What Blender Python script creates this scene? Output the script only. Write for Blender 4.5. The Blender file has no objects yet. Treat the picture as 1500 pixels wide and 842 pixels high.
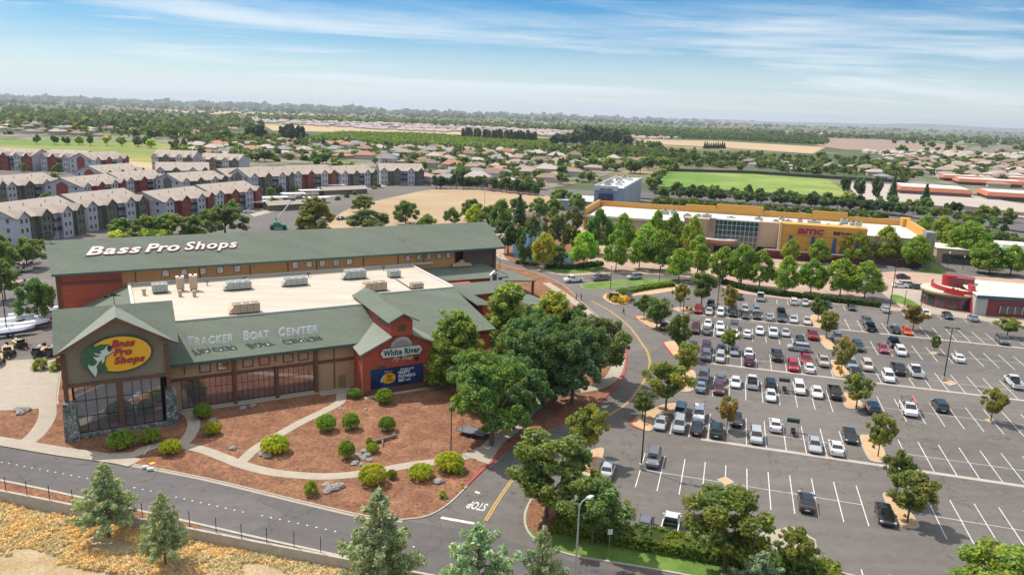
import bpy, math, random
import numpy as np
from mathutils import Vector, Matrix, Euler
random.seed(7)
SC = bpy.context.scene
COL = SC.collection
R = math.radians
PI = math.pi

# ------------------------------------------------------------ camera / world / sun
CAMH = 46.0
FPX, PITCH, ROLL = 1100.0, R(13.02), R(1.909)
cam = bpy.data.cameras.new('camera'); camo = bpy.data.objects.new('camera', cam); COL.objects.link(camo)
cam.sensor_width = 36.0; cam.lens = 36.0*FPX/1500.0
cam.clip_start = 1.0; cam.clip_end = 80000.0
camo.matrix_world = Matrix.Translation((0, 0, CAMH)) @ Matrix.Rotation(R(90)-PITCH, 4, 'X') @ Matrix.Rotation(ROLL, 4, 'Z')
SC.camera = camo

SUN_AZ, SUN_EL = 144.7, 57.0          # azimuth measured from +X towards +Y
sd = Vector((math.cos(R(SUN_AZ))*math.cos(R(SUN_EL)), math.sin(R(SUN_AZ))*math.cos(R(SUN_EL)), math.sin(R(SUN_EL))))
sun = bpy.data.lights.new('sun', 'SUN'); sun.energy = 4.2; sun.angle = R(0.5); sun.color = (1.0, 0.93, 0.82)
suno = bpy.data.objects.new('sun', sun); COL.objects.link(suno)
suno.rotation_euler = (-sd).to_track_quat('-Z', 'Y').to_euler()
SC.view_settings.view_transform = 'Standard'; SC.view_settings.look = 'None'
SC.view_settings.gamma = 1.0; SC.view_settings.use_curve_mapping = False
SC.view_settings.exposure = 0.30

world = bpy.data.worlds.new('World'); SC.world = world; world.use_nodes = True
def build_world():
    nt = world.node_tree; N = nt.nodes; L = nt.links; N.clear()
    out = N.new('ShaderNodeOutputWorld'); bg = N.new('ShaderNodeBackground'); bg.inputs[1].default_value = 0.12
    L.new(bg.outputs[0], out.inputs[0])
    sky = N.new('ShaderNodeTexSky'); sky.sky_type = 'NISHITA'; sky.sun_disc = False
    sky.sun_elevation = R(SUN_EL); sky.sun_rotation = R(90-SUN_AZ)
    sky.air_density = 1.0; sky.dust_density = 0.0; sky.ozone_density = 6.0; sky.altitude = 50
    hs = N.new('ShaderNodeHueSaturation'); hs.inputs['Saturation'].default_value = 1.5; hs.inputs['Value'].default_value = 0.70
    L.new(sky.outputs[0], hs.inputs['Color'])
    tc = N.new('ShaderNodeTexCoord'); sx = N.new('ShaderNodeSeparateXYZ'); L.new(tc.outputs['Generated'], sx.inputs[0])
    def M(op, a, b=None, c=False):
        m = N.new('ShaderNodeMath'); m.operation = op; m.use_clamp = c
        for i, v in enumerate((a, b)):
            if v is None: continue
            if isinstance(v, (int, float)): m.inputs[i].default_value = v
            else: L.new(v, m.inputs[i])
        return m.outputs[0]
    z = M('MAXIMUM', sx.outputs['Z'], 0.0); zz = M('ADD', z, 0.045)
    px = M('DIVIDE', sx.outputs['X'], zz); py = M('DIVIDE', sx.outputs['Y'], zz)
    def layer(a, sxv, syv, off, det, dist, scale):
        ca, sa = math.cos(R(a)), math.sin(R(a))
        rx = M('ADD', M('MULTIPLY', px, ca*sxv), M('MULTIPLY', py, sa*sxv))
        ry = M('ADD', M('MULTIPLY', px, -sa*syv), M('MULTIPLY', py, ca*syv))
        cx = N.new('ShaderNodeCombineXYZ'); L.new(rx, cx.inputs[0]); L.new(ry, cx.inputs[1]); cx.inputs[2].default_value = off
        n = N.new('ShaderNodeTexNoise'); n.inputs['Scale'].default_value = scale; n.inputs['Detail'].default_value = det
        n.inputs['Roughness'].default_value = 0.62; n.inputs['Distortion'].default_value = dist
        L.new(cx.outputs[0], n.inputs['Vector']); return n.outputs['Fac']
    def ramp(f, a, b, hi=1.0):
        r = N.new('ShaderNodeMapRange'); r.interpolation_type = 'SMOOTHSTEP'
        r.inputs['From Min'].default_value = a; r.inputs['From Max'].default_value = b; r.inputs['To Max'].default_value = hi
        L.new(f, r.inputs['Value']); return r.outputs[0]
    c1 = ramp(layer(12, 0.16, 0.34, 2.2, 11, 0.35, 1.0), 0.41, 0.66, 0.85)
    c2 = ramp(layer(6, 0.5, 1.3, 8.4, 11, 0.6, 1.0), 0.50, 0.78, 0.55)
    big = ramp(layer(10, 0.08, 0.14, 12.6, 3, 0.2, 1.0), 0.33, 0.52, 1.0)
    cl = M('MULTIPLY', M('MAXIMUM', c1, c2), big)
    # low veil of cloud and pale air near the horizon, thinning with elevation
    veil = N.new('ShaderNodeMapRange'); veil.interpolation_type = 'SMOOTHSTEP'
    veil.inputs['From Min'].default_value = 0.11; veil.inputs['From Max'].default_value = 0.0
    veil.inputs['To Min'].default_value = 0.0; veil.inputs['To Max'].default_value = 0.80
    L.new(z, veil.inputs['Value'])
    wisps = ramp(layer(2, 0.05, 0.5, 1.7, 6, 0.4, 1.0), 0.30, 0.62, 1.0)
    v2 = M('MULTIPLY', veil.outputs[0], M('ADD', M('MULTIPLY', wisps, 0.45), 0.55))
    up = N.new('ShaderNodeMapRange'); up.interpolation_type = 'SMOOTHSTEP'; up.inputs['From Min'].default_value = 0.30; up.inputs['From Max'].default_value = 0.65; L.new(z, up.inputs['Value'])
    high = M('MULTIPLY', up.outputs[0], ramp(layer(30, 0.5, 0.8, 6.1, 8, 0.6, 1.0), 0.25, 0.5, 0.8))   # unseen cloud added overhead to raise the ambient fill
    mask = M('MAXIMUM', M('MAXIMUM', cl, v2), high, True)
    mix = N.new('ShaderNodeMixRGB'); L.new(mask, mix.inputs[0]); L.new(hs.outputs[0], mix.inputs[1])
    cc = N.new('ShaderNodeMixRGB'); L.new(up.outputs[0], cc.inputs[0]); cc.inputs[1].default_value = (6.0, 6.55, 6.9, 1); cc.inputs[2].default_value = (8.6, 8.7, 8.8, 1); L.new(cc.outputs[0], mix.inputs[2])  # cloud colour made brighter towards the zenith for the same added fill
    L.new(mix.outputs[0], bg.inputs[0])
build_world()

# ------------------------------------------------------------ image pixel and site frame helpers
cp, sp_, cr, sr = math.cos(PITCH), math.sin(PITCH), math.cos(ROLL), math.sin(ROLL)
def G(px, py, z=0.0):
    """ground (or height z) point found by back-projecting an image pixel through the camera"""
    x = px-750.0; y = -(py-421.0)
    xr = cr*x-sr*y; yr = sr*x+cr*y
    r = Vector((xr, FPX*cp+yr*sp_, -FPX*sp_+yr*cp)); t = (z-CAMH)/r.z
    return Vector((r.x*t, r.y*t, z))
def proj(v):
    dz = v[2]-CAMH; f = v[1]*cp-dz*sp_; u = v[1]*sp_+dz*cp
    if f < 1: return (-9e9, -9e9)
    xr = v[0]/f*FPX; yr = u/f*FPX
    return (750+cr*xr+sr*yr, 421-(-sr*xr+cr*yr))
def depth(v): return v[1]*cp-(v[2]-CAMH)*sp_
AZ = R(-16.2); O2 = Vector((33.74, 88.50, 0)); LA = Vector((math.cos(AZ), math.sin(AZ), 0)); LB = Vector((-math.sin(AZ), math.cos(AZ), 0))
def S(s, t, z=0.0): return O2+LA*s+LB*t+Vector((0, 0, z))       # parking-lot frame
def ST(p): d = Vector(p)-O2; return d.dot(LA), d.dot(LB)
TH = R(28.8); OB = Vector((-37.95, 113.78, 0))
BU = Vector((math.cos(TH), math.sin(TH), 0)); BV = Vector((-math.sin(TH), math.cos(TH), 0))
def BW(u, v, z=0.0): return OB+BU*u+BV*v+Vector((0, 0, z))        # store frame
def inpoly(x, y, P):
    c = False; j = len(P)-1
    for i in range(len(P)):
        if (P[i][1] > y) != (P[j][1] > y) and x < (P[j][0]-P[i][0])*(y-P[i][1])/(P[j][1]-P[i][1]+1e-12)+P[i][0]: c = not c
        j = i
    return c

# ------------------------------------------------------------ materials
MATS = {}
def mat(name, col, rough=0.8, var=0.0, vs=1.0, bump=0.0, bs=8.0, metal=0.0, objcol=False, coat=0.0, var2=0.0, vs2=0.1, spec=0.5, stretch=None):
    if name in MATS: return MATS[name]
    m = bpy.data.materials.new(name); m.use_nodes = True; nt = m.node_tree; N = nt.nodes; L = nt.links
    b = N['Principled BSDF']; b.inputs['Roughness'].default_value = rough; b.inputs['Metallic'].default_value = metal
    b.inputs['Specular IOR Level'].default_value = spec
    if coat: b.inputs['Coat Weight'].default_value = coat; b.inputs['Coat Roughness'].default_value = 0.05
    if objcol:
        oi = N.new('ShaderNodeObjectInfo'); src = oi.outputs['Color']
    else:
        rg = N.new('ShaderNodeRGB'); rg.outputs[0].default_value = (*col, 1); src = rg.outputs[0]
    geo = None
    def noise(scale, det=5):
        nonlocal geo
        if geo is None:
            g = N.new('ShaderNodeNewGeometry'); geo = g.outputs['Position']
            if stretch:
                mp = N.new('ShaderNodeMapping'); mp.inputs['Rotation'].default_value = (0, 0, stretch[3]); mp.inputs['Scale'].default_value = stretch[:3]
                L.new(geo, mp.inputs['Vector']); geo = mp.outputs[0]
        n = N.new('ShaderNodeTexNoise'); n.inputs['Scale'].default_value = scale; n.inputs['Detail'].default_value = det; n.inputs['Roughness'].default_value = 0.65
        L.new(geo, n.inputs['Vector']); return n.outputs['Fac']
    for amt, sc in ((var, vs), (var2, vs2)):
        if amt:
            mr = N.new('ShaderNodeMapRange'); mr.inputs['From Min'].default_value = 0.28; mr.inputs['From Max'].default_value = 0.72
            mr.inputs['To Min'].default_value = 1-amt; mr.inputs['To Max'].default_value = 1+amt; L.new(noise(sc), mr.inputs['Value'])
            mm = N.new('ShaderNodeVectorMath'); mm.operation = 'SCALE'; L.new(src, mm.inputs[0]); L.new(mr.outputs[0], mm.inputs['Scale']); src = mm.outputs[0]
    L.new(src, b.inputs['Base Color'])
    if bump:
        bn = N.new('ShaderNodeBump'); bn.inputs['Strength'].default_value = bump; bn.inputs['Distance'].default_value = 0.1
        L.new(noise(bs, 4), bn.inputs['Height']); L.new(bn.outputs[0], b.inputs['Normal'])
    MATS[name] = m; return m
def nodes_of(m): return m.node_tree.nodes, m.node_tree.links, m.node_tree.nodes['Principled BSDF']

def two_tone(name, c1, c2, scale, lo=0.42, hi=0.58, rough=0.95, fine=0.25, fs=3.0, c3=None, bump=0.0, stretch=None, det=6):
    m = bpy.data.materials.new(name); m.use_nodes = True; N, L, b = nodes_of(m); b.inputs['Roughness'].default_value = rough
    b.inputs['Specular IOR Level'].default_value = 0.25
    g = N.new('ShaderNodeNewGeometry'); mp = N.new('ShaderNodeMapping'); L.new(g.outputs['Position'], mp.inputs['Vector'])
    if stretch: mp.inputs['Rotation'].default_value = (0, 0, stretch[3]); mp.inputs['Scale'].default_value = stretch[:3]
    n = N.new('ShaderNodeTexNoise'); n.inputs['Scale'].default_value = scale; n.inputs['Detail'].default_value = det; n.inputs['Roughness'].default_value = 0.6
    L.new(mp.outputs[0], n.inputs['Vector'])
    r = N.new('ShaderNodeValToRGB'); L.new(n.outputs['Fac'], r.inputs[0])
    r.color_ramp.elements[0].position = lo; r.color_ramp.elements[0].color = (*c1, 1)
    r.color_ramp.elements[1].position = hi; r.color_ramp.elements[1].color = (*c2, 1)
    if c3:
        e = r.color_ramp.elements.new(min(0.98, hi+0.12)); e.color = (*c3, 1)
    n2 = N.new('ShaderNodeTexNoise'); n2.inputs['Scale'].default_value = fs; n2.inputs['Detail'].default_value = 6; n2.inputs['Roughness'].default_value = 0.75
    L.new(g.outputs['Position'], n2.inputs['Vector'])
    mr = N.new('ShaderNodeMapRange'); mr.inputs['From Min'].default_value = 0.3; mr.inputs['From Max'].default_value = 0.7
    mr.inputs['To Min'].default_value = 1-fine; mr.inputs['To Max'].default_value = 1+fine; L.new(n2.outputs['Fac'], mr.inputs['Value'])
    mm = N.new('ShaderNodeVectorMath'); mm.operation = 'SCALE'; L.new(r.outputs[0], mm.inputs[0]); L.new(mr.outputs[0], mm.inputs['Scale'])
    L.new(mm.outputs[0], b.inputs['Base Color'])
    if bump:
        bn = N.new('ShaderNodeBump'); bn.inputs['Strength'].default_value = bump; bn.inputs['Distance'].default_value = 0.15
        L.new(n2.outputs['Fac'], bn.inputs['Height']); L.new(bn.outputs[0], b.inputs['Normal'])
    MATS[name] = m; return m

def asphalt(name, base, warm):
    m = bpy.data.materials.new(name); m.use_nodes = True; N, L, b = nodes_of(m); b.inputs['Roughness'].default_value = 0.9; b.inputs['Specular IOR Level'].default_value = 0.25
    g = N.new('ShaderNodeNewGeometry'); P = g.outputs['Position']
    def nz(scale, det, rough=0.6, map_=None):
        n = N.new('ShaderNodeTexNoise'); n.inputs['Scale'].default_value = scale; n.inputs['Detail'].default_value = det; n.inputs['Roughness'].default_value = rough
        if map_:
            mp = N.new('ShaderNodeMapping'); mp.inputs['Rotation'].default_value = (0, 0, map_[2]); mp.inputs['Scale'].default_value = (map_[0], map_[1], 1)
            L.new(P, mp.inputs['Vector']); L.new(mp.outputs[0], n.inputs['Vector'])
        else: L.new(P, n.inputs['Vector'])
        return n.outputs['Fac']
    def mul(a, b_):
        x = N.new('ShaderNodeMath'); x.operation = 'MULTIPLY'; L.new(a, x.inputs[0]); L.new(b_, x.inputs[1]); return x.outputs[0]
    def mr(f, a, b_, lo, hi):
        x = N.new('ShaderNodeMapRange'); x.inputs['From Min'].default_value = a; x.inputs['From Max'].default_value = b_; x.inputs['To Min'].default_value = lo; x.inputs['To Max'].default_value = hi
        L.new(f, x.inputs['Value']); return x.outputs[0]
    f = mul(mr(nz(0.035, 4), 0.3, 0.7, 0.86, 1.12), mr(nz(0.6, 6, 0.7), 0.3, 0.7, 0.9, 1.1))
    f = mul(f, mr(nz(1.0, 5, 0.6, (0.05, 0.55, -AZ)), 0.3, 0.7, 0.9, 1.09))
    f = mul(f, mr(nz(9, 3, 0.8), 0.3, 0.7, 0.93, 1.07))
    # tar-filled cracks
    v = N.new('ShaderNodeTexVoronoi'); v.feature = 'DISTANCE_TO_EDGE'; v.inputs['Scale'].default_value = 0.055
    wv = N.new('ShaderNodeMixRGB'); wv.inputs[0].default_value = 0.25
    wn = N.new('ShaderNodeTexNoise'); wn.inputs['Scale'].default_value = 0.35; wn.inputs['Detail'].default_value = 5; L.new(P, wn.inputs['Vector'])
    sc = N.new('ShaderNodeVectorMath'); sc.operation = 'SCALE'; sc.inputs['Scale'].default_value = 7.0; L.new(wn.outputs['Color'], sc.inputs[0])
    ad = N.new('ShaderNodeVectorMath'); ad.operation = 'ADD'; L.new(P, ad.inputs[0]); L.new(sc.outputs[0], ad.inputs[1]); L.new(ad.outputs[0], v.inputs['Vector'])
    f = mul(f, mr(v.outputs['Distance'], 0.002, 0.007, 0.70, 1.0))
    # repaved panels
    vp = N.new('ShaderNodeTexVoronoi'); vp.distance = 'CHEBYCHEV'; vp.inputs['Scale'].default_value = 0.035
    mpv = N.new('ShaderNodeMapping'); mpv.inputs['Rotation'].default_value = (0, 0, -AZ); mpv.inputs['Scale'].default_value = (0.6, 1.4, 1); L.new(P, mpv.inputs['Vector']); L.new(mpv.outputs[0], vp.inputs['Vector'])
    spx = N.new('ShaderNodeSeparateColor'); L.new(vp.outputs['Color'], spx.inputs[0]); f = mul(f, mr(spx.outputs[0], 0, 1, 0.88, 1.08))
    # oil drips and stains
    st = nz(0.8, 2, 0.5); f = mul(f, mr(st, 0.64, 0.74, 1.0, 0.66))
    rg = N.new('ShaderNodeRGB'); rg.outputs[0].default_value = (*warm, 1)
    mm = N.new('ShaderNodeVectorMath'); mm.operation = 'SCALE'; L.new(rg.outputs[0], mm.inputs[0]); L.new(f, mm.inputs['Scale'])
    L.new(mm.outputs[0], b.inputs['Base Color'])
    MATS[name] = m; return m

M_asph = asphalt('asphalt', 0, (0.150, 0.136, 0.126))
M_road = asphalt('road_asphalt', 0, (0.126, 0.116, 0.116))
M_conc = mat('concrete', (0.36, 0.31, 0.25), 0.9, 0.10, 0.5, 0.15, 6, var2=0.08, vs2=3)
M_kerb = mat('kerb_concrete', (0.40, 0.36, 0.30), 0.9, 0.15, 1.5)
M_redk = mat('red_kerb_paint', (0.36, 0.055, 0.05), 0.7, 0.25, 3)
M_swale = mat('swale_concrete', (0.40, 0.35, 0.31), 0.9, 0.12, 0.8)
M_white = mat('white_line_paint', (0.58, 0.57, 0.55), 0.7, 0.22, 3, var2=0.22, vs2=0.5)
M_yellow = mat('yellow_line_paint', (0.50, 0.31, 0.08), 0.7, 0.2, 2)
M_mulch = two_tone('mulch', (0.18, 0.083, 0.048), (0.26, 0.128, 0.072), 0.35, 0.38, 0.62, fine=0.6, fs=2.2, c3=(0.33, 0.18, 0.10), bump=0.9)
M_sand = mat('decomposed_granite', (0.50, 0.33, 0.19), 0.95, 0.15, 1.0, 0.3, 8, var2=0.12, vs2=6)
M_grass = two_tone('lawn_grass', (0.085, 0.16, 0.030), (0.15, 0.23, 0.045), 0.25, 0.38, 0.62, fine=0.3, fs=5, bump=0.5)
M_dry = two_tone('dry_grass_ground', (0.38, 0.28, 0.15), (0.45, 0.35, 0.22), 0.25, 0.4, 0.6, fine=0.4, fs=4, bump=0.9)
M_plaza = mat('plaza_paving', (0.40, 0.28, 0.215), 0.9, 0.16, 0.3, var2=0.1, vs2=2)
M_shingle = mat('green_shingles', (0.118, 0.142, 0.108), 0.9, 0.14, 0.12, 0.35, 7, var2=0.20, vs2=2.2, stretch=(0.35, 3.0, 3.0, -TH))
M_trim = mat('green_fascia', (0.05, 0.10, 0.085), 0.6)
M_red = mat('red_boarding', (0.40, 0.075, 0.042), 0.75, 0.16, 0.5, 0.3, 2, var2=0.12, vs2=4, stretch=(0.3, 0.3, 6.0, 0))
M_tan = mat('tan_stucco', (0.42, 0.27, 0.155), 0.85, 0.08, 0.4, var2=0.05, vs2=4)
M_ochre = mat('ochre_boarding', (0.46, 0.235, 0.085), 0.8, 0.08, 0.6, var2=0.06, vs2=4)
M_sage = mat('sage_boarding', (0.20, 0.175, 0.125), 0.85, 0.12, 1.2, 0.3, 3, var2=0.10, vs2=5, stretch=(0.4, 0.4, 7.0, 0))
M_brown = mat('brown_timber', (0.13, 0.06, 0.035), 0.75, 0.2, 2)
M_membrane = mat('white_roof_membrane', (0.47, 0.415, 0.34), 0.8, 0.13, 0.22, var2=0.10, vs2=1.4, stretch=(0.2, 1.6, 1, -TH))
M_parapet = mat('pale_flashing', (0.62, 0.60, 0.56), 0.5)
M_stone = None
def stone():
    m = bpy.data.materials.new('river_stone'); m.use_nodes = True; N, L, b = nodes_of(m); b.inputs['Roughness'].default_value = 0.85
    g = N.new('ShaderNodeNewGeometry'); v = N.new('ShaderNodeTexVoronoi'); v.inputs['Scale'].default_value = 2.3; L.new(g.outputs['Position'], v.inputs['Vector'])
    r = N.new('ShaderNodeValToRGB'); sx = N.new('ShaderNodeSeparateColor'); L.new(v.outputs['Color'], sx.inputs[0]); L.new(sx.outputs[0], r.inputs[0])
    r.color_ramp.elements[0].color = (0.08, 0.10, 0.10, 1); r.color_ramp.elements[1].color = (0.33, 0.35, 0.32, 1)
    e = v2 = N.new('ShaderNodeTexVoronoi'); v2.feature = 'DISTANCE_TO_EDGE'; v2.inputs['Scale'].default_value = 2.3; L.new(g.outputs['Position'], v2.inputs['Vector'])
    mr = N.new('ShaderNodeMapRange'); mr.inputs['From Max'].default_value = 0.12; mr.inputs['To Min'].default_value = 0.25; L.new(v2.outputs['Distance'], mr.inputs['Value'])
    mm = N.new('ShaderNodeVectorMath'); mm.operation = 'SCALE'; L.new(r.outputs[0], mm.inputs[0]); L.new(mr.outputs[0], mm.inputs['Scale']); L.new(mm.outputs[0], b.inputs['Base Color'])
    bn = N.new('ShaderNodeBump'); bn.inputs['Strength'].default_value = 1; bn.inputs['Distance'].default_value = 0.2; L.new(v2.outputs['Distance'], bn.inputs['Height']); L.new(bn.outputs[0], b.inputs['Normal'])
    return m
M_stone = stone()
M_glass = mat('window_glass', (0.03, 0.04, 0.05), 0.04, spec=1.0)
M_glass2 = mat('store_glass', (0.36, 0.30, 0.29), 0.05, metal=0.75, spec=1.0)
M_glass3 = mat('tower_glass', (0.30, 0.31, 0.33), 0.04, metal=0.75, spec=1.0)
M_dkgl = mat('car_glass', (0.012, 0.015, 0.018), 0.05, spec=0.9)
M_paint = mat('car_paint', (1, 1, 1), 0.22, objcol=True, coat=0.8)
M_tyre = mat('tyre_rubber', (0.02, 0.02, 0.02), 0.9)
M_rim = mat('alloy_rim', (0.35, 0.35, 0.36), 0.35, metal=0.7)
M_black = mat('black_plastic', (0.02, 0.02, 0.022), 0.5)
M_lampw = mat('clear_lamp', (0.7, 0.72, 0.75), 0.15, spec=0.8)
M_lampr = mat('red_lamp', (0.30, 0.012, 0.012), 0.2)
M_bronze = mat('bronze_metal', (0.035, 0.028, 0.028), 0.5, metal=0.3)
M_galv = mat('galvanised_metal', (0.42, 0.43, 0.44), 0.45, metal=0.5)
M_hvac = mat('unit_grey', (0.36, 0.38, 0.35), 0.6, 0.08, 3)
M_hvact = mat('unit_tan', (0.50, 0.36, 0.25), 0.7, 0.1, 3)
M_wht = mat('white_paint', (0.72, 0.72, 0.72), 0.5)
M_bark = mat('bark', (0.13, 0.095, 0.07), 0.95, 0.2, 5, 0.5, 8)
M_rock = mat('boulder_stone', (0.26, 0.24, 0.22), 0.9, 0.3, 2.5, 0.6, 5)
M_obj = mat('painted_surface', (1, 1, 1), 0.75, 0.06, 1.0, objcol=True)
M_roofobj = mat('tiled_roof', (1, 1, 1), 0.9, 0.12, 0.8, 0.2, 5, objcol=True)
M_skin = mat('skin', (0.42, 0.24, 0.17), 0.6)
def water():
    m = bpy.data.materials.new('pond_water'); m.use_nodes = True; N, L, b = nodes_of(m)
    b.inputs['Base Color'].default_value = (0.03, 0.05, 0.045, 1); b.inputs['Roughness'].default_value = 0.18; b.inputs['Specular IOR Level'].default_value = 1
    g = N.new('ShaderNodeNewGeometry'); n = N.new('ShaderNodeTexNoise'); n.inputs['Scale'].default_value = 1.2; n.inputs['Detail'].default_value = 4; L.new(g.outputs['Position'], n.inputs['Vector'])
    bn = N.new('ShaderNodeBump'); bn.inputs['Strength'].default_value = 0.25; bn.inputs['Distance'].default_value = 0.1; L.new(n.outputs['Fac'], bn.inputs['Height']); L.new(bn.outputs[0], b.inputs['Normal'])
    return m
M_water = water()
def leafmat(name, trans=0.22, warm=(1.5, 1.15, 0.7)):
    m = bpy.data.materials.new(name); m.use_nodes = True; nt = m.node_tree; N = nt.nodes; L = nt.links; N.clear()
    out = N.new('ShaderNodeOutputMaterial'); oi = N.new('ShaderNodeObjectInfo'); g = N.new('ShaderNodeNewGeometry')
    mr = N.new('ShaderNodeMapRange'); mr.inputs['To Min'].default_value = 0.55; mr.inputs['To Max'].default_value = 1.45; L.new(g.outputs['Random Per Island'], mr.inputs['Value'])
    mm = N.new('ShaderNodeVectorMath'); mm.operation = 'SCALE'; L.new(oi.outputs['Color'], mm.inputs[0]); L.new(mr.outputs[0], mm.inputs['Scale'])
    wm = N.new('ShaderNodeVectorMath'); wm.operation = 'MULTIPLY'; wm.inputs[1].default_value = warm; L.new(mm.outputs[0], wm.inputs[0])
    tn = N.new('ShaderNodeTexNoise'); tn.inputs['Scale'].default_value = 0.35; tn.inputs['Detail'].default_value = 4; L.new(g.outputs['Position'], tn.inputs['Vector'])
    tr = N.new('ShaderNodeMapRange'); tr.inputs['From Min'].default_value = 0.42; tr.inputs['From Max'].default_value = 0.62; L.new(tn.outputs['Fac'], tr.inputs['Value'])
    mx = N.new('ShaderNodeMixRGB'); L.new(tr.outputs[0], mx.inputs[0]); L.new(mm.outputs[0], mx.inputs[1]); L.new(wm.outputs[0], mx.inputs[2])
    d = N.new('ShaderNodeBsdfPrincipled'); d.inputs['Roughness'].default_value = 0.55; d.inputs['Specular IOR Level'].default_value = 0.3; L.new(mx.outputs[0], d.inputs['Base Color'])
    t = N.new('ShaderNodeBsdfTranslucent'); t2 = N.new('ShaderNodeVectorMath'); t2.operation = 'MULTIPLY'; t2.inputs[1].default_value = (1.6, 1.7, 0.7); L.new(mx.outputs[0], t2.inputs[0]); L.new(t2.outputs[0], t.inputs[0])
    ms = N.new('ShaderNodeMixShader'); ms.inputs[0].default_value = trans; L.new(d.outputs[0], ms.inputs[1]); L.new(t.outputs[0], ms.inputs[2]); L.new(ms.outputs[0], out.inputs[0])
    MATS[name] = m; return m
M_leaf = leafmat('leaves', 0.42)
M_leafl = leafmat('lot_tree_leaves', 0.42, (1.45, 1.1, 0.7))
M_need = leafmat('needles', 0.3, (1.15, 1.05, 0.9))
M_straw = leafmat('straw_blades', 0.2, (1.25, 1.1, 0.9))

# ------------------------------------------------------------ mesh builder
class MB:
    def __init__(s): s.v = []; s.f = []; s.m = []; s.cm = 0; s.pc = []
    def add(s, vs, fs):
        o = len(s.v); s.pc.append((o, len(s.f))); s.v += [tuple(v) for v in vs]
        for f in fs: s.f.append(tuple(i+o for i in f)); s.m.append(s.cm)
        return s
    def box(s, x0, x1, y0, y1, z0, z1):
        return s.add([(x0, y0, z0), (x1, y0, z0), (x1, y1, z0), (x0, y1, z0), (x0, y0, z1), (x1, y0, z1), (x1, y1, z1), (x0, y1, z1)],
                     [(0, 3, 2, 1), (4, 5, 6, 7), (0, 1, 5, 4), (1, 2, 6, 5), (2, 3, 7, 6), (3, 0, 4, 7)])
    def hexa(s, P): return s.add(P, [(0, 3, 2, 1), (4, 5, 6, 7), (0, 1, 5, 4), (1, 2, 6, 5), (2, 3, 7, 6), (3, 0, 4, 7)])
    def prism(s, poly, z0, z1, bottom=True):
        n = len(poly)
        a = sum(poly[i][0]*poly[(i+1) % n][1]-poly[(i+1) % n][0]*poly[i][1] for i in range(n))
        if a < 0: poly = poly[::-1]
        vs = [(p[0], p[1], z0) for p in poly]+[(p[0], p[1], z1) for p in poly]
        fs = [tuple(range(n, 2*n))]+[(i, (i+1) % n, n+(i+1) % n, n+i) for i in range(n)]
        if bottom: fs.append(tuple(range(n-1, -1, -1)))
        return s.add(vs, fs)
    def slabpoly(s, pts, th):
        """3-D planar polygon given thickness th along its normal (downwards)"""
        P = [Vector(p) for p in pts]; nrm = (P[1]-P[0]).cross(P[2]-P[0]).normalized()
        if nrm.z < 0: P = P[::-1]; nrm = -nrm
        n = len(P); vs = P+[p-nrm*th for p in P]
        return s.add(vs, [tuple(range(n)), tuple(range(2*n-1, n-1, -1))]+[((i+1) % n, i, n+i, n+(i+1) % n) for i in range(n)])
    def tube(s, p0, p1, r0, r1=None, n=8, caps=True):
        p0 = Vector(p0); p1 = Vector(p1); r1 = r0 if r1 is None else r1; d = (p1-p0).normalized()
        a = d.orthogonal().normalized(); b = d.cross(a); vs = []
        for p, r in ((p0, r0), (p1, r1)):
            for i in range(n): t = 2*PI*i/n; vs.append(p+(a*math.cos(t)+b*math.sin(t))*r)
        fs = [(i, (i+1) % n, n+(i+1) % n, n+i) for i in range(n)]
        if caps: fs += [tuple(range(n-1, -1, -1)), tuple(range(n, 2*n))]
        return s.add(vs, fs)
    def each(s, name, m, parent=None):
        first = None
        for (a, b), (c, d) in s.pieces():
            q = MB(); q.v = s.v[a:b]; q.f = [tuple(i-a for i in f) for f in s.f[c:d]]; q.m = [0]*len(q.f); o = q.build(name, m, parent); first = first or o
        return first
    def pieces(s):
        P = s.pc+[(len(s.v), len(s.f))]; return [((P[i][0], P[i+1][0]), (P[i][1], P[i+1][1])) for i in range(len(P)-1)]
    def build(s, name, mats, parent=None, smooth=False, loc=None):
        me = bpy.data.meshes.new(name); me.from_pydata(s.v, [], s.f)
        for m in (mats if isinstance(mats, (list, tuple)) else [mats]): me.materials.append(m)
        if any(s.m): me.polygons.foreach_set('material_index', s.m)
        if smooth: me.polygons.foreach_set('use_smooth', [True]*len(me.polygons))
        me.update(); o = bpy.data.objects.new(name, me); COL.objects.link(o)
        if parent: o.parent = parent
        if loc: o.location = loc
        return o
def box(name, dims, m, parent=None): return MB().box(*dims).build(name, m, parent)
def tag(o, label=None, cat=None, group=None, kind=None):
    if label: o['label'] = label
    if cat: o['category'] = cat
    if group: o['group'] = group
    if kind: o['kind'] = kind
    return o
def empty(name, loc, rz, label, cat, group=None):
    o = bpy.data.objects.new(name, None); COL.objects.link(o); o.location = loc; o.rotation_euler = (0, 0, rz); o.empty_display_size = 0.2
    return tag(o, label, cat, group)
def copy_tree(o, parent=None):
    c = o.copy(); COL.objects.link(c); c.parent = parent
    for ch in KIDS(o): copy_tree(ch, c)
    return c
_k = {}
def KIDS(o):
    if o.name not in _k or True: return [x for x in o.children]
def place(o, loc, rz=0.0, sc=None, label=None, group=None):
    o.location = loc; o.rotation_euler = (0, 0, rz)
    if sc is not None: o.scale = sc if isinstance(sc, (tuple, list)) else (sc, sc, sc)
    if label: o['label'] = label
    if group: o['group'] = group
    return o
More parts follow.
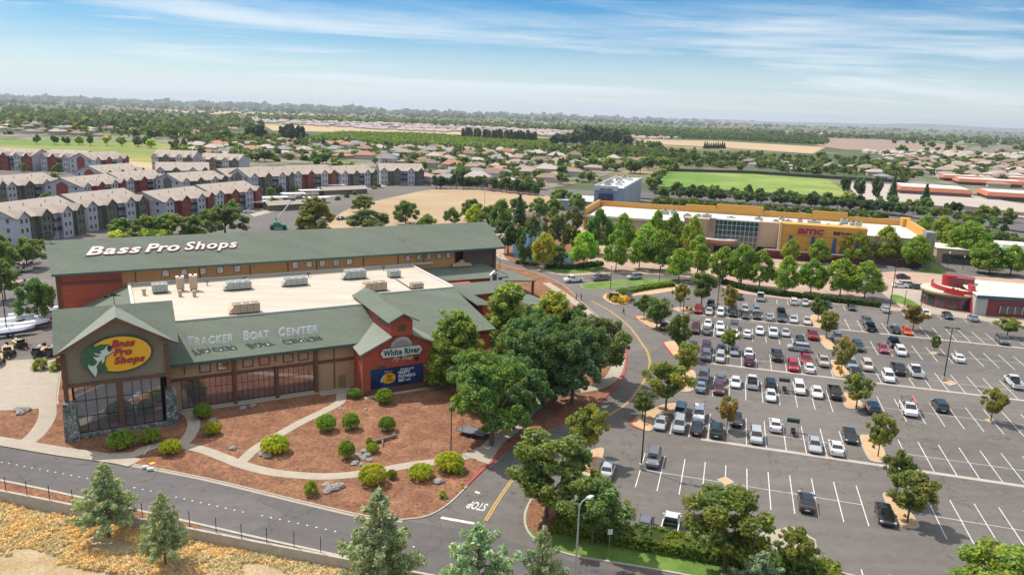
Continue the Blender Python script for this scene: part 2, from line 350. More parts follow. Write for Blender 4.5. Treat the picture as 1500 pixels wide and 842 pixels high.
class Protos:
    """first use hands out the prototype itself, later uses hand out copies of it and its parts"""
    def __init__(s): s.p = {}; s.used = set(); s.tree = {}
    def reg(s, key, o):
        s.p[key] = o
        def snap(x): return (x, [snap(c) for c in x.children])
        s.tree[key] = snap(o)
    def get(s, key):
        if key not in s.used: s.used.add(key); return s.p[key]
        def cp_(node, par):
            c = node[0].copy(); COL.objects.link(c); c.parent = par
            for k in node[1]: cp_(k, c)
            return c
        return cp_(s.tree[key], None)
    def purge(s):
        for k, o in s.p.items():
            if k not in s.used:
                def rm(n):
                    for c in n[1]: rm(c)
                    bpy.data.objects.remove(n[0])
                rm(s.tree[k])
PR = Protos()
ORD = ['first', 'second', 'third', 'fourth', 'fifth', 'sixth', 'seventh', 'eighth', 'ninth', 'tenth', 'eleventh', 'twelfth', 'thirteenth', 'fourteenth', 'fifteenth', 'sixteenth', 'seventeenth', 'eighteenth', 'nineteenth', 'twentieth', 'twenty-first', 'twenty-second', 'twenty-third', 'twenty-fourth', 'twenty-fifth', 'twenty-sixth', 'twenty-seventh', 'twenty-eighth', 'twenty-ninth', 'thirtieth']

def text_mesh(body, size=1.0, ext=0.05, bold=0.0, shear=0.0, align='LEFT', spacing=1.0, scale=(1, 1)):
    cu = bpy.data.curves.new('t', 'FONT'); cu.body = body; cu.size = size; cu.extrude = ext; cu.offset = bold; cu.shear = shear; cu.align_x = align; cu.space_character = spacing
    cu.resolution_u = 3
    ob = bpy.data.objects.new('t', cu); COL.objects.link(ob); bpy.context.view_layer.update()
    me = bpy.data.meshes.new_from_object(ob.evaluated_get(bpy.context.evaluated_depsgraph_get()))
    bpy.data.objects.remove(ob); bpy.data.curves.remove(cu)
    if scale != (1, 1): me.transform(Matrix.Diagonal((scale[0], scale[1], 1, 1)))
    return me
def meshobj(name, me, m, parent=None, loc=(0, 0, 0), rot=(0, 0, 0)):
    me.materials.clear(); me.materials.append(m); me.name = name
    o = bpy.data.objects.new(name, me); COL.objects.link(o); o.parent = parent; o.location = loc; o.rotation_euler = rot; return o

# ------------------------------------------------------------ ground shapes
def smooth_closed(P, n=5):
    out = []; N_ = len(P)
    for i in range(N_):
        p0, p1, p2, p3 = (Vector(P[(i+k-1) % N_]) for k in range(4))
        for j in range(n):
            t = j/n; out.append(0.5*((2*p1)+(p2-p0)*t+(2*p0-5*p1+4*p2-p3)*t*t+(3*p1-p0-3*p2+p3)*t**3))
    return out
def smooth_open(P, n=8):
    P = [Vector(p) for p in P]; Q = [P[0]*2-P[1]]+P+[P[-1]*2-P[-2]]; out = []
    for i in range(len(P)-1):
        p0, p1, p2, p3 = Q[i:i+4]
        for j in range(n):
            t = j/n; out.append(0.5*((2*p1)+(p2-p0)*t+(2*p0-5*p1+4*p2-p3)*t*t+(3*p1-p0-3*p2+p3)*t**3))
    out.append(P[-1]); return out
def inset(P, d):
    n = len(P); a = sum(P[i].x*P[(i+1) % n].y-P[(i+1) % n].x*P[i].y for i in range(n))
    if a < 0: P = P[::-1]
    out = []
    for i in range(n):
        e1 = (P[i]-P[i-1]); e2 = (P[(i+1) % n]-P[i]); e1.z = e2.z = 0
        if e1.length < 1e-6 or e2.length < 1e-6: out.append(P[i].copy()); continue
        n1 = Vector((-e1.y, e1.x, 0)).normalized(); n2 = Vector((-e2.y, e2.x, 0)).normalized(); m = n1+n2
        if m.length < 0.2: m = n1
        m.normalize(); k = d/max(0.5, m.dot(n1)); out.append(P[i]+m*k)
    return out
def flat(name, P, z, m, kind='structure'):
    mb = MB(); mb.add([(p[0], p[1], z) for p in P], [tuple(range(len(P)))]); o = mb.build(name, m)
    if o.data.polygons[0].normal.z < 0: o.data.flip_normals()
    return tag(o, kind=kind)
def raised(name, P, m, h=0.13, kerb=M_kerb, kname='kerb', kw=0.2):
    k = MB(); k.prism([(p.x, p.y) for p in P], -0.05, h, False); ko = k.build(kname, kerb); tag(ko, kind='structure')
    I = inset([Vector((p.x, p.y, 0)) for p in P], kw)
    return flat(name, I, h+0.006, m)
def ribbon(name, P, w, z, m, th=0.0, kind='structure', w2=None):
    mb = MB(); vs = []; n = len(P)
    for i, p in enumerate(P):
        d = (P[min(n-1, i+1)]-P[max(0, i-1)]); d.z = 0; d.normalize(); nn = Vector((-d.y, d.x, 0)); ww = w if w2 is None else w+(w2-w)*i/(n-1)
        vs += [p+nn*ww/2, p-nn*ww/2]
    top = [(v.x, v.y, z) for v in vs]; mb.add(top, [(2*i, 2*i+1, 2*i+3, 2*i+2) for i in range(n-1)])
    if th:
        mb.add(top+[(v.x, v.y, z-th) for v in vs], [(2*i, 2*i+2, 2*n+2*i+2, 2*n+2*i) for i in range(n-1)]+[(2*i+3, 2*i+1, 2*n+2*i+1, 2*n+2*i+3) for i in range(n-1)]+[(0, 1, 2*n+1, 2*n)[::-1], (2*n-1, 2*n-2, 4*n-2, 4*n-1)[::-1]])
    o = mb.build(name, m)
    if kind: tag(o, kind=kind)
    return o
def GP(*pts): return [G(*p) for p in pts]

# ------------------------------------------------------------ terrain and site surfaces
WALL = [G(-150, 691), G(0, 720), G(136, 747), G(267, 773.5), G(375, 795), G(521, 823), G(640, 846), G(800, 872)]
dL = (WALL[0]-WALL[1]).normalized(); dR = (WALL[-1]-WALL[-2]).normalized()
Lw = WALL[0]+dL*2500; Rw = WALL[-1]+dR*2500
M_far = two_tone('valley_ground', (0.075, 0.095, 0.04), (0.26, 0.20, 0.115), 0.0022, 0.50, 0.62, fine=0.25, fs=0.02, stretch=(0.5, 1.0, 1, 0))
gb = MB(); FARP = [Lw]+WALL+[Rw, Vector((22000, 25000, 0)), Vector((-22000, 25000, 0))]
gb.add([(p.x, p.y, 0) for p in FARP], [tuple(range(len(FARP)))]); g0 = gb.build('ground', M_far)
if g0.data.polygons[0].normal.z < 0: g0.data.flip_normals()
tag(g0, kind='structure')
flat('dry_verge', [Lw]+WALL+[Rw, Vector((2500, -300, 0)), Vector((-2500, -300, 0))], -1.3, M_dry)
ZB = 0.03
dev = WALL+[Vector((150, 25, 0)), Vector((330, 60, 0)), Vector((420, 330, 0)), Vector((300, 470, 0)), Vector((60, 480, 0)), Vector((-60, 490, 0)), Vector((-470, 640, 0)), Vector((-560, 300, 0)), Vector((-420, 120, 0))]
flat('asphalt', dev, ZB, M_asph)
# boulevard along the verge
NK = [G(-170, 618), G(0, 650), G(155, 674), G(290, 699), G(400, 725), G(500, 749), G(545, 758), G(590, 762)]
SK = [G(-150, 676), G(0, 704), G(108, 727), G(206, 749), G(290, 768), G(350, 782), G(521, 820), G(640, 846), G(800, 878)]
road = smooth_open(NK, 5)+[G(700, 779), G(790, 806), G(850, 826), G(960, 848), G(1060, 872)]+SK[::-1]
flat('road', road, ZB+0.008, M_road)
# verge kerb, mulch strip, kerb wall
ribbon('verge_kerb', smooth_open(SK[:8], 5), 0.35, 0.15, M_kerb, 0.2)
st_ = MB(); a = [SK[i] for i in range(0, 5)]; b = [WALL[0], WALL[1], WALL[2], WALL[3], G(290, 778)]
o = flat('mulch_strip', a+b[::-1], 0.10, M_mulch)
wl = MB()
for i in range(len(WALL)-1):
    p, q = WALL[i], WALL[i+1]; d = (q-p).normalized(); n = Vector((-d.y, d.x, 0))*0.16
    wl.hexa([(*(p+n)[:2], -1.4), (*(p-n)[:2], -1.4), (*(q-n)[:2], -1.4), (*(q+n)[:2], -1.4), (*(p+n)[:2], 0.24), (*(p-n)[:2], 0.24), (*(q-n)[:2], 0.24), (*(q+n)[:2], 0.24)])
tag(wl.build('retaining_wall', M_kerb), 'long low concrete retaining wall between boulevard and dry grass', 'wall')
# fence posts: thin dark steel stakes on the verge, each its own thing
fp = []
for x, yb, yt in [(9, 722, 703), (40, 728, 708), (73, 735, 715), (107, 741, 721), (209, 762, 739), (278, 773, 753), (317, 783, 760), (354, 792, 767), (391, 798, 773), (431, 804, 780), (470, 812, 788), (509, 820, 795), (591, 836, 811)]:
    fp.append(G(x, yb-1))
post_me = None
for i, p in enumerate(fp):
    if post_me is None:
        mb = MB(); mb.tube((0, 0, -0.1), (0, 0, 2.0), 0.045, n=6); mb.box(-0.03, 0.03, -0.07, 0.07, 1.92, 2.0); o = mb.build('fence_post', M_bronze); post_me = o.data
    else: o = bpy.data.objects.new('fence_post', post_me); COL.objects.link(o)
    o.location = (p.x, p.y, 0); tag(o, 'slim dark steel fence post on the verge, %s from the left along the kerb wall' % ORD[i], 'fence post', 'fence posts along the verge wall')

# store site
SITE_K = smooth_open(NK, 5)+smooth_open([G(590, 762), G(625, 757), G(655, 741), G(680, 718), G(700, 695), G(717, 680)], 5)[1:]+smooth_open([G(717, 680), G(745, 655), G(790, 633), G(845, 610), G(880, 588), G(905, 562), G(916, 540), G(917, 518), G(911, 498), G(895, 478), G(872, 460), G(848, 438), G(822, 416), G(785, 400), G(745, 390), G(720, 383)], 5)[1:]
site = SITE_K+[BW(66, 76), BW(40, 70), BW(-30.5, 70), BW(-30.5, 13), G(84, 592), G(61, 598), G(28, 600), G(-20, 602), G(-90, 604)]
raised('store_grounds', site, M_mulch, 0.13)
redk = smooth_open([G(683, 712), G(700, 695), G(717, 680), G(745, 655), G(790, 633), G(845, 610), G(880, 588), G(905, 562), G(916, 540), G(917, 518), G(911, 498), G(895, 478)], 6)
ribbon('red_kerb', [p+Vector((0.0, 0.0, 0)) for p in redk], 0.36, 0.155, M_redk, 0.2)
ribbon('gutter', smooth_open(NK, 6), 0.9, ZB+0.014, M_conc)
ZS = 0.142+0.01
# west display yard
flat('display_yard', [G(-90, 604), G(-20, 602), G(28, 600), G(61, 598), G(84, 592), BW(-30.6, 13), BW(-30.6, 36), BW(-55, 38), BW(-78, 22), G(-100, 540)], ZB+.02, M_conc)
ribbon('footpath', smooth_open([G(70, 592), G(69, 612), G(56, 634), G(36, 652)], 6), 2.3, ZS+.004, M_conc)
ribbon('sidewalk', smooth_open([G(-90, 632), G(-20, 643.5), G(40, 653.5), G(90, 662), G(140, 669), G(175, 674), G(198, 679)], 5), 2.3, ZS, M_conc)
ribbon('footpath', smooth_open([G(160, 669), G(195, 667), G(215, 658), G(243, 652), G(290, 658), G(330, 672), G(355, 682), G(400, 693), G(450, 698), G(490, 698.5), G(540, 693), G(602, 682), G(650, 676), G(690, 667), G(722, 653)], 7), 1.75, ZS+.008, M_conc)
ribbon('footpath', smooth_open([G(262, 655), G(276, 642), G(284, 625), G(280, 610), G(266, 600)], 6), 1.75, ZS+.012, M_conc)
ribbon('footpath', smooth_open([G(352, 679), G(375, 658), G(405, 640), G(440, 620), G(475, 603), G(498, 590), G(500, 580), G(505, 569)], 6), 1.6, ZS+.016, M_conc)
flat('doorstep', [BW(7.2, -2.3), BW(12.6, -2.3), BW(12.6, -0.1), BW(7.2, -0.1)], ZS+.02, M_conc)
flat('corner_pad', [G(675, 668), G(704, 655), G(725, 636), G(742, 640), G(735, 652), G(716, 681), G(700, 676)], ZS+.012, M_conc)
ribbon('sidewalk', smooth_open([G(722, 650), G(755, 625), G(775, 602), G(800, 583), G(838, 574), G(875, 567), G(897, 553), G(906, 530), G(904, 508), G(890, 486), G(862, 460), G(835, 438), G(800, 415)], 6), 2.4, ZS+.004, M_conc)
ribbon('wall_foot_strip', [BW(13.3, -6.0), BW(27.5, -6.0)], 0.9, ZS+.02, M_conc)
ribbon('wall_foot_strip', [BW(-10, -0.75), BW(7.1, -0.75)], 0.8, ZS+.02, M_conc)
# drive markings
yl = smooth_open([G(866, 441), G(893, 455), G(916, 473), G(929, 487), G(940, 503), G(948, 515), G(952, 531), G(949, 548), G(940, 563), G(924, 585), G(905, 600), G(870, 620), G(840, 635), G(812, 650), G(784, 672), G(760, 692), G(745, 710), G(728, 735), G(711, 763)], 6)
for sgn in (-1, 1):
    off = []
    for i, p in enumerate(yl):
        d = yl[min(len(yl)-1, i+1)]-yl[max(0, i-1)]; d.normalize(); off.append(p+Vector((-d.y, d.x, 0))*0.14*sgn)
    ribbon('centre_line', off, 0.16, ZB+0.014, M_yellow)
ribbon('stop_line', [G(646, 758), G(694, 766.5)], 0.5, ZB+0.018, M_white)
me = text_mesh('STOP', 1.0, 0.0, 0.018, align='CENTER'); o = meshobj('stop_lettering', me, M_white)
ctr = G(699, 741); dvec = G(682, 738)-G(716, 744.5); ang = math.atan2(dvec.y, dvec.x)
me.transform(Matrix.Translation((0, -0.35, 0))); me.transform(Matrix.Diagonal((0.98, 2.5, 1, 1))); o.location = (ctr.x, ctr.y, ZB+0.020); o.rotation_euler = (0, 0, ang); tag(o, kind='structure')
flat('painted_arrow', [G(697, 719), G(704, 721.5), G(701, 723.5), G(695, 721)], ZB+0.018, M_white)
mb = MB()
for A_, B_, n in ((G(2.5, 676.6), G(128, 700.5), 12), (G(197, 714), G(221, 719), 3), (G(258, 728), G(356, 749.6), 9), (G(384, 755), G(491, 778), 9), (G(590, 797), G(606, 800.5), 2)):
    for i in range(n):
        p = A_.lerp(B_, i/(n-1)); mb.tube((p.x, p.y, ZB+.008), (p.x, p.y, ZB+0.028), 0.12, 0.08, n=8)
tag(mb.build('lane_dots', M_white), kind='structure')
for px, py, r in ((690, 734, 1.0), (752, 722, 0.9)):      # manhole covers
    p = G(px, py); mb = MB(); mb.tube((p.x, p.y, ZB), (p.x, p.y, ZB+0.012), 0.42, n=20); tag(mb.build('manhole_cover', mat('cast_iron', (0.08, 0.078, 0.075), 0.8)), kind='structure')

# islands of decomposed granite with painted noses
ISL = [([(925, 622), (931, 611), (957, 599), (975, 592), (1000, 592), (992, 605), (962, 608), (956, 629), (943, 631)], True),
 ([(1003, 543), (1018, 545), (1018.5, 566), (1010, 574), (992, 572), (990, 560)], False),
 ([(972, 503), (978, 500.5), (993, 500), (999, 505), (1003, 520), (997, 527), (986, 522)], True),
 ([(930, 465), (941, 463), (978, 471), (976, 480), (950, 479)], True),
 ([(986, 453), (996, 450), (1016, 452), (1021, 457), (1004, 459)], False),
 ([(1187, 463), (1200, 463), (1216, 478), (1206, 481), (1192, 478)], False),
 ([(1199, 493), (1209, 493), (1224, 510), (1213, 512), (1203, 503)], False),
 ([(1216, 530), (1227, 529), (1243, 545), (1243, 551), (1233, 552.5), (1222, 550)], False),
 ([(1233, 577), (1250, 578), (1265, 594), (1263, 599), (1239, 597)], False),
 ([(1259, 640), (1270, 637.5), (1283, 639), (1296, 662), (1296, 674), (1288, 678), (1271, 671)], False),
 ([(1293, 727), (1300, 722), (1312, 724), (1345, 766), (1341, 774), (1329, 773), (1315, 768)], False),
 ([(884, 657), (862, 662), (850, 680), (852, 694), (873, 698), (880, 680)], False)]
for P, nose in ISL:
    W_ = smooth_closed([G(*p) for p in P], 4); raised('parking_island', W_, M_sand, 0.13, kw=0.18)
    if nose:
        ribbon('red_kerb', smooth_open([G(*P[-1]), G(*P[0]), G(*P[1])], 5), 0.34, 0.15, M_redk, 0.18)
for cx, cy, w, h in ((1063, 705, 13, 6.5), (1392, 561.5, 12, 4), (1368, 517.5, 8, 2.5), (1451, 616.5, 10, 3.5), (1066, 566, 7, 2.5), (1066, 522, 5, 2)):
    raised('tree_diamond', [G(cx-w, cy-.3*h), G(cx, cy-h), G(cx+w, cy+.3*h), G(cx, cy+h)], M_sand, 0.13, kw=0.15)

# parking rows
ZL = ZB+0.006
lm = MB(); swm = MB()
def lbox(mb, s0, s1, t0, t1, z):
    mb.add([tuple(S(s0, t0, z)), tuple(S(s1, t0, z)), tuple(S(s1, t1, z)), tuple(S(s0, t1, z))], [(0, 1, 2, 3)])
SP = 2.75
rows = {1: (0.0, 0.2, [(-18.2, 13.5), (17.2, 75)], True), 2: (18.4, 0.2, [(-13.6, 13.9), (19.4, 82)], True), 3: (37.2, 0.2, [(-8.8, 13.9), (17, 82)], True), 4: (55.6, -0.5, [(-9, 13.5), (16, 85)], True),
        5: (74.4, -0.9, [(-14, 12.8), (15.6, 85)], True), 6: (92.7, -1.2, [(-12.2, 12.5), (15, 90)], True)}
for r, (t0, s0, spans, dbl) in rows.items():
    for a, b in spans:
        k = math.ceil((a-s0)/SP); k1 = math.floor((b-s0)/SP)
        lbox(lm, s0+k*SP, s0+k1*SP, t0-.05, t0+.05, ZL+0.002)
        while k <= k1:
            lbox(lm, s0+k*SP-.06, s0+k*SP+.06, t0-5.3, t0+5.3, ZL+0.004); k += 1
for a, b in [(-1, 27), (30.5, 65)]:
    s = 0.2+SP*math.ceil((a-.2)/SP)
    while s <= b: lbox(lm, s-.06, s+.06, 107.2, 112.2, ZL+0.004); s += SP
s = -13.0
while s < 40: lbox(lm, s-.06, s+.06, -20.5, -15.2, ZL+0.004); s += SP
tag(lm.build('parking_lines', M_white), kind='structure')
for t in (13.0, 50.2, 87.3):
    lbox(swm, -9.0 if t < 60 else -13, 90, t-.42, t+.42, ZL+0.008)
tag(swm.build('drainage_swale', M_swale), kind='structure')
# hedge strip on the south edge
HS = smooth_open([G(800, 722), G(782, 726), G(772, 740), G(767, 757), G(770, 775), G(782, 790), G(806, 804), G(845, 816), G(900, 825), G(965, 836), G(1040, 850), G(1120, 866), G(1230, 885)], 5)+[G(1330, 868), G(1253, 843), G(1190, 829), G(1165, 818), G(1030, 799), G(903, 778), G(880, 765), G(850, 748)]
raised('lawn_strip', HS, M_grass, 0.13, kw=0.25)
flat('mulch_bed', smooth_closed([G(783, 729), G(772, 755), G(775, 775), G(800, 788), G(830, 775), G(838, 755), G(815, 733)], 4), 0.145, M_mulch)
flat('concrete_pad', [G(1103, 783), G(1160, 770), G(1195, 790), G(1200, 826), G(1188, 822), G(1150, 812)], ZB+0.008, M_conc)
# plaza side
PZ = smooth_open([G(733, 380), G(752, 384), G(785, 395), G(830, 404), G(900, 401), G(980, 404), G(1040, 413), G(1075, 428), G(1130, 436), G(1200, 444), G(1270, 450), G(1310, 456), G(1325, 455)], 5)+[G(1428, 469), G(1560, 490), S(105, 112), S(105, 176), S(60, 176), S(-62, 178), S(-66, 220), G(700, 345), G(716, 365)]
raised('plaza', PZ, M_plaza, 0.13, kw=0.2)
ZP = 0.15
flat('plaza_drive', smooth_open([G(1322, 452), G(1300, 436), G(1280, 418), G(1285, 402), G(1320, 398), G(1400, 404), G(1480, 408)], 4)+[G(1520, 412), G(1520, 398), G(1400, 392), G(1290, 390), G(1262, 404), G(1258, 425), G(1285, 447)], ZP+.004, M_asph)
flat('plaza_concrete', smooth_open([G(1306, 442), G(1300, 424), G(1330, 424), G(1352, 428), G(1368, 440), G(1400, 452), G(1430, 462), G(1500, 474)], 4)+[G(1560, 484), G(1500, 478), G(1427, 468), G(1370, 459)], ZP+.008, M_conc)
for nm, P, m in (('lawn', [(1306, 432), (1322, 435), (1346, 447), (1344, 452), (1325, 447), (1305, 440)], M_grass),
                 ('lawn', [(850, 419), (860, 415.5), (900, 411.5), (940, 409.5), (990, 409.5), (998, 412), (950, 416), (914, 419.5), (887, 423.5), (862, 424)], M_grass),
                 ('lawn', [(792, 391), (830, 388), (870, 388), (885, 393), (870, 399), (830, 401), (800, 396)], M_grass),
                 ('lawn', [(1345, 390), (1365, 386), (1390, 399), (1380, 403), (1350, 398)], M_grass)):
    W_ = smooth_closed([G(*p) for p in P], 4)
    if nm == 'lawn' and P[0][0] == 850: raised('plaza_island', W_, m, 0.13, kw=0.2)
    else: flat(nm, W_, ZP+.012, m)
raised('plaza_island', smooth_closed([G(884, 437), (G(890, 430)), G(925, 425), G(985, 418), G(1010, 421), G(960, 431), G(928, 434), G(921, 444), G(900, 446)], 4), M_sand, 0.13)
flat('pond_bank', smooth_closed([G(738, 372), G(748, 340), G(770, 318), G(800, 314), G(828, 330), G(845, 360), G(862, 385), G(840, 392), G(790, 393), G(755, 386)], 5), ZP+.016, M_mulch)
flat('pond', smooth_closed([G(752, 372), G(757, 345), G(775, 326), G(795, 323), G(806, 345), G(820, 362), G(842, 384), G(815, 390), G(782, 388)], 6), ZP+.024, M_water)
# dirt lot beyond the store, streets
M_dirt = two_tone('bare_dirt', (0.35, 0.245, 0.145), (0.40, 0.30, 0.19), 0.02, 0.4, 0.6, fine=0.12, fs=0.4, stretch=(0.6, 1.6, 1, 0))
flat('dirt_lot', smooth_closed([G(478, 345), G(492, 318), G(520, 303), G(580, 288), G(640, 277), G(705, 277), G(770, 284), G(820, 291), G(800, 302), G(760, 312), G(700, 330), G(610, 350)], 4), ZB+.03, M_dirt)
raised('sidewalk', [G(372, 318), G(430, 303), G(480, 290), G(560, 274), G(600, 264.5), G(598, 263.5), G(556, 271.5), G(478, 286.5), G(428, 299), G(366, 314)], M_conc, 0.13)
# far fields: (name, pixel outline, height, material)
M_school = mat('school_paving', (0.40, 0.34, 0.30), 0.9, 0.08, 0.05)
M_sport = two_tone('sports_turf', (0.12, 0.22, 0.035), (0.26, 0.30, 0.08), 0.012, 0.42, 0.62, fine=0.12, fs=0.1)
M_park = two_tone('park_turf', (0.13, 0.20, 0.035), (0.33, 0.27, 0.09), 0.006, 0.45, 0.60, fine=0.15, fs=0.1, stretch=(0.4, 1.4, 1, 0))
M_field = mat('dry_field', (0.42, 0.30, 0.17), 0.95, 0.12, 0.004, var2=0.06, vs2=0.05)
M_brownf = mat('ploughed_field', (0.27, 0.185, 0.14), 0.95, 0.1, 0.004)
M_orchg = mat('orchard_floor', (0.08, 0.125, 0.03), 0.95, 0.15, 0.01)
M_estate = two_tone('estate_ground', (0.075, 0.10, 0.035), (0.24, 0.20, 0.165), 0.03, 0.42, 0.56, fine=0.2, fs=0.2)
M_olive = mat('olive_field', (.20, .21, .10), .95, .12, .003, var2=.08, vs2=.03)
z = 0.06
for nm, P, m in (('olive_field', [(0, 166), (300, 172), (560, 181), (380, 183), (100, 178)], M_olive), ('dry_field', [(200, 160), (420, 166), (520, 170), (300, 167)], M_field), ('olive_field', [(820, 187), (1180, 198), (1100, 202), (860, 195)], M_olive), ('dry_field', [(640, 176), (860, 183), (900, 187), (700, 181)], M_field),
                 ('olive_field', [(1240, 198), (1500, 207), (1560, 213), (1400, 211)], M_olive), ('dry_field', [(1080, 190), (1330, 198), (1420, 203), (1180, 196)], M_field), ('dry_field', [(0, 196), (120, 199), (230, 203), (0, 206)], M_field), 
                 ('estate_ground', [(150, 262), (330, 285), (545, 262), (600, 257), (800, 278), (870, 265), (905, 250), (1000, 235), (980, 215), (800, 212), (450, 202), (0, 196), (0, 215), (270, 215), (290, 235)], M_estate),
                 ('estate_ground', [(1290, 262), (1700, 330), (1900, 260), (1500, 210), (1330, 222), (1250, 240)], M_estate),
                 ('park', [(-100, 206), (60, 205), (250, 210), (285, 222), (288, 236), (235, 244), (120, 238), (-100, 224)], M_park),
                 ('dry_field', [(170, 236), (240, 240), (292, 236), (330, 262), (250, 262), (180, 252)], M_field),
                 ('dry_field', [(385, 183), (450, 184), (600, 190), (720, 196), (815, 203), (700, 202), (540, 195), (400, 192)], M_field),
                 ('orchard_floor', [(448, 203), (500, 195), (600, 197), (720, 203), (830, 208), (812, 216), (700, 217), (560, 211)], M_orchg),
                 ('dry_field', [(930, 204), (1050, 207), (1210, 216), (1190, 226), (1050, 216), (945, 211)], M_field),
                 ('ploughed_field', [(1205, 203), (1300, 205), (1420, 214), (1390, 223), (1240, 220), (1190, 213)], M_brownf),
                 ('sports_field', [(976, 252), (1110, 256), (1212, 264), (1254, 291), (1100, 282), (958, 274)], M_sport),
                 ('school_yard', [(1236, 268), (1330, 272), (1500, 300), (1560, 330), (1400, 305), (1262, 294)], M_school),
                 ('boulevard', [(940, 279), (1100, 290), (1260, 301), (1400, 315), (1560, 336), (1560, 350), (1420, 330), (1300, 316), (1100, 303), (930, 291)], M_road)):
    z += 0.03; flat(nm, GP(*P), z, m)

# ------------------------------------------------------------ the big outdoor store
ST_L = 'large outdoor store with green shingle roofs, red gable, stone-footed tower and pale flat roof'
store = empty('retail_store', OB, TH, ST_L, 'store')
SPLIT = {'hip_roof', 'wall_batten', 'timber_post', 'porch_post', 'roof_vent', 'wing_roof', 'wing_wall', 'entrance_canopy', 'canopy_post', 'tower_post', 'barge_board', 'corner_trim', 'timber_band', 'gable_roof', 'parapet_flashing', 'faded_lettering_board', 'support_frame'}
def P_(name, mb, m, parent=store):
    if name in SPLIT: return mb.each(name, m, parent)
    return mb.build(name, m, parent)
Zr = 11.8
FR = [(-18.5, 39.8), (-18.5, 9.1), (19.2, 9.1), (19.2, 15.7), (38.5, 15.8), (38.5, 39.8)]
roof_flat = P_('flat_roof', MB().prism(FR, Zr-0.6, Zr), M_membrane)
mb = MB()
for (a, b) in ((( -18.5, 9.1), (19.2, 9.1)), ((19.2, 15.7), (38.5, 15.8))): mb.box(a[0], b[0], a[1]-.12, a[1]+.14, Zr-.2, Zr+.22)
mb.box(38.25, 38.75, 15.9, 39.7, Zr-.2, Zr+.3); mb.box(-18.8, -18.3, 9.2, 39.7, Zr-.2, Zr+.42)
P_('parapet_flashing', mb, M_parapet, roof_flat)
# barn
bw = P_('barn_wall', MB().box(-30.2, -19.6, 39.9, 58, 0, 14.5), M_red)
mb = MB(); mb.box(-30.4, -19.6, 39.72, 39.9, 12.5, 12.95); mb.box(-30.45, -29.8, 39.7, 40.3, 0, 14.6); mb.box(-30.3, -19.6, 39.75, 39.9, 14.1, 14.5); P_('corner_trim', mb, M_brown, bw)
cw = P_('clerestory_wall', MB().box(-19.6, 49.8, 39.8, 58, 0, 14.5), M_ochre)
mb = MB()
for u in (-17.4, -5.9, 3.7, 11.3, 17.3, 27.6, 35.6, 41.8, 49.6): mb.box(u, u+.18, 39.66, 39.8, Zr, 14.4)
P_('wall_batten', mb, M_brown, cw)
P_('base_flashing', MB().box(-18.4, 44, 39.5, 39.79, Zr+.005, Zr+.32), M_parapet, cw)
for u in (-12.0, -8.7, -5.3, -2.0, 1.3, 12.9, 15.8, 18.6, 21.6, 24.5, 37.9, 40.6, 43.1, 45.6, 48.0):
    w = 1.1 if u < 30 else 0.95
    f = P_('window', MB().box(u-w/2-.12, u+w/2+.12, 39.70, 39.8, 12.75, 14.2), M_brown)
    P_('pane', MB().box(u-w/2, u+w/2, 39.66, 39.71, 12.88, 14.06), mat('curtained_pane', (0.50, 0.44, 0.42), 0.15, 0.6, 2.5, spec=0.8), f)
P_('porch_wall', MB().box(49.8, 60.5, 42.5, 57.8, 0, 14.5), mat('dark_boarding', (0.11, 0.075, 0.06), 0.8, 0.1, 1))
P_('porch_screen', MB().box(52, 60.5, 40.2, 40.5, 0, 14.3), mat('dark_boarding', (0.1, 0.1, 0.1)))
mb = MB(); mb.box(60.0, 60.6, 39.9, 40.6, 0, 14.4); mb.box(60.0, 60.6, 57.2, 57.8, 0, 14.4); P_('porch_post', mb, M_brown)
e0, r0, s0_ = 14.85, 19.45, 0.438
bm = MB()
bm.slabpoly([(-30.9, 38.5, e0), (62.3, 38.5, e0), (62.3, 49, r0), (-32.2, 49, r0)], 0.35)
bm.slabpoly([(-30.9, 59.5, e0), (-32.2, 49, r0), (62.3, 49, r0), (62.3, 59.5, e0)], 0.35)
bm.add([(-30.2, 40, 14.4), (-30.2, 58, 14.4), (-30.2, 49, 18.8), (60.5, 40, 14.4), (60.5, 58, 14.4), (60.5, 49, 18.8)], [(0, 2, 1), (3, 4, 5)])
broof = P_('barn_roof', bm, M_shingle)
mb = MB(); mb.box(-30.95, 62.35, 38.38, 38.5, e0-.4, e0+.02); P_('fascia', mb, M_trim, broof)
mb = MB(); mb.tube((37.5, 43.7, r0-(49-43.7)*s0_+.05), (37.5, 43.7, r0-1.0), .07, n=6); mb.tube((38.2, 43.0, 16.9), (38.2, 43.0, 17.6), .07, n=6); P_('roof_vent', mb, M_galv, broof)
# hips either side of the flat roof
bm = MB()
bm.slabpoly([(-18.5, 39.7, Zr+.15), (-28.2, 39.7, 7.6), (-28.2, 5, 7.6), (-18.5, 9.1, Zr+.15)], .3)
bm.slabpoly([(38.55, 39.7, Zr-.02), (38.55, 15.9, Zr-.02), (40.6, 8, 9.9), (46, 12, 8.3), (46, 39.7, 8.3)], .3)
P_('hip_roof', bm, M_shingle)
bm = MB(); bm.slabpoly([(38.9, 40.4, 10.95), (57.2, 40.4, 10.95), (60.2, 32.4, 9.05), (44.2, 33, 9.05)], .3); bm.slabpoly([(42.5, 27.6, 9.5), (56.6, 27.8, 9.5), (54.6, 21.6, 8.4), (44.3, 21.2, 8.4)], .3)
bm.slabpoly([(60.2, 32.4, 9.05), (57.2, 40.4, 10.95), (64, 40.4, 7.6)], .3)
P_('wing_roof', bm, M_shingle)
bm = MB(); bm.box(43.8, 59, 33.4, 39.9, 0, 9.2); bm.box(43.8, 54.4, 22.4, 30, 0, 8.5); bm.box(43.8, 50, 27, 34, 0, 8.6); P_('wing_wall', bm, M_red)
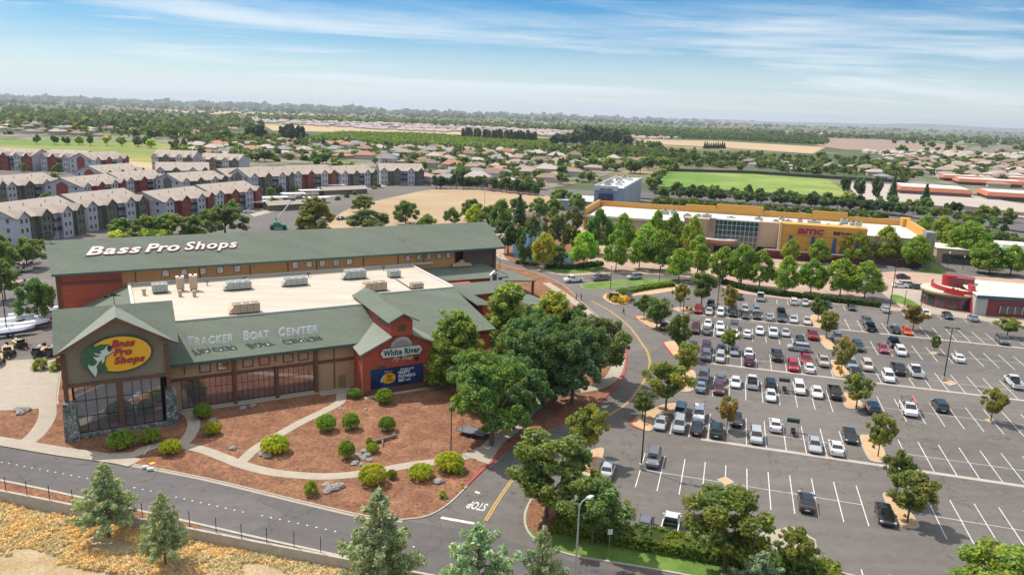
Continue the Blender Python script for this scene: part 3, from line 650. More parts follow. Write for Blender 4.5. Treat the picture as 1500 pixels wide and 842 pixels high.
bm = MB(); bm.slabpoly([(63, 45, 5.2), (75, 45, 4.2), (75, 60, 4.2), (63, 60, 5.2)], .3); bm.slabpoly([(58, 20, 5.6), (58, 32, 5.6), (66, 32, 4.3), (66, 20, 4.3)], .3); P_('entrance_canopy', bm, M_shingle)
bm = MB()
for u, v in ((74.5, 45.6), (74.5, 59.4), (65.6, 20.5), (65.6, 31.5)): bm.box(u-.25, u+.25, v-.25, v+.25, 0, 4.3)
P_('canopy_post', bm, M_brown)
# front range
P_('front_wall', MB().box(-15.2, 13.6, 0, 9.5, 0, 8.15), M_tan)
fr = P_('front_roof', MB().slabpoly([(-14.9, -0.9, 7.95), (19.0, -0.9, 7.95), (19.0, 9.1, Zr), (-14.9, 9.1, Zr)], .3), M_shingle)
P_('fascia', MB().box(-15.0, 12.9, -1.0, -0.9, 7.55, 7.98), M_trim, fr)
P_('east_roof', MB().slabpoly([(22.0, -0.9, 7.6), (39.8, -0.9, 7.6), (38.55, 15.7, Zr), (19.2, 15.7, Zr), (20.0, 8, 9.8)], .3), M_shingle)
P_('east_wall', MB().prism([(26.9, 0), (38.9, 0), (38.4, 15), (45, 15), (45, 34), (20, 34), (20, 9)], 0, 7.4), M_red)
bm = MB()
for u in (-5.75, 0.65, 6.95): bm.box(u-.28, u+.28, -0.55, 0.05, 0, 5.25 if abs(u-.65) < .1 else 7.7)
P_('timber_post', bm, M_brown)
bm = MB(); bm.box(-15, 13.4, -0.22, -0.02, 5.0, 5.42); bm.box(9.95, 10.1, -.12, -.02, 0.2, 7.6); bm.box(-12.9, -12.7, -.14, -.02, 6, 7.6); bm.box(0.5, 0.7, -.14, -.02, 6.2, 7.6); P_('timber_band', bm, M_brown)
for i, u in enumerate((-9.9, -7.35, -3.6, -1.1, 2.6, 5.0)):
    f = P_('window', MB().box(u-.85, u+.85, -.1, 0, 5.85, 7.35), mat('red_window_frame', (0.17, 0.06, 0.04), 0.7))
    P_('pane', MB().box(u-.63, u+.63, -.13, -.095, 6.05, 7.15), M_glass2 if i in (1, 3) else mat('blind_pane', (0.36, 0.24, 0.17), 0.2, 0.25, 2, spec=.8), f)
for a, b in ((-13.4, -6.05), (-5.45, .35), (.95, 6.65)):
    f = MB()
    for z0, z1 in ((.45, .62), (4.9, 5.02), (3.4, 3.46)): f.box(a, b, -.06, .0, z0, z1)
    n = max(3, int((b-a)/.8))
    for k in range(n+1): x = a+(b-a)*k/n; f.box(x-.03, x+.03, -.075, 0, .45, 5.0)
    fo = P_('shop_window', f, M_bronze); P_('pane', MB().box(a, b, -.035, -.005, .6, 4.92), M_glass2, fo)
P_('plinth', MB().box(-13.5, 6.7, -.3, 0, 0, .45), mat('pale_plinth', (.38, .33, .25), .9))
P_('side_door', MB().box(10.7, 11.9, -.08, -.002, .15, 2.4), mat('tan_door', (.25, .16, .09), .7))
# tower
bm = MB()
bm.box(-28.4, -15.1, -4.4, 7.4, 7.9, 12.6); bm.add([(-28.4, -4.4, 12.6), (-15.1, -4.4, 12.6), (-21.4, -4.4, 16.85), (-28.4, 7.4, 12.6), (-15.1, 7.4, 12.6)], [(0, 1, 2)])
bm.add([(-28.4, -4.4, 12.6), (-28.4, 7.4, 12.6), (-28.4, 1.5, 16.6), (-15.1, -4.4, 12.6), (-15.1, 7.4, 12.6), (-15.1, 1.5, 16.6)], [(0, 2, 1), (3, 4, 5)])
bm.box(-15.6, -15.1, -4.3, 7.4, 4.5, 8)
P_('tower_wall', bm, M_sage)
bm = MB(); zt = 17.2; ze = 12.72
bm.slabpoly([(-29.1, 1.6, zt), (-21.35, 1.6, zt), (-28.95, -5.5, ze), (-29.1, -5.5, ze)], .3)
bm.slabpoly([(-21.35, 1.6, zt), (-13.7, 1.6, zt), (-13.7, -5.5, ze), (-13.85, -5.5, ze)], .3)
bm.slabpoly([(-29.1, 1.6, zt), (-29.1, 8.7, ze), (-13.7, 8.7, ze), (-13.7, 1.6, zt)], .3)
troof = P_('tower_roof', bm, M_shingle)
bm = MB(); bm.slabpoly([(-21.35, 1.6, zt+.03), (-21.35, -5.7, zt+.03), (-28.98, -5.7, ze)], .3); bm.slabpoly([(-21.35, 1.6, zt+.03), (-13.82, -5.7, ze), (-21.35, -5.7, zt+.03)], .3)
P_('gable_roof', bm, mat('pale_green_shingles', (0.19, 0.21, 0.175), .85, .08, .6, var2=.1, vs2=3), troof)
bm = MB()
for sx in (-1, 1):
    x1 = -21.4+sx*7.55; bm.hexa([(-21.4, -5.72, zt-.42), (x1, -5.72, ze-.40), (x1, -5.60, ze-.40), (-21.4, -5.60, zt-.42), (-21.4, -5.72, zt-.02), (x1, -5.72, ze-.02), (x1, -5.60, ze-.02), (-21.4, -5.60, zt-.02)] if sx > 0 else
           [(x1, -5.72, ze-.40), (-21.4, -5.72, zt-.42), (-21.4, -5.60, zt-.42), (x1, -5.60, ze-.40), (x1, -5.72, ze-.02), (-21.4, -5.72, zt-.02), (-21.4, -5.60, zt-.02), (x1, -5.60, ze-.02)])
P_('barge_board', bm, M_brown, troof)
bm = MB()
for u in (-28.4, -15.6): bm.box(u, u+.55, -4.75, -4.2, 5.4, 12.3)
bm.box(-22.0, -21.3, -4.7, -4.15, 0.5, 7.9); bm.box(-28.5, -15.0, -4.72, -4.3, 7.55, 8.0); bm.box(-28.9, -28.2, -4.9, -4.4, 11.2, 12.0); bm.box(-15.3, -14.8, 2, 2.5, 5, 8)
P_('tower_post', bm, M_brown)
for a, b in ((-27.2, -22.0), (-21.3, -16.4)):
    f = MB()
    for k in range(5): x = a+(b-a)*k/4; f.box(x-.045, x+.045, -4.52, -4.4, .8, 7.6)
    for z0 in (.8, 3.1, 5.4, 7.5): f.box(a, b, -4.515, -4.4, z0, z0+.09)
    fo = P_('tower_window', f, M_bronze); P_('pane', MB().box(a, b, -4.46, -4.42, .85, 7.55), M_glass3, fo)
f = MB()
for k in range(5): y = -4+k*1.3; f.box(-15.3, -15.18, y-.04, y+.04, .8, 4.5)
fo = P_('tower_window', f, M_bronze); P_('pane', MB().box(-15.28, -15.22, -4.0, 1.3, .8, 4.5), M_glass, fo)
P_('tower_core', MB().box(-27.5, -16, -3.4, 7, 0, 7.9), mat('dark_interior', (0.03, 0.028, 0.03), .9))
def pier(cx, cy, w, h):
    m = MB(); random.seed(int(cx*10)); n = 9; rings = []
    for k in range(8):
        z = h*k/7; ww = w*(1.14-.2*k/7)
        rings.append([(cx+math.copysign(ww/2, dx)+random.uniform(-.07, .07) if abs(dx) > .01 else cx+random.uniform(-.05, .05), cy+math.copysign(ww/2, dy)+random.uniform(-.07, .07) if abs(dy) > .01 else cy, z) for dx, dy in ((-1, -1), (0, -1), (1, -1), (1, 0), (1, 1), (0, 1), (-1, 1), (-1, 0))])
    m.add([p for r in rings for p in r], [(8*k+i, 8*k+(i+1) % 8, 8*k+8+(i+1) % 8, 8*k+8+i) for k in range(7) for i in range(8)]+[tuple(range(56, 64))])
    return m
P_('stone_pier', pier(-27.9, -4.9, 1.6, 5.6), M_stone); P_('stone_pier', pier(-15.2, -4.4, 1.45, 5.5), M_stone)
P_('stone_planter', MB().prism([(-27, -5.2), (-24, -4.9), (-20, -5.0), (-16, -5.4), (-14.4, -4.6), (-14.6, -3.2), (-16, -4.4), (-27, -4.4)], 0, .75), M_stone)
# red restaurant gable
bm = MB(); bm.box(13.4, 26.8, -4.9, 9, .0, 7.4)
bm.add([(13.4, -4.9, 7.4), (26.8, -4.9, 7.4), (22.1, -4.9, 9.7), (18.1, -4.9, 9.7)], [(0, 1, 2, 3)])
P_('red_wall', bm, M_red)
bm = MB(); bm.box(18.2, 22.0, -4.9, 13.5, 8, 12.2); bm.add([(18.2, -4.9, 12.2), (22.0, -4.9, 12.2), (20.1, -4.9, 13.25), (18.2, 13.5, 12.2), (22, 13.5, 12.2), (20.1, 13.5, 13.25)], [(0, 1, 2), (3, 5, 4)])
dorm = P_('dormer', bm, M_red)
for v in (-3.4, -2.3, -1.2, -.1, 1.0): P_('window', MB().box(18.12, 18.2, v, v+.6, 10.9, 11.8), M_glass, dorm)
o = P_('window', MB().box(19.5, 20.8, -4.98, -4.9, 10.5, 11.6), mat('olive_louvre', (.09, .08, .04), .8), dorm)
bm = MB(); bm.slabpoly([(20.15, -5.7, 13.6), (17.5, -5.7, 12.25), (17.5, 14.6, 12.25), (20.15, 14.6, 13.6)], .2); bm.slabpoly([(20.15, -5.7, 13.6), (20.15, 14.6, 13.6), (22.9, 14.6, 12.2), (22.9, -5.7, 12.2)], .2)
P_('dormer_roof', bm, M_shingle, dorm)
bm = MB(); bm.slabpoly([(12.7, -5.6, 7.35), (18.2, -5.6, 9.85), (18.2, 4.9, 9.85), (12.9, -.7, 7.5)], .25); bm.slabpoly([(22.0, -5.6, 9.85), (27.6, -5.6, 7.3), (27.4, 1.0, 7.5), (22.0, 8.5, 9.95)], .25)
P_('gable_roof', bm, mat('pale_green_shingles', (0.2, 0.2, 0.2)))
P_('stone_base', MB().box(13.3, 26.9, -5.0, -4.9, 0, .9), mat('brown_stone_base', (.13, .075, .05), .9, .2, 2))
bm = MB(); bm.box(13.3, 13.5, -5.02, -4.88, 0, 7.3); bm.box(26.7, 26.9, -5.02, -4.88, 0, 7.3); P_('corner_trim', bm, mat('orange_trim', (.36, .09, .05), .7))
P_('downpipe', MB().tube((13.25, -5.1, 0), (13.25, -5.1, 7.1), .07), M_tan)
bm = MB()
for k in range(2):
    z = 4.6-k*.5; bm.box(14.3, 15.5, -4.94, -4.9, z-.5, z); bm.box(15.9, 17.3, -4.94, -4.9, z-.1, z+.8)
P_('faded_lettering_board', bm, mat('faded_red', (.25, .11, .07), .8))

# ---- signs (each hangs on the store and is its own thing); sign frame axes: x along wall, y up, z out
def wallframe(name, u, v, z, label, cat='sign', tilt=0.0, base=OB, rz=TH):
    o = bpy.data.objects.new(name, None); COL.objects.link(o); bas = BW(u, v, z)
    o.location = bas; o.rotation_euler = Euler((R(90)-tilt, 0, rz)); tag(o, label, cat); return o
def put_text(parent, name, body, x, y, w, h, m, ext=.04, bold=.02, shear=0.0, z=0.0, align=None, spacing=1.0):
    me = text_mesh(body, 1.0, ext, bold, shear, spacing=1.12 if len(body) > 3 else spacing); xs = [v.co.x for v in me.vertices]; ys = [v.co.y for v in me.vertices]
    x0, x1, y0, y1 = min(xs), max(xs), min(ys), max(ys); sx = w/(x1-x0); sy = h/(y1-y0)
    for v in me.vertices: v.co.x = (v.co.x-x0)*sx; v.co.y = (v.co.y-y0)*sy
    return meshobj(name, me, m, parent, (x, y, z))
M_logoY = mat('sign_yellow', (0.72, 0.40, 0.015), .45, .05, 1); M_logoR = mat('sign_red', (0.33, 0.022, 0.03), .45); M_darkrim = mat('dark_rim', (.02, .045, .05), .6)
M_fishg = mat('fish_green', (.02, .10, .05), .45, .5, 2.2); M_fishw = mat('fish_white', (.50, .58, .55), .45, .15, 2)
M_pink = mat('letter_cream', (.66, .55, .53), .6); M_maroon = mat('letter_maroon', (.13, .06, .06), .6)
def ellipse(rx, ry, n=48, a0=0, a1=2*PI): return [(rx*math.cos(a0+(a1-a0)*i/n), ry*math.sin(a0+(a1-a0)*i/n)) for i in range(n)]
def logo(parent, s, z0=0.0):
    """yellow oval with red italic name and a leaping bass, nominal 8 wide"""
    def pl(name, P, a, b, m): return MB().prism([(x*s, y*s) for x, y in P], z0+a, z0+b).build(name, m, parent)
    pl('oval_rim', [(x+.35, y-.02) for x, y in ellipse(4.15, 2.65)], 0, .10*s, M_darkrim)
    pl('oval_panel', [(x+.35, y) for x, y in ellipse(3.95, 2.48)], .10*s, .16*s, M_logoY)
    pl('fish_body', [(-1.0, 1.55), (-.55, 1.25), (-.5, .95), (-.75, .55), (-.2, .42), (-.9, .1), (-1.3, -.25), (-1.5, -.9), (-1.5, -1.5), (-1.25, -1.95), (-1.6, -2.3), (-2.3, -2.1), (-2.7, -2.6), (-3.1, -3.0), (-3.2, -2.4), (-3.7, -1.9), (-4.2, -1.2), (-4.35, -.5), (-4.1, .3), (-4.2, .8), (-3.6, 1.1), (-3.2, 1.6), (-2.5, 1.45), (-1.8, 1.65)], .16*s, .26*s, M_fishg)
    pl('fish_belly', [(-1.0, 1.5), (-1.15, .9), (-.95, .52), (-.1, .62), (-.75, .3), (-1.2, .02), (-1.45, -.1), (-1.6, -.8), (-1.9, -1.1), (-1.9, -.5), (-2.3, -.9), (-2.6, -1.4), (-2.55, -2.1), (-2.8, -2.9), (-3.2, -2.2), (-3.5, -1.6), (-3.6, -1.0), (-3.2, -1.3), (-2.8, -1.25), (-2.4, -.75), (-2.7, -.3), (-2.9, .0), (-2.4, -.1), (-2.0, .1), (-2.6, .3), (-2.7, .6), (-2.2, .35), (-1.8, .4), (-2.0, .7), (-1.5, .9)], .26*s, .30*s, M_fishw)
    pl('fish_mouth', [(-1.0, 1.5), (-.62, 1.25), (-.58, .95), (-.78, .68), (-.98, .62), (-1.08, 1.0)], .30*s, .33*s, M_black)
    for body, x, y, w, h in (('Bass', -.62, .95, 3.0, 1.12), ('Pro', -.45, -.25, 2.35, 1.1), ('Shops', -.45, -1.72, 3.9, 1.35)):
        put_text(parent, 'lettering', body, x*s, y*s, w*s, h*s, M_logoR, ext=.05*s, bold=.055, shear=.28, z=z0+.22*s)
lg = wallframe('oval_sign', -21.6, -4.85, 11.75, 'yellow oval sign with red Bass Pro Shops lettering and leaping fish on the tower gable')
logo(lg, 1.0)
# roof lettering on the barn
tb = math.atan(s0_)
rs = wallframe('roof_lettering', -25.3, 43.4, e0+(43.4-38.5)*s0_+.12, 'huge cream Bass Pro Shops lettering with maroon edge lying on the long barn roof', tilt=R(90)-tb)
for body, x, w, h in (('Bass', 0, 9.6, 2.9), ('Pro', 10.1, 6.4, 2.9), ('Shops', 17.3, 10.3, 2.9)):
    put_text(rs, 'letter_edge', body, x-.12, -.12-(0.75 if body == 'Shops' else 0), w+.24, h+(.99 if body == 'Shops' else .24), M_maroon, ext=.03, bold=.065, shear=.35)
    put_text(rs, 'lettering', body, x, -(.75 if body == 'Shops' else 0), w, h+(.75 if body == 'Shops' else 0), M_pink, ext=.03, bold=.02, shear=.35, z=.09)
# standing letters on the front roof
ts = wallframe('standing_lettering', -11.9, 2.2, 9.62, 'white standing TRACKER BOAT CENTER letters on the front green roof')
M_lw = mat('letter_white', (.85, .85, .88), .4); M_edge = mat('letter_return_blue', (.07, .10, .17), .5)
xx = [(0, 'T', 1.35, .95), (1.0, 'RACKER', 1.12, 5.6), (8.1, 'B', 1.35, .95), (9.15, 'OAT', 1.12, 3.0), (13.6, 'C', 1.35, 1.1), (14.8, 'ENTER', 1.12, 5.2)]
for x, b_, h, w in xx: put_text(ts, 'lettering', b_, x, 0, w, h*1.12, M_lw, ext=.04, bold=.022, shear=.12, z=.06); put_text(ts, 'letter_return', b_, x+.02, -.03, w+.02, h*1.12+.02, M_edge, ext=.04, bold=.022, shear=.12, z=-.04)
fm = MB()
for x in (.5, 2.6, 4.6, 6.2, 8.7, 10.4, 11.7, 14.2, 16.2, 18.2, 19.7): fm.box(x-.03, x+.03, -.85, .2, -.12, -.06); fm.tube((x, -.72, .4), (x, -.35, 1.2), .03, n=5)
fm.each('support_frame', M_galv, ts)
for x in (2.6, 4.6, 6.4, 10.2, 11.7, 15.2, 16.9, 18.6): MB().box(x-.14, x+.14, -.95, -.75, 1.0, 1.3).build('spotlight', M_wht, ts)
# restaurant sign
ws = wallframe('restaurant_sign', 20.0, -5.02, 7.0, 'white plaque with green White River lettering and cream Fly Shop script on the red gable')
def capsule(w, h, c): return [(-w/2, 0), (-w/2+c, -h/2), (w/2-c, -h/2), (w/2, 0), (w/2-c, h/2), (-w/2+c, h/2)]
MB().prism(capsule(7.6, 1.75, .5), 0, .12).build('plaque_edge', M_maroon, ws); MB().prism(capsule(7.3, 1.5, .45), .12, .18).build('plaque', mat('plaque_white', (.62, .62, .60), .5), ws)
put_text(ws, 'lettering', 'White River', -3.2, -.5, 6.4, 1.05, mat('letter_green', (.01, .12, .11), .5), ext=.04, bold=.04, z=.2)
put_text(ws, 'script', 'Fly Shop', -1.6, -1.75, 3.6, .95, mat('script_cream', (.50, .42, .28), .6), ext=.04, bold=.03, shear=.5, z=.1)
MB().prism([(-2.0, .8), (-1.8, 1.6), (-1.1, 2.3), (0, 2.6), (1.1, 2.35), (1.7, 1.7), (2.0, .95), (1.3, .8)], 0, .1).build('fish_board', mat('fish_board', (.30, .27, .25), .7, .2, 2), ws)
MB().prism([(-1.8, .95), (-1.0, 1.7), (.1, 2.0), (1.0, 1.6), (1.6, .9), (1.5, 1.9), (1.0, 2.3), (.2, 2.45), (-.8, 2.2), (-1.5, 1.6)], .1, .16).build('fish_silhouette', mat('fish_grey', (.42, .40, .38), .6), ws)
MB().prism([(2.3, -1.35), (2.9, -1.2), (3.1, -1.6), (2.7, -1.95), (2.35, -1.75)], 0, .15).build('fly_emblem', M_black, ws)
# banner
bn = wallframe('banner', 19.3, -5.0, 2.75, 'wide dark blue HAPPY FATHER\'S DAY banner with yellow oval logo on the red wall', 'banner')
MB().box(-4.6, 4.6, -1.65, 1.65, 0, .06).build('panel', two_tone('banner_blue', (.006, .02, .06), (.015, .05, .17), .35, .35, .65, .4, .1, 1.0), bn)
lgo = bpy.data.objects.new('logo', None)
def banner_logo():
    s = .36; cx, cy = -1.55, -.15
    m = MB().prism([(x*s+cx, y*s+cy) for x, y in ellipse(3.4, 2.5)], .06, .08).build('logo_panel', M_logoY, bn)
    for b_, x, y, w, h in (('Bass', -.8, .85, 2.9, 1.0), ('Pro', -.5, -.2, 2.0, .95), ('Shops', -1.1, -1.5, 3.4, 1.15)): put_text(bn, 'logo_lettering', b_, x*s+cx, y*s+cy, w*s, h*s, M_logoR, .01, .05, .28, .09)
    MB().prism([(x*s+cx-.75, y*s+cy) for x, y in ((-1.7, -1.6), (-1.9, -.4), (-1.2, .7), (-.3, 1.5), (.2, 1.3), (-.2, .6), (-.7, -.1), (-.8, -.9), (-1.1, -1.6))], .085, .10).build('logo_fish', M_fishw, bn)
banner_logo(); bpy.data.objects.remove(lgo)
M_bt = mat('banner_white', (.62, .66, .78), .5)
for b_, x, y, w, h in (('THANKS DAD!', .45, .98, 2.45, .28), ('HAPPY', .15, .32, 2.1, .56), ("FATHER'S", .15, -.36, 3.0, .56), ('DAY', .15, -1.04, 1.15, .56), ('2024', 1.4, -1.04, .95, .5)):
    if b_ != '2024': put_text(bn, 'lettering', b_, x, y, w, h, M_bt, .01, .06, 0, .08)
put_text(bn, 'script', 'and', 1.45, -1.0, .9, .5, M_bt, .01, .02, .4, .08); put_text(bn, 'script', 'Outdoors', -2.3, .95, 1.35, .26, M_bt, .01, .0, .4, .08)
# weather vanes
for u, v, z, lb in ((-21.35, 1.6, 17.2, 'black weather vane on the tower ridge'), (-31.4, 49, 19.4, 'black weather vane at the left end of the barn ridge')):
    t = empty('weather_vane', BW(u, v, z), TH, lb, 'weather vane'); MB().tube((0, 0, -.1), (0, 0, 1.9), .05, n=6).build('rod', M_black, t)
    m = MB(); m.box(-1.1, .9, -.05, .05, 1.28, 1.42); m.prism([(0, 0), (0, 0), (0, 0)], 0, 0) if False else None
    m.box(-1.25, -.8, -.05, .05, 1.15, 1.55); m.box(-.05, .05, -.6, .6, .98, 1.04); m.hexa([(-.5, -.04, 1.42), (.5, -.04, 1.42), (.5, .04, 1.42), (-.5, .04, 1.42), (-.35, -.04, 1.72), (.15, -.04, 1.72), (.15, .04, 1.72), (-.35, .04, 1.72)])
    m.build('figure', M_black, t)
# rooftop plant
def hvac(u, v, w, d, h, m, label, hood=True):
    t = empty('rooftop_unit', BW(u, v, Zr), TH, label, 'rooftop unit', 'air handling units on the flat roof')
    MB().box(-w/2, w/2, -d/2, d/2, .3, h).build('casing', m, t); MB().box(-w/2+.1, w/2-.1, -d/2+.1, d/2-.1, 0, .3).build('kerb_frame', M_bronze, t)
    if hood: MB().add([(-w/2, -d/2+.1, h*.75), (-w/2, d/2-.1, h*.75), (-w/2, d/2-.1, .5), (-w/2, -d/2+.1, .5), (-w/2-.8, -d/2+.1, .55), (-w/2-.8, d/2-.1, .55)], [(0, 3, 4), (1, 5, 2), (0, 4, 5, 1), (3, 2, 5, 4)]).build('intake_hood', m, t)
    mm = MB()
    for k in range(3): x = -w/2+w*(k+.5)/3; mm.tube((x, 0, h), (x, 0, h+.16), min(w/6, d/3)*.8, n=14)
    mm.build('fan_cowl', M_hvac, t)
    mm = MB()
    for k in range(1, 4): x = -w/2+w*k/4; mm.box(x-.02, x+.02, -d/2-.015, -d/2, .35, h-.05)
    mm.build('panel_seam', M_bronze, t)
hvac(-13.7, 31, 2.6, 2.2, 1.7, M_hvac, 'grey square rooftop unit left of the two tan flues', False)
hvac(-2.2+2, 28.6, 4.3, 2.2, 1.6, M_hvac, 'grey rooftop unit right of the two tan flues, with hood on its left')
hvac(-1.8, 10.9, 4.2, 2.2, 1.8, M_hvact, 'tan rooftop unit at the front edge above the TRACKER letters')
hvac(10.4, 28.3, 4.2, 2.2, 1.6, M_hvac, 'grey rooftop unit in the middle of the back row')
hvac(22.9, 30.3, 4.2, 2.2, 1.8, M_hvac, 'grey rooftop unit near the back wall behind the dormer')
hvac(23.3, 18.6, 4.2, 2.2, 1.8, M_hvact, 'tan rooftop unit just behind the dormer')
hvac(30.8, 28.9, 2.4, 2.0, 1.5, M_hvac, 'small grey rooftop unit near the right edge of the flat roof', False)
hvac(31.4, 17.4, 2.4, 1.6, 1.2, M_hvact, 'small tan rooftop unit at the right front corner of the flat roof', False)
for u, v, h, lb in ((-10.2, 31, 2.5, 'left'), (-8.0, 30.3, 2.8, 'right')):
    t = empty('exhaust_flue', BW(u, v, Zr), TH, 'tall tan exhaust flue with pale cap, %s one of the pair on the flat roof' % lb, 'flue', 'exhaust flues on the flat roof')
    MB().box(-.65, .65, -.5, .5, .4, h).build('casing', M_hvact, t); MB().box(-.7, -.2, -.5, .5, h, h+.3).box(.2, .7, -.5, .5, h, h+.3).build('cap', M_wht, t); MB().box(-.5, .5, -.4, .4, 0, .4).build('kerb_frame', M_bronze, t)
for u, v, lb in ((-16.4, 29.6, 'by the left edge of the flat roof'), (-10.7, 26.3, 'in front of the left tan flue'), (-8.4, 25.4, 'in front of the right tan flue')):
    t = empty('roof_fan', BW(u, v, Zr), TH, 'small tan mushroom roof fan ' + lb, 'roof fan', 'small fans on the flat roof'); MB().tube((0, 0, 0), (0, 0, .9), .3, n=12).build('stack', M_hvact, t); MB().tube((0, 0, .9), (0, 0, 1.2), .45, .35, n=12).build('cap', M_hvact, t)
for i, (u, v) in enumerate(((-5.2, 34), (-14.3, 35.2), (2, 35.5), (14.5, 35), (31, 36.2))):
    t = empty('roof_drain', BW(u, v, Zr), TH, 'dark pipe vent on the flat roof near the clerestory wall, %s from the left' % ORD[i], 'vent', 'pipe vents by the clerestory'); MB().tube((0, 0, 0), (0, 0, .7), .08, n=8).build('pipe', M_black, t); MB().box(-.4, .4, -.2, .2, .65, .8).build('cap', M_black, t)
m = MB()
for k in range(9): m.box(30.2+k*.02, 30.5+k*.02, 16.6+k*1.1, 16.9+k*1.1, Zr+.003, Zr+.1)
pipe = MB().tube((30.0, 16.5, Zr+.14), (30.3, 26.5, Zr+.14), .05, n=6).build('gas_pipe', M_bronze); pipe.location = OB; pipe.rotation_euler = (0, 0, TH); tag(pipe, 'thin dark gas pipe running across the flat roof near its right end', 'pipe')
m.build('pipe_block', M_bronze, pipe)
pl = empty('stored_crates', BW(51.2, 39.2, 10.6), TH, 'heap of tan crates and cartons stored on the wing roof by the dark porch', 'crates')
for k, (x, y, z, s) in enumerate(((-1.8, 0, .2, .6), (-.6, .1, .2, .8), (.8, 0, .2, .7), (1.9, .1, .2, .5), (.1, .3, 1.0, .5))): MB().box(x-s, x+s*.9, y-.5, y+.4, z, z+s*1.1).build('carton', M_hvact if k % 2 else M_sand, pl)
cp2 = empty('cupola_frame', BW(57.5, 32.4, 8.2), TH, 'white arched dormer frame on the red wing wall', 'dormer'); m = MB(); m.box(-2.1, -1.75, -.3, .2, 0, 1.6); m.box(-.55, -.2, -.3, .2, 0, 1.6)
m.hexa([(-2.3, -.4, 1.4), (-1.15, -.4, 2.3), (-1.15, .3, 2.3), (-2.3, .3, 1.4), (-2.3, -.4, 1.6), (-1.15, -.4, 2.55), (-1.15, .3, 2.55), (-2.3, .3, 1.6)]); m.hexa([(-1.15, -.4, 2.3), (0, -.4, 1.4), (0, .3, 1.4), (-1.15, .3, 2.3), (-1.15, -.4, 2.55), (0, -.4, 1.6), (0, .3, 1.6), (-1.15, .3, 2.55)]); m.build('arch', M_wht, cp2)
MB().box(-1.75, -.55, -.1, 0, 0, 1.7).build('pane', M_glass, cp2)

# ------------------------------------------------------------ trees and plants
rng = np.random.default_rng(11)
def leaf_mesh(name, C, Rr, n, size, m, outward=0.55, elong=1.4, flatten=1.0, cen=None):
    """n leaf faces spread through clumps with centres C and radii Rr"""
    C = np.asarray(C, float); Rr = np.asarray(Rr, float); w = Rr**2; w /= w.sum(); idx = rng.choice(len(C), n, p=w)
    d = rng.normal(size=(n, 3)); d /= np.linalg.norm(d, axis=1)[:, None]; rr = rng.random(n)**0.45
    pos = C[idx]+d*(Rr[idx]*rr)[:, None]*np.array([1, 1, flatten])
    nrm = d*outward+rng.normal(size=(n, 3))*0.45+np.array([0, 0, .35]); nrm /= np.linalg.norm(nrm, axis=1)[:, None]
    a = np.cross(nrm, rng.normal(size=(n, 3))); a /= np.linalg.norm(a, axis=1)[:, None]; b = np.cross(nrm, a)
    s = size*(0.6+0.8*rng.random(n))[:, None]; a = a*s*elong*.5; b = b*s*.5
    V = np.stack([pos-a, pos-b*.9, pos+a, pos+b*.9], 1).reshape(-1, 3)
    V[:, 2] = np.maximum(V[:, 2], 0.02)
    me = bpy.data.meshes.new(name); me.vertices.add(4*n); me.vertices.foreach_set('co', V.ravel()); me.loops.add(4*n); me.loops.foreach_set('vertex_index', np.arange(4*n, dtype=np.int32))
    me.polygons.add(n); me.polygons.foreach_set('loop_start', np.arange(0, 4*n, 4, dtype=np.int32)); me.polygons.foreach_set('loop_total', np.full(n, 4, dtype=np.int32))
    me.materials.append(m); me.update(calc_edges=True); me.validate(); return me
def limbs(mb, base_r, fork_z, targets, lean=(0, 0)):
    p = Vector((0, 0, -.1)); q = Vector((lean[0], lean[1], fork_z)); mb.tube(p, q, base_r, base_r*.72, 8)
    for t in targets:
        t = Vector(t); mid = q.lerp(t, .5)+Vector((0, 0, -.06*(t-q).length)); mb.tube(q-Vector((0, 0, .1)), mid, base_r*.5, base_r*.3, 5, False); mb.tube(mid, t, base_r*.3, base_r*.1, 5, False)
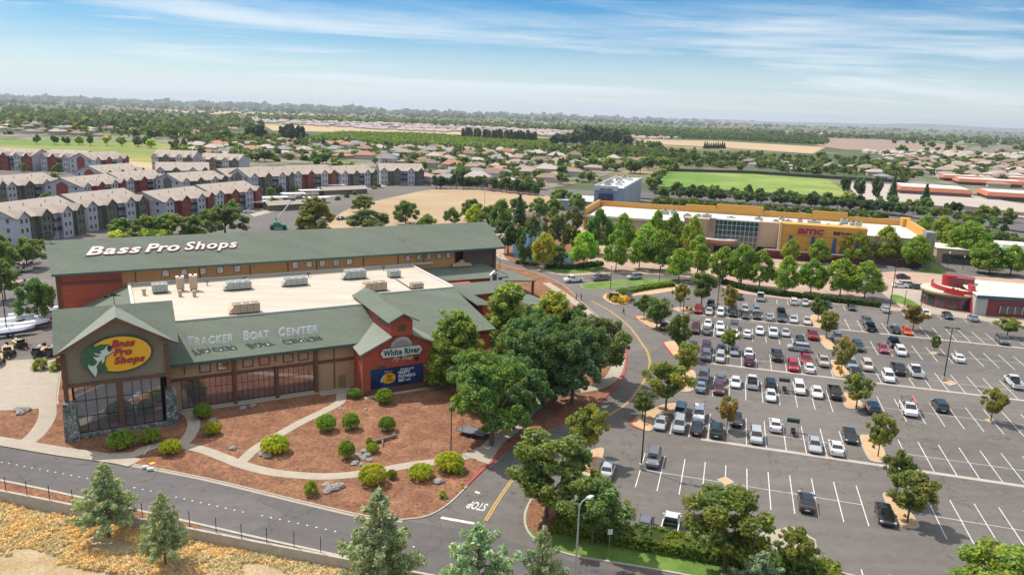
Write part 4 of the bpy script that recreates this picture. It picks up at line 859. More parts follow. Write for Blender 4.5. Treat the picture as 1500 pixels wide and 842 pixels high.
def tree_proto(key, kind, seed, n, size):
    global rng; rng = np.random.default_rng(seed); rnd = random.Random(seed); C = []; Rd = []; tb = MB()
    if kind == 'maple':       # 9 high, 7.4 wide, upright egg
        H, W = 9.0, 7.4
        for _ in range(75):
            z = rnd.uniform(0, 1); prof = math.sin(PI*min(1, (z*.86+.14))**.8)**.75; a = rnd.uniform(0, 2*PI); r = W/2*prof*rnd.uniform(.45, .92)
            C.append((r*math.cos(a), r*math.sin(a), 2.0+z*6.4)); Rd.append(rnd.uniform(.55, 1.05))
        limbs(tb, .16, 2.2, rnd.sample(C, 10))
    elif kind == 'lot':       # 6 high, 5.6 wide, vase
        H, W = 6.0, 5.6
        for _ in range(60):
            z = rnd.uniform(0, 1); prof = (.35+.65*min(1, z*2.2))*(1-max(0, z-.55)**1.6*2.2); a = rnd.uniform(0, 2*PI); r = W/2*prof*rnd.uniform(.2, .95)
            C.append((r*math.cos(a), r*math.sin(a), 2.1+z*3.5)); Rd.append(rnd.uniform(.25, .7))
        limbs(tb, .12, 1.6, rnd.sample(C, 12), (rnd.uniform(-.1, .1), 0))
    elif kind == 'oak':       # 11 high, 11 wide dome of billows
        H, W = 11.0, 11.0; lobes = [(rnd.uniform(0, 2*PI), rnd.uniform(.2, .95), rnd.uniform(.0, .95)) for _ in range(26)]
        for a, rr, z in lobes:
            prof = math.sqrt(max(.05, 1-(abs(z-.35)/.75)**2)); cx, cy, cz = W/2*.72*rr*prof*math.cos(a)*1.2, W/2*.72*rr*prof*math.sin(a)*1.2, 2.4+z*7.2
            for _ in range(9):
                v = [rnd.gauss(0, 1) for _ in range(3)]; l = math.sqrt(sum(c*c for c in v)); k = rnd.uniform(.8, 1.7); C.append((cx+v[0]/l*k, cy+v[1]/l*k, max(1.3, cz+abs(v[2])/l*k*.9))); Rd.append(rnd.uniform(.35, .85))
        limbs(tb, .3, 2.6, rnd.sample(C, 12))
    elif kind == 'pine':      # 12 high, 9 wide, soft pointed billows
        H, W = 12.0, 9.0
        for _ in range(44):
            z = rnd.uniform(0, 1)**.9; prof = (1-z)**.6*.9+.10; a = rnd.uniform(0, 2*PI); r = W/2*prof*rnd.uniform(.35, .85); cx, cy, cz = r*math.cos(a), r*math.sin(a), 1.2+z*9.2
            for k in range(7): C.append((cx+rnd.gauss(0, .6), cy+rnd.gauss(0, .6), cz+k*.28+rnd.gauss(0, .3))); Rd.append(.85-.08*k)
        limbs(tb, .26, 6, rnd.sample(C, 14))
    elif kind == 'conifer':   # 9 high, 6.5 wide, tiered, ragged, gaps between boughs
        H, W = 9.0, 6.5; tiers = 13
        for t in range(tiers):
            f = t/(tiers-1); z = 2.0+f*6.4; L_ = (1-f)**.75*W/2*rnd.uniform(.75, 1.1)+.35; nb = 7 if f < .6 else 4; a0 = rnd.uniform(0, 6)
            for b in range(nb):
                a = a0+2*PI*b/nb+rnd.uniform(-.35, .35); L2 = L_*rnd.uniform(.55, 1.08); tip = (L2*math.cos(a), L2*math.sin(a), z+L2*rnd.uniform(.05, .30))
                tb.tube((0, 0, z-.3), tip, .05, .02, 4, False)
                for k in range(1, 5):
                    g = .25+.75*k/4; C.append((tip[0]*g+rnd.gauss(0, .1), tip[1]*g+rnd.gauss(0, .1), z-.2+(tip[2]-z+.2)*g+rnd.gauss(0, .08))); Rd.append(.16+.20*(1-f)*rnd.uniform(.7, 1.2)+.06)
        C.append((0, 0, 8.7)); Rd.append(.3); tb.tube((0, 0, -.2), (rnd.uniform(-.1, .1), .05, 8.4), .15, .03, 7)
    elif kind == 'gum':       # 12 high, 9 wide, drooping open
        H, W = 12.0, 9.0
        for _ in range(30):
            z = rnd.uniform(0, 1); prof = math.sin(PI*(z*.75+.2)); a = rnd.uniform(0, 2*PI); r = W/2*prof*rnd.uniform(.3, .9)
            for k in range(4): C.append((r*math.cos(a)+rnd.gauss(0, .3), r*math.sin(a)+rnd.gauss(0, .3), 3+z*8-k*.5)); Rd.append(rnd.uniform(.4, .85))
        limbs(tb, .25, 3.5, rnd.sample(C, 12))
    elif kind == 'spire':     # 10 high, 3.2 wide
        H, W = 10.0, 3.2
        for k in range(40): f = k/39; r = (1-f)*W/2*.75+.1; a = k*2.4; C.append((r*math.cos(a)*.8, r*math.sin(a)*.8, .9+f*8.7)); Rd.append(.75*(1-f)+.25)
        tb.tube((0, 0, -.1), (0, 0, 6), .14, .05, 6)
    elif kind == 'poplar':    # 14 high, 3 wide
        H, W = 14.0, 3.0
        for k in range(45): f = k/44; r = math.sin(PI*(f*.9+.08))**.5*W/2*.5; a = k*2.4; C.append((r*math.cos(a), r*math.sin(a), 1+f*12.4)); Rd.append(rnd.uniform(.6, 1.0))
        tb.tube((0, 0, -.1), (0, 0, 9), .16, .05, 6)
    elif kind == 'dome':      # 7 high 8 wide, full billowing crown
        H, W = 7.0, 8.0
        for _ in range(46):
            a = rnd.uniform(0, 2*PI); z = rnd.uniform(0, 1); r = W/2*math.sqrt(max(.04, 1-z*z*.95))*rnd.uniform(.2, .85); C.append((r*math.cos(a), r*math.sin(a), 1.9+z*4.4)); Rd.append(rnd.uniform(.5, .9))
        limbs(tb, .17, 1.9, rnd.sample(C, 9))
    elif kind == 'round':     # mid-distance: 7 high 7 wide
        H, W = 7.0, 7.0
        for _ in range(16):
            v = [rnd.gauss(0, 1) for _ in range(3)]; l = math.sqrt(sum(c*c for c in v)); k = rnd.uniform(1.2, 2.6); C.append((v[0]/l*k, v[1]/l*k, 4.1+v[2]/l*k*.85)); Rd.append(rnd.uniform(.8, 1.3))
        tb.tube((0, 0, -.1), (0, 0, 3.6), .17, .1, 6)
    elif kind == 'globe':     # clipped mushroom shrub 2.0 high 3.4 wide
        H, W = 2.0, 3.4
        for _ in range(150):
            a = rnd.uniform(0, 2*PI); z = rnd.uniform(-.35, 1); r = math.sqrt(max(0, 1-z*z))*1.5 if z > 0 else 1.5*(1-(z*z)); C.append((r*math.cos(a), r*math.sin(a), .85+z*.95)); Rd.append(.2)
        for _ in range(40): C.append((rnd.uniform(-.8, .8), rnd.uniform(-.8, .8), .9)); Rd.append(.45)
        for k in range(4): tb.tube((.1*k-.15, 0, 0), (rnd.uniform(-.6, .6), rnd.uniform(-.6, .6), .8), .05, .03, 5)
    elif kind == 'bush':      # loose shrub 1.6 high 2.4 wide
        H, W = 1.6, 2.4
        for _ in range(40): a = rnd.uniform(0, 2*PI); z = rnd.uniform(0, 1); r = 1.0*math.sqrt(max(0, 1-z*z))*rnd.uniform(.3, 1); C.append((r*math.cos(a), r*math.sin(a), .15+z*1.2)); Rd.append(rnd.uniform(.2, .36))
        tb.tube((0, 0, 0), (0, 0, .7), .06, .03, 5)
    e = bpy.data.objects.new(dict(maple='maple_tree', lot='parking_lot_tree', oak='oak_tree', pine='pine_tree', conifer='conifer_tree', gum='gum_tree', spire='cypress_tree', poplar='poplar_tree', round='round_tree', dome='spreading_tree', globe='clipped_shrub', bush='shrub')[kind], None); COL.objects.link(e)
    mm = M_leafl if kind == 'lot' else (M_need if kind in ('conifer', 'spire') else M_leaf)
    me = leaf_mesh('crown', C, Rd, n, size, mm, outward=.55 if kind != 'globe' else 1.1, elong=2.2 if kind in ('conifer', 'pine') else 1.4)
    c = bpy.data.objects.new('crown', me); COL.objects.link(c); c.parent = e
    tb.build('trunk' if kind not in ('globe', 'bush') else 'stems', M_bark, e); e['_hw'] = (H, W); PR.reg(key, e); HW[key] = (H, W)
    del e['_hw']
HW = {}
SPEC = {'maple': (4, 8000, .30), 'lot': (5, 11000, .17), 'oak': (5, 34000, .23), 'pine': (3, 36000, .19), 'conifer': (5, 17000, .13), 'gum': (2, 9000, .32), 'spire': (1, 3500, .30), 'poplar': (1, 2500, .5), 'round': (4, 2000, .55), 'dome': (3, 9000, .23), 'globe': (2, 15000, .085), 'bush': (2, 3000, .11)}
for k, (nv, n, sz) in SPEC.items():
    for i in range(nv): tree_proto('%s%d' % (k, i), k, 100+17*i+len(k), n, sz)
TCOL = {'maple': (.066, .112, .018), 'lot': (.075, .095, .026), 'oak': (.040, .075, .028), 'pine': (.085, .115, .028), 'conifer': (.115, .150, .090), 'gum': (.075, .09, .04), 'spire': (.028, .055, .026), 'poplar': (.05, .075, .03), 'round': (.05, .08, .028), 'dome': (.05, .085, .028), 'globe': (.055, .115, .012), 'bush': (.06, .09, .03)}
tcount = {}; prnd = random.Random(5); LEAFGAIN = 2.5
def put_tree(kind, loc, h, w, label, cat='tree', group=None, col=None, jit=.14):
    g_ = 1.0 if cat == 'shrub' and col and col[0] > .3 else LEAFGAIN
    nv = SPEC[kind][0]; k = '%s%d' % (kind, tcount.get(kind, 0) % nv); tcount[kind] = tcount.get(kind, 0)+1
    o = PR.get(k); H, W = HW[k]; o.location = loc; o.rotation_euler = (0, 0, prnd.uniform(0, 6.28)); o.scale = (w/W, w/W, h/H)
    c = col or TCOL[kind]; f = prnd.uniform(1-jit, 1+jit)
    for ch in o.children:
        if ch.name.startswith('crown'): ch.color = (c[0]*f*g_*prnd.uniform(.92, 1.1), c[1]*f*g_, c[2]*f*g_, 1)
    for key in ('label', 'category', 'group'):
        if key in o: del o[key]
    tag(o, label, cat, group); return o
def hpx(base, ytop):
    lo, hi = 0.2, 60.0
    for _ in range(30):
        m = (lo+hi)/2; lo, hi = (m, hi) if proj((base.x, base.y, m))[1] > ytop else (lo, m)
    return lo
def px_tree(kind, bx, by, ty, w, label, cat='tree', group=None, col=None, z=0.14, cx=None):
    b = G(bx, by, z); h = hpx(b, ty)-z; ww = w*depth(b)/FPX
    return put_tree(kind, b, h, ww, label, cat, group, col)
# foreground conifers below the wall
for bx, by, ty, w, lb in ((160, 786, 676, 92, 'grey-green conifer, tallest in the dry grass at lower left'), (243, 832, 718, 76, 'smaller grey-green conifer in dry grass right of the taller one'), (556, 892, 712, 128, 'tall ragged conifer cut by the bottom edge, left of the STOP lettering'),
                          (697, 960, 762, 172, 'broad conifer cut by the bottom edge right below the STOP lettering'), (790, 935, 770, 104, 'slim ragged conifer at the bottom edge beside the curb of the hedge strip'), (1108, 900, 806, 112, 'grey-green conifer top at the bottom edge beside the concrete pad')):
    px_tree('conifer', bx, by, ty, w, lb, z=-1.3)
LY = (.088, .10, .026); LO = (.100, .088, .028); LD = (.052, .08, .026)
LOT = [('broad olive tree at the corner of the drive entrance, largest of the lot trees', 800, 758, 636, 152, LD), ('round olive tree over the hedge, next to the cobra street light', 868, 796, 702, 118, LD), ('wide olive tree at the right end of the hedge strip', 1060, 838, 718, 142, None), ('young open tree on the pale concrete pad', 1158, 840, 776, 68, None), 
       ('yellowish tree on the island beside the silver sedan', 858, 672, 594, 68, LY), ('small tree beside the tall lamp post at the painted island nose', 941, 612, 572, 40, LD), ('round olive tree above the blue sport utility car at the lower row end', 975, 600, 530, 74, None), ('yellow-green tree on the pale island between the two middle rows', 1003, 556, 502, 44, LY), ('tree on the red-nosed island nearest the centre of the drive', 994, 522, 460, 42, LD),
       ('small tree at the tip of the upper red-nosed island', 943, 466, 432, 30, LD), ('wide tree over dark parked cars on the upper red-nosed island', 962, 480, 436, 48, LD), ('thin brownish tree on the small sand island', 996, 453, 415, 26, LY), ('dark rounded tree beside the red sport utility car', 1027, 449, 399, 46, LD), ('brown-tinged tree above the dark cars in the upper row', 1067, 458, 419, 30, LO),
       ('small green tree among cars in the upper middle row', 1067, 514, 481, 32, None), ('orange-tinged tree above the black sedan in the lower row', 1065, 628, 582, 38, LO), ('small olive tree at the top of the central island', 1198, 470, 437, 34, LD), ('green tree on the central island above the red pickup', 1210, 495, 456, 36, None), ('orange-tinged tree on the island with yellow flowers', 1231, 549, 494, 38, LO),
       ('bright green tree on the island beside the navy sport utility car', 1254, 597, 549, 50, None), ('tree leaning over the long sand island below the navy car', 1286, 668, 606, 46, None), ('upper tree of the pair on the lowest sand island', 1312, 732, 663, 50, LD), ('lower tree of the pair on the lowest sand island', 1329, 764, 692, 74, None), ('round tree on the small diamond at the right side of the lot', 1451, 616, 570, 42, None),
       ('bare brownish tree behind the orange car', 1337, 483, 446, 36, LO), ('tiny sapling on a small diamond in the empty stalls', 1368, 517, 491, 16, None), ('spreading young tree near the right edge of the lot', 1475, 493, 466, 38, None)]
for lb, bx, by, ty, w, c in LOT: px_tree('lot', bx, by, ty, w*1.06, lb, group=None, col=c)
px_tree('dome', 1470, 905, 800, 190, 'bright tree cut by the bottom right corner', col=(.07, .105, .022))
px_tree('gum', 778, 352, 312, 30, 'slender tree on the left bank of the pond', col=(.05, .08, .03)); px_tree('dome', 818, 392, 358, 36, 'low leafy tree on the near right bank of the pond', col=(.05, .08, .028))
# plaza maples
def ordered(kind, lst, what, group, col=None):
    for i, t in enumerate(sorted(lst, key=lambda q: q[0])):
        px_tree(kind, t[0], t[1], t[2], t[3]*1.1, '%s, %s from the left' % (what, ORD[i]), group=group, col=(t[4] if len(t) > 4 else col))
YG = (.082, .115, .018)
ordered('maple', [(855, 392, 339, 44, (.09, .15, .02)), (902, 397, 336, 38), (936, 394, 345, 36), (967, 396, 335, 46), (994, 411, 364, 38), (1021, 406, 345, 42), (1058, 414, 362, 42), (1085, 418, 356, 42), (1112, 421, 366, 42), (1149, 430, 375, 38), (1187, 430, 380, 42), (1230, 434, 377, 46), (1266, 437, 382, 46)], 'bright green maple in the front row along the plaza walk', 'maples in the front plaza row')
ordered('maple', [(876, 373, 306, 44, (.035, .085, .02)), (911, 372, 313, 36), (946, 380, 326, 44, (.08, .14, .02)), (960, 366, 308, 30), (986, 367, 312, 32), (1013, 374, 317, 32, YG), (1157, 386, 349, 24, YG), (1199, 386, 350, 30), (1250, 386, 334, 48), (1295, 386, 331, 40, YG), (1340, 393, 343, 44)], 'green maple in the rear row close to the cinema wall', 'maples by the cinema wall')
ordered('maple', [(1352, 366, 316, 38), (1376, 374, 317, 40, YG), (1395, 372, 325, 36), (1416, 384, 322, 56), (1449, 401, 356, 50), (1480, 403, 359, 38), (1433, 392, 352, 30)], 'maple in the plaza court right of the cinema', 'maples right of the cinema')
px_tree('maple', 797, 394, 339, 40, 'yellow-leaved tree at the near edge of the pond', col=(.14, .135, .02)); px_tree('gum', 767, 389, 336, 32, 'dark slender tree in front of the pond', col=(.045, .075, .028))
px_tree('gum', 812, 372, 298, 46, 'tall olive gum tree beside the pond, left of the pair', col=(.07, .09, .035)); px_tree('gum', 838, 370, 296, 44, 'tall olive gum tree beside the pond, right of the pair', col=(.08, .095, .035)); px_tree('oak', 744, 372, 318, 46, 'dark dense tree between the barn end and the pond', col=(.025, .055, .02))
ordered('dome', [(662, 332, 303, 30), (690, 322, 290, 38), (716, 338, 299, 36), (734, 345, 290, 40), (757, 318, 288, 34), (790, 322, 288, 40), (822, 304, 275, 40), (846, 312, 282, 34), (812, 318, 290, 34)], 'leafy tree in the clump behind the barn right end', 'trees behind the barn end')
px_tree('maple', 695, 334, 299, 30, 'bright yellow-green tree behind the barn ridge', col=(.12, .15, .018)); px_tree('spire', 761, 330, 283, 20, 'dark cypress spire behind the barn end by the pond'); px_tree('spire', 736, 325, 296, 14, 'thin dark cypress left of the pond spire')
# big clump in front of the restaurant
for bx, by, ty, w, k, lb, c in ((668, 566, 457, 96, 'pine', 'bright feathery pine touching the right side of the red gable', (.085, .12, .028)), (742, 520, 414, 92, 'pine', 'bright feathery pine rising above the right green roof', (.082, .115, .028)), (806, 512, 425, 80, 'pine', 'yellow-green pine nearest the plaza crossing', (.10, .125, .026)),
                                (720, 652, 514, 128, 'oak', 'dark leafy oak above the black trailer', (.045, .085, .025)), (762, 600, 480, 108, 'oak', 'oak in the middle of the dense clump, left of centre', (.038, .075, .028)), (795, 594, 468, 112, 'oak', 'oak with a visible trunk over the shaded mulch, right of centre', (.036, .07, .03)),
                                (838, 590, 472, 104, 'oak', 'broad grey-green oak over the shaded curved sidewalk', (.042, .072, .035)), (878, 560, 454, 88, 'oak', 'oak overhanging the red curb on the drive', (.05, .075, .035)), (840, 520, 446, 70, 'oak', 'rearmost oak of the clump beside the drive', (.05, .075, .035)), (775, 552, 452, 84, 'oak', 'oak filling the middle of the clump between pines and drive', (.045, .08, .03)),
                                (705, 592, 505, 84, 'oak', 'oak leaning on the bright pine by the red gable', (.05, .085, .03)), (752, 628, 520, 90, 'oak', 'low oak at the right of the one above the trailer', (.045, .08, .028))):
    px_tree(k, bx, by, ty, w*1.12, lb, col=c)
# left side and behind the barn
ordered('dome', [(-12, 372, 335, 50), (6, 398, 350, 46), (40, 393, 346, 54), (8, 440, 378, 50), (56, 472, 406, 62, (.05, .085, .028))], 'leafy tree at the left edge beside the boat yard', 'trees by the boat yard', (.06, .09, .03))
ordered('dome', [(60, 372, 350, 30), (182, 346, 318, 46), (215, 345, 314, 44), (252, 344, 311, 50), (285, 345, 314, 40), (330, 346, 298, 76, (.05, .075, .03)), (533, 310, 285, 42), (537, 340, 306, 74, (.055, .075, .04)), (594, 327, 293, 46, (.045, .075, .028)), (625, 338, 313, 36)], 'rounded green tree standing behind the barn roof', 'trees behind the barn', (.06, .095, .03))
px_tree('pine', 462, 345, 289, 66, 'broad olive pine behind the barn right of the boom lift', col=(.09, .105, .035))
# clipped shrubs
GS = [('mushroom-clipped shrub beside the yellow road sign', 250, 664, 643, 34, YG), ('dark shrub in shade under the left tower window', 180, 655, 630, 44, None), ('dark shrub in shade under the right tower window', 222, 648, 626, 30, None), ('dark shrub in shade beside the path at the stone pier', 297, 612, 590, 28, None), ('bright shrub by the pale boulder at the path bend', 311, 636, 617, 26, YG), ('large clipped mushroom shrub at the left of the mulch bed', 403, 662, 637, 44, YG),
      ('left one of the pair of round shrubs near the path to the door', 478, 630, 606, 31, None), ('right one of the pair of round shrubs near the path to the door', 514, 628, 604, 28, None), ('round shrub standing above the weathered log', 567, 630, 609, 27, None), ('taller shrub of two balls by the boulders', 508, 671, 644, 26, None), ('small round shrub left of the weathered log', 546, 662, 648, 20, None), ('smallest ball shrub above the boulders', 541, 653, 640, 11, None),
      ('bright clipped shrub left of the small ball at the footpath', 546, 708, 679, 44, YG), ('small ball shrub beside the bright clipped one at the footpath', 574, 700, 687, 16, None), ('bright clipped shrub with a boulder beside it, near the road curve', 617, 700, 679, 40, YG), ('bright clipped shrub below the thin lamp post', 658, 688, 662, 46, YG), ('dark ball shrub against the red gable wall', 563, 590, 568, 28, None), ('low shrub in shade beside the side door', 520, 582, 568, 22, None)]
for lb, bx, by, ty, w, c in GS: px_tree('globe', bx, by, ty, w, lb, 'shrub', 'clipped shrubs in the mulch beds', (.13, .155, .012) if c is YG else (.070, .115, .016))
for bx, by, ty, w, lb in ((455, 724, 701, 26, 'spindly green shrub left of the boulder heap'), (648, 728, 716, 16, 'pale tuft near the fire hydrant'), (672, 694, 680, 18, 'straw-coloured tuft at the corner pad'), (861, 672, 658, 16, 'yellow-green shrub on the island by the yellowish tree'), (84, 540, 528, 30, 'green shrub between the wrapped boats and the tower'), (60, 540, 524, 28, 'leafy shrub left of the tower among the boats')):
    px_tree('bush', bx, by, ty, w, lb, 'shrub', col=(.14, .16, .04) if 'straw' in lb or 'tuft' in lb else (.09, .13, .03))
for i, (bx, by) in enumerate(((1225, 533), (1228, 541), (1232, 546))): px_tree('bush', bx, by, by-6, 9, 'yellow flowering shrub on the island, %s from the top' % ORD[i], 'shrub', 'yellow shrubs on the island', (.42, .33, .01))
for i, (bx, by) in enumerate(((893, 436), (900, 441), (909, 443), (917, 441), (904, 436))): px_tree('bush', bx, by+1, by-9, 14, 'yellow-green bush at the drive island nose, %s of the cluster from the left' % ORD[[0, 1, 3, 4, 2][i]], 'shrub', 'bushes at the drive island nose', (.20, .18, .03))
for i, (bx, by) in enumerate(((1274, 646), (1279, 655), (1245, 582), (1314, 735), (1325, 756), (1006, 452), (1012, 454))): px_tree('bush', bx, by, by-4, 6, 'little dark bush on a sand island, %s of those scattered there' % ORD[i], 'shrub', 'little bushes on the sand islands', (.10, .09, .03))
# hedges: clipped boxes of leaves
def hedge(label, pts, w, h, col, z=.14, n=90, size=.2, mi=None):
    P = smooth_open([G(*p) for p in pts], 6); L_ = 0; Cc = []; core = MB()
    for i in range(len(P)-1):
        a, b = P[i], P[i+1]; d = (b-a); l = d.length; d.normalize(); nn = Vector((-d.y, d.x, 0)); L_ += l
        for _ in range(max(4, int(l*34))):
            t = random.random(); s_ = random.choice((-1, 1, 0)); 
            if s_: q = a.lerp(b, t)+nn*(s_*w/2*.9); q.z = z+random.uniform(.1, h*.9)
            else: q = a.lerp(b, t)+nn*random.uniform(-w/2, w/2); q.z = z+h*.93
            Cc.append(tuple(q))
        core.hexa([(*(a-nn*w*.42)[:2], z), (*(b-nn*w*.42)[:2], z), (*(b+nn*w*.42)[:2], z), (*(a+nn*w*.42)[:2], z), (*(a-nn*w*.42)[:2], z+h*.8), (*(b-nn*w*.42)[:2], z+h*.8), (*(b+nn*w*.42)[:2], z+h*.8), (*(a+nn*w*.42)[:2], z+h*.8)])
    me = leaf_mesh('hedge', Cc, [.22]*len(Cc), int(min(40000, n*L_)), size, M_leaf, outward=.8)
    e = bpy.data.objects.new('hedge', None); COL.objects.link(e); tag(e, label, 'hedge')
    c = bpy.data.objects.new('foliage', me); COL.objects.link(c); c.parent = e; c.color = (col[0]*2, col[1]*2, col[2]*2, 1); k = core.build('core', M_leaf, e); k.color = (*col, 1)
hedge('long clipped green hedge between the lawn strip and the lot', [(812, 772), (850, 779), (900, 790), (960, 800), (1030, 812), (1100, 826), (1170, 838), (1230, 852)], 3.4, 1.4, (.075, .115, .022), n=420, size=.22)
hedge('long dark hedge between the plaza walk and the upper parking row', [(1060, 416), (1090, 425), (1130, 432), (1180, 438), (1230, 444), (1268, 448), (1290, 451)], 1.8, 1.3, (.022, .05, .014), n=120, size=.4)
hedge('green hedge on the island between plaza road and lot', [(906, 432), (930, 427), (960, 422), (985, 419)], 2.2, 1.1, (.07, .12, .02), n=120, size=.35)
hedge('dark green hedge at the near edge of the pond', [(800, 392), (825, 394), (850, 393), (880, 388)], 2.5, 1.2, (.04, .08, .02), n=90, size=.4)
hedge('low hedge at the left foot of the pond', [(756, 386), (775, 388), (790, 389)], 2.0, .9, (.03, .055, .02), n=90, size=.4)
# dry grass mass on the verge
rng = np.random.default_rng(3); pts = []; rad = []
for _ in range(15000):
    px = random.uniform(-40, 700); y0 = 715+ (px/521.0)*104+14; py = random.uniform(y0, 875)
    p = G(px, py, -1.3)
    if px < 200 and py > 812+px*.17: continue
    b = math.sin(p.x*.55+p.y*.9)+math.sin(p.x*.23-p.y*.5+1)
    if b < -1.1: continue
    pts.append((p.x, p.y, -1.3+random.uniform(.0, .28+.10*b))); rad.append(random.uniform(.10, .38))
me = leaf_mesh('dry_grass', np.array(pts)+np.array([0, 0, 3]), rad, 230000, .085, M_straw, outward=.5, elong=5.0); me.transform(Matrix.Translation((0, 0, -3)))
o = bpy.data.objects.new('dry_grass', me); COL.objects.link(o); o.color = (.62, .50, .30, 1); tag(o, 'tawny dry grass covering the verge below the wall', 'dry grass', kind='stuff')

# ------------------------------------------------------------ vehicles
def loft(mb, secs):
    """secs: (x, half width, z bottom, z top, shoulder inset) -> rounded box hull along x"""
    rings = []
    for x, w, z0, z1, ins in secs:
        zm = z0+(z1-z0)*.62; rings.append([(x, -w*.94, z0), (x, -w, z0+.12*(z1-z0)), (x, -w, zm), (x, -w+ins, z1), (x, w-ins, z1), (x, w, zm), (x, w, z0+.12*(z1-z0)), (x, w*.94, z0)])
    n = 8; vs = [p for r in rings for p in r]; fs = [(n*k+i, n*k+(i+1) % n, n*k+n+(i+1) % n, n*k+n+i) for k in range(len(secs)-1) for i in range(n)]
    fs += [tuple(range(n-1, -1, -1)), tuple(range(n*(len(secs)-1), n*len(secs)))]
    return mb.add(vs, fs)
def cabin(mb, b0, b1, t0, t1, wb, wt, zb, zt):
    return mb.hexa([(b0, -wb, zb), (b1, -wb, zb), (b1, wb, zb), (b0, wb, zb), (t0, -wt, zt), (t1, -wt, zt), (t1, wt, zt), (t0, wt, zt)])
def car_proto(kind):
    e = bpy.data.objects.new({'sedan': 'parked_car', 'suv': 'parked_car', 'pickup': 'pickup_truck'}[kind], None); COL.objects.link(e)
    b = MB()
    if kind == 'sedan':
        L_, W_, wr, ax = 4.75, .91, .33, 1.40; sh = .93
        loft(b, [(-2.37, .74, .38, .78, .10), (-2.25, .86, .26, .98, .12), (-1.45, W_, .22, 1.02, .12), (0, W_, .2, .97, .10), (1.15, W_, .22, .95, .12), (2.05, .87, .26, .80, .14), (2.37, .70, .36, .62, .12)])
        cab = (-1.75, 1.25, -1.05, .35, .80, .62, .95, 1.42)
    elif kind == 'suv':
        L_, W_, wr, ax = 4.75, .95, .37, 1.42; sh = 1.1
        loft(b, [(-2.36, .80, .42, 1.0, .08), (-2.28, .92, .3, 1.12, .10), (-1.4, W_, .27, 1.14, .10), (0, W_, .25, 1.12, .10), (1.1, W_, .27, 1.10, .12), (2.1, .90, .3, .98, .16), (2.37, .76, .4, .80, .12)])
        cab = (-2.25, 1.35, -1.95, .55, .86, .70, 1.08, 1.70)
    else:
        L_, W_, wr, ax = 5.7, 1.0, .41, 1.75; sh = 1.18
        loft(b, [(.35, W_, .35, 1.18, .10), (1.2, W_, .35, 1.18, .12), (2.55, .95, .38, 1.10, .16), (2.85, .84, .45, .95, .10)])
        b.box(-2.82, .4, -W_, W_, .42, .62); b.box(-2.82, .4, -W_, -W_+.12, .62, 1.16); b.box(-2.82, .4, W_-.12, W_, .62, 1.16); b.box(-2.85, -2.72, -W_+.02, W_-.02, .55, 1.12)
        cab = (-.15, 1.75, .05, 1.05, .88, .72, 1.14, 1.82)
    b0, b1, t0, t1, wb, wt, zb, zt = cab
    # painted roof panel and pillars
    b.hexa([(t0-.06, -wt-.02, zt-.05), (t1+.10, -wt-.02, zt-.05), (t1+.10, wt+.02, zt-.05), (t0-.06, wt+.02, zt-.05), (t0+.05, -wt+.06, zt+.05), (t1-.05, -wt+.06, zt+.05), (t1-.05, wt-.06, zt+.05), (t0+.05, wt-.06, zt+.05)])
    for s_ in (-1, 1):
        for (xb, xt) in ((b0, t0), (b1, t1), ((b0+b1)/2-.1, (t0+t1)/2-.05)):
            p0 = Vector((xb, s_*wb, zb-.04)); p1 = Vector((xt, s_*wt, zt-.02)); b.tube(p0, p1, .055, .045, 4, False)
    body = b.build('body', M_paint, e)
    if kind == 'pickup': MB().box(-2.7, .3, -.87, .87, .6, .66).build('bed_liner', M_black, e)
    g = MB(); cabin(g, b0+.02, b1-.02, t0+.02, t1-.02, wb-.015, wt-.015, zb-.05, zt-.03); g.build('windows', M_dkgl, e)
    for x in (-ax, ax):
        for s_ in (-1, 1):
            w = MB().tube((x, s_*(W_-.20), wr), (x, s_*(W_+.01), wr), wr, n=14).build('wheel', M_tyre, e)
            MB().tube((x, s_*(W_-.02), wr), (x, s_*(W_+.02), wr), wr*.6, n=10).build('rim', M_rim, w)
    fx = L_/2-.10; zf = .66 if kind == 'sedan' else (.86 if kind == 'suv' else .96)
    for s_ in (-1, 1):
        MB().box(fx-.22, fx+.0, s_*.70-.17, s_*.70+.17, zf-.08, zf+.08).build('headlight', M_lampw, e)
        rx = -L_/2+.06; MB().box(rx-.05, rx+.1, s_*.74-.13, s_*.74+.13, zf+.05, zf+.23).build('tail_light', M_lampr, e)
        MB().box(b1-.35, b1-.15, s_*(wb+.06), s_*(wb+.24), zb, zb+.15).build('mirror', M_paint, e)
    MB().box(fx+.0, fx+.06, -.45, .45, .38, .62 if kind == 'sedan' else .8).build('grille', M_black, e)
    MB().box(-L_/2-.03, -L_/2+.03, -.27, .27, .55, .68).build('number_plate', M_wht, e)
    PR.reg(kind, e)
for k in ('sedan', 'suv', 'pickup'): car_proto(k)
CC = {'W': ('white', (.74, .74, .74)), 'S': ('silver', (.40, .42, .44)), 'G': ('grey', (.13, .135, .145)), 'K': ('black', (.012, .013, .015)), 'N': ('navy', (.012, .025, .055)), 'R': ('red', (.36, .012, .018)), 'M': ('maroon', (.10, .018, .025)),
      'B': ('beige', (.52, .47, .38)), 'T': ('dark green', (.02, .045, .04)), 'O': ('orange-red', (.62, .07, .015)), 'U': ('pale blue-grey', (.22, .29, .36)), 'P': ('crimson', (.26, .02, .06))}
KN = {'s': 'sedan', 'v': 'suv', 'p': 'pickup'}; KL = {'s': 'sedan', 'v': 'sport utility car', 'p': 'pickup truck'}
crnd = random.Random(42)
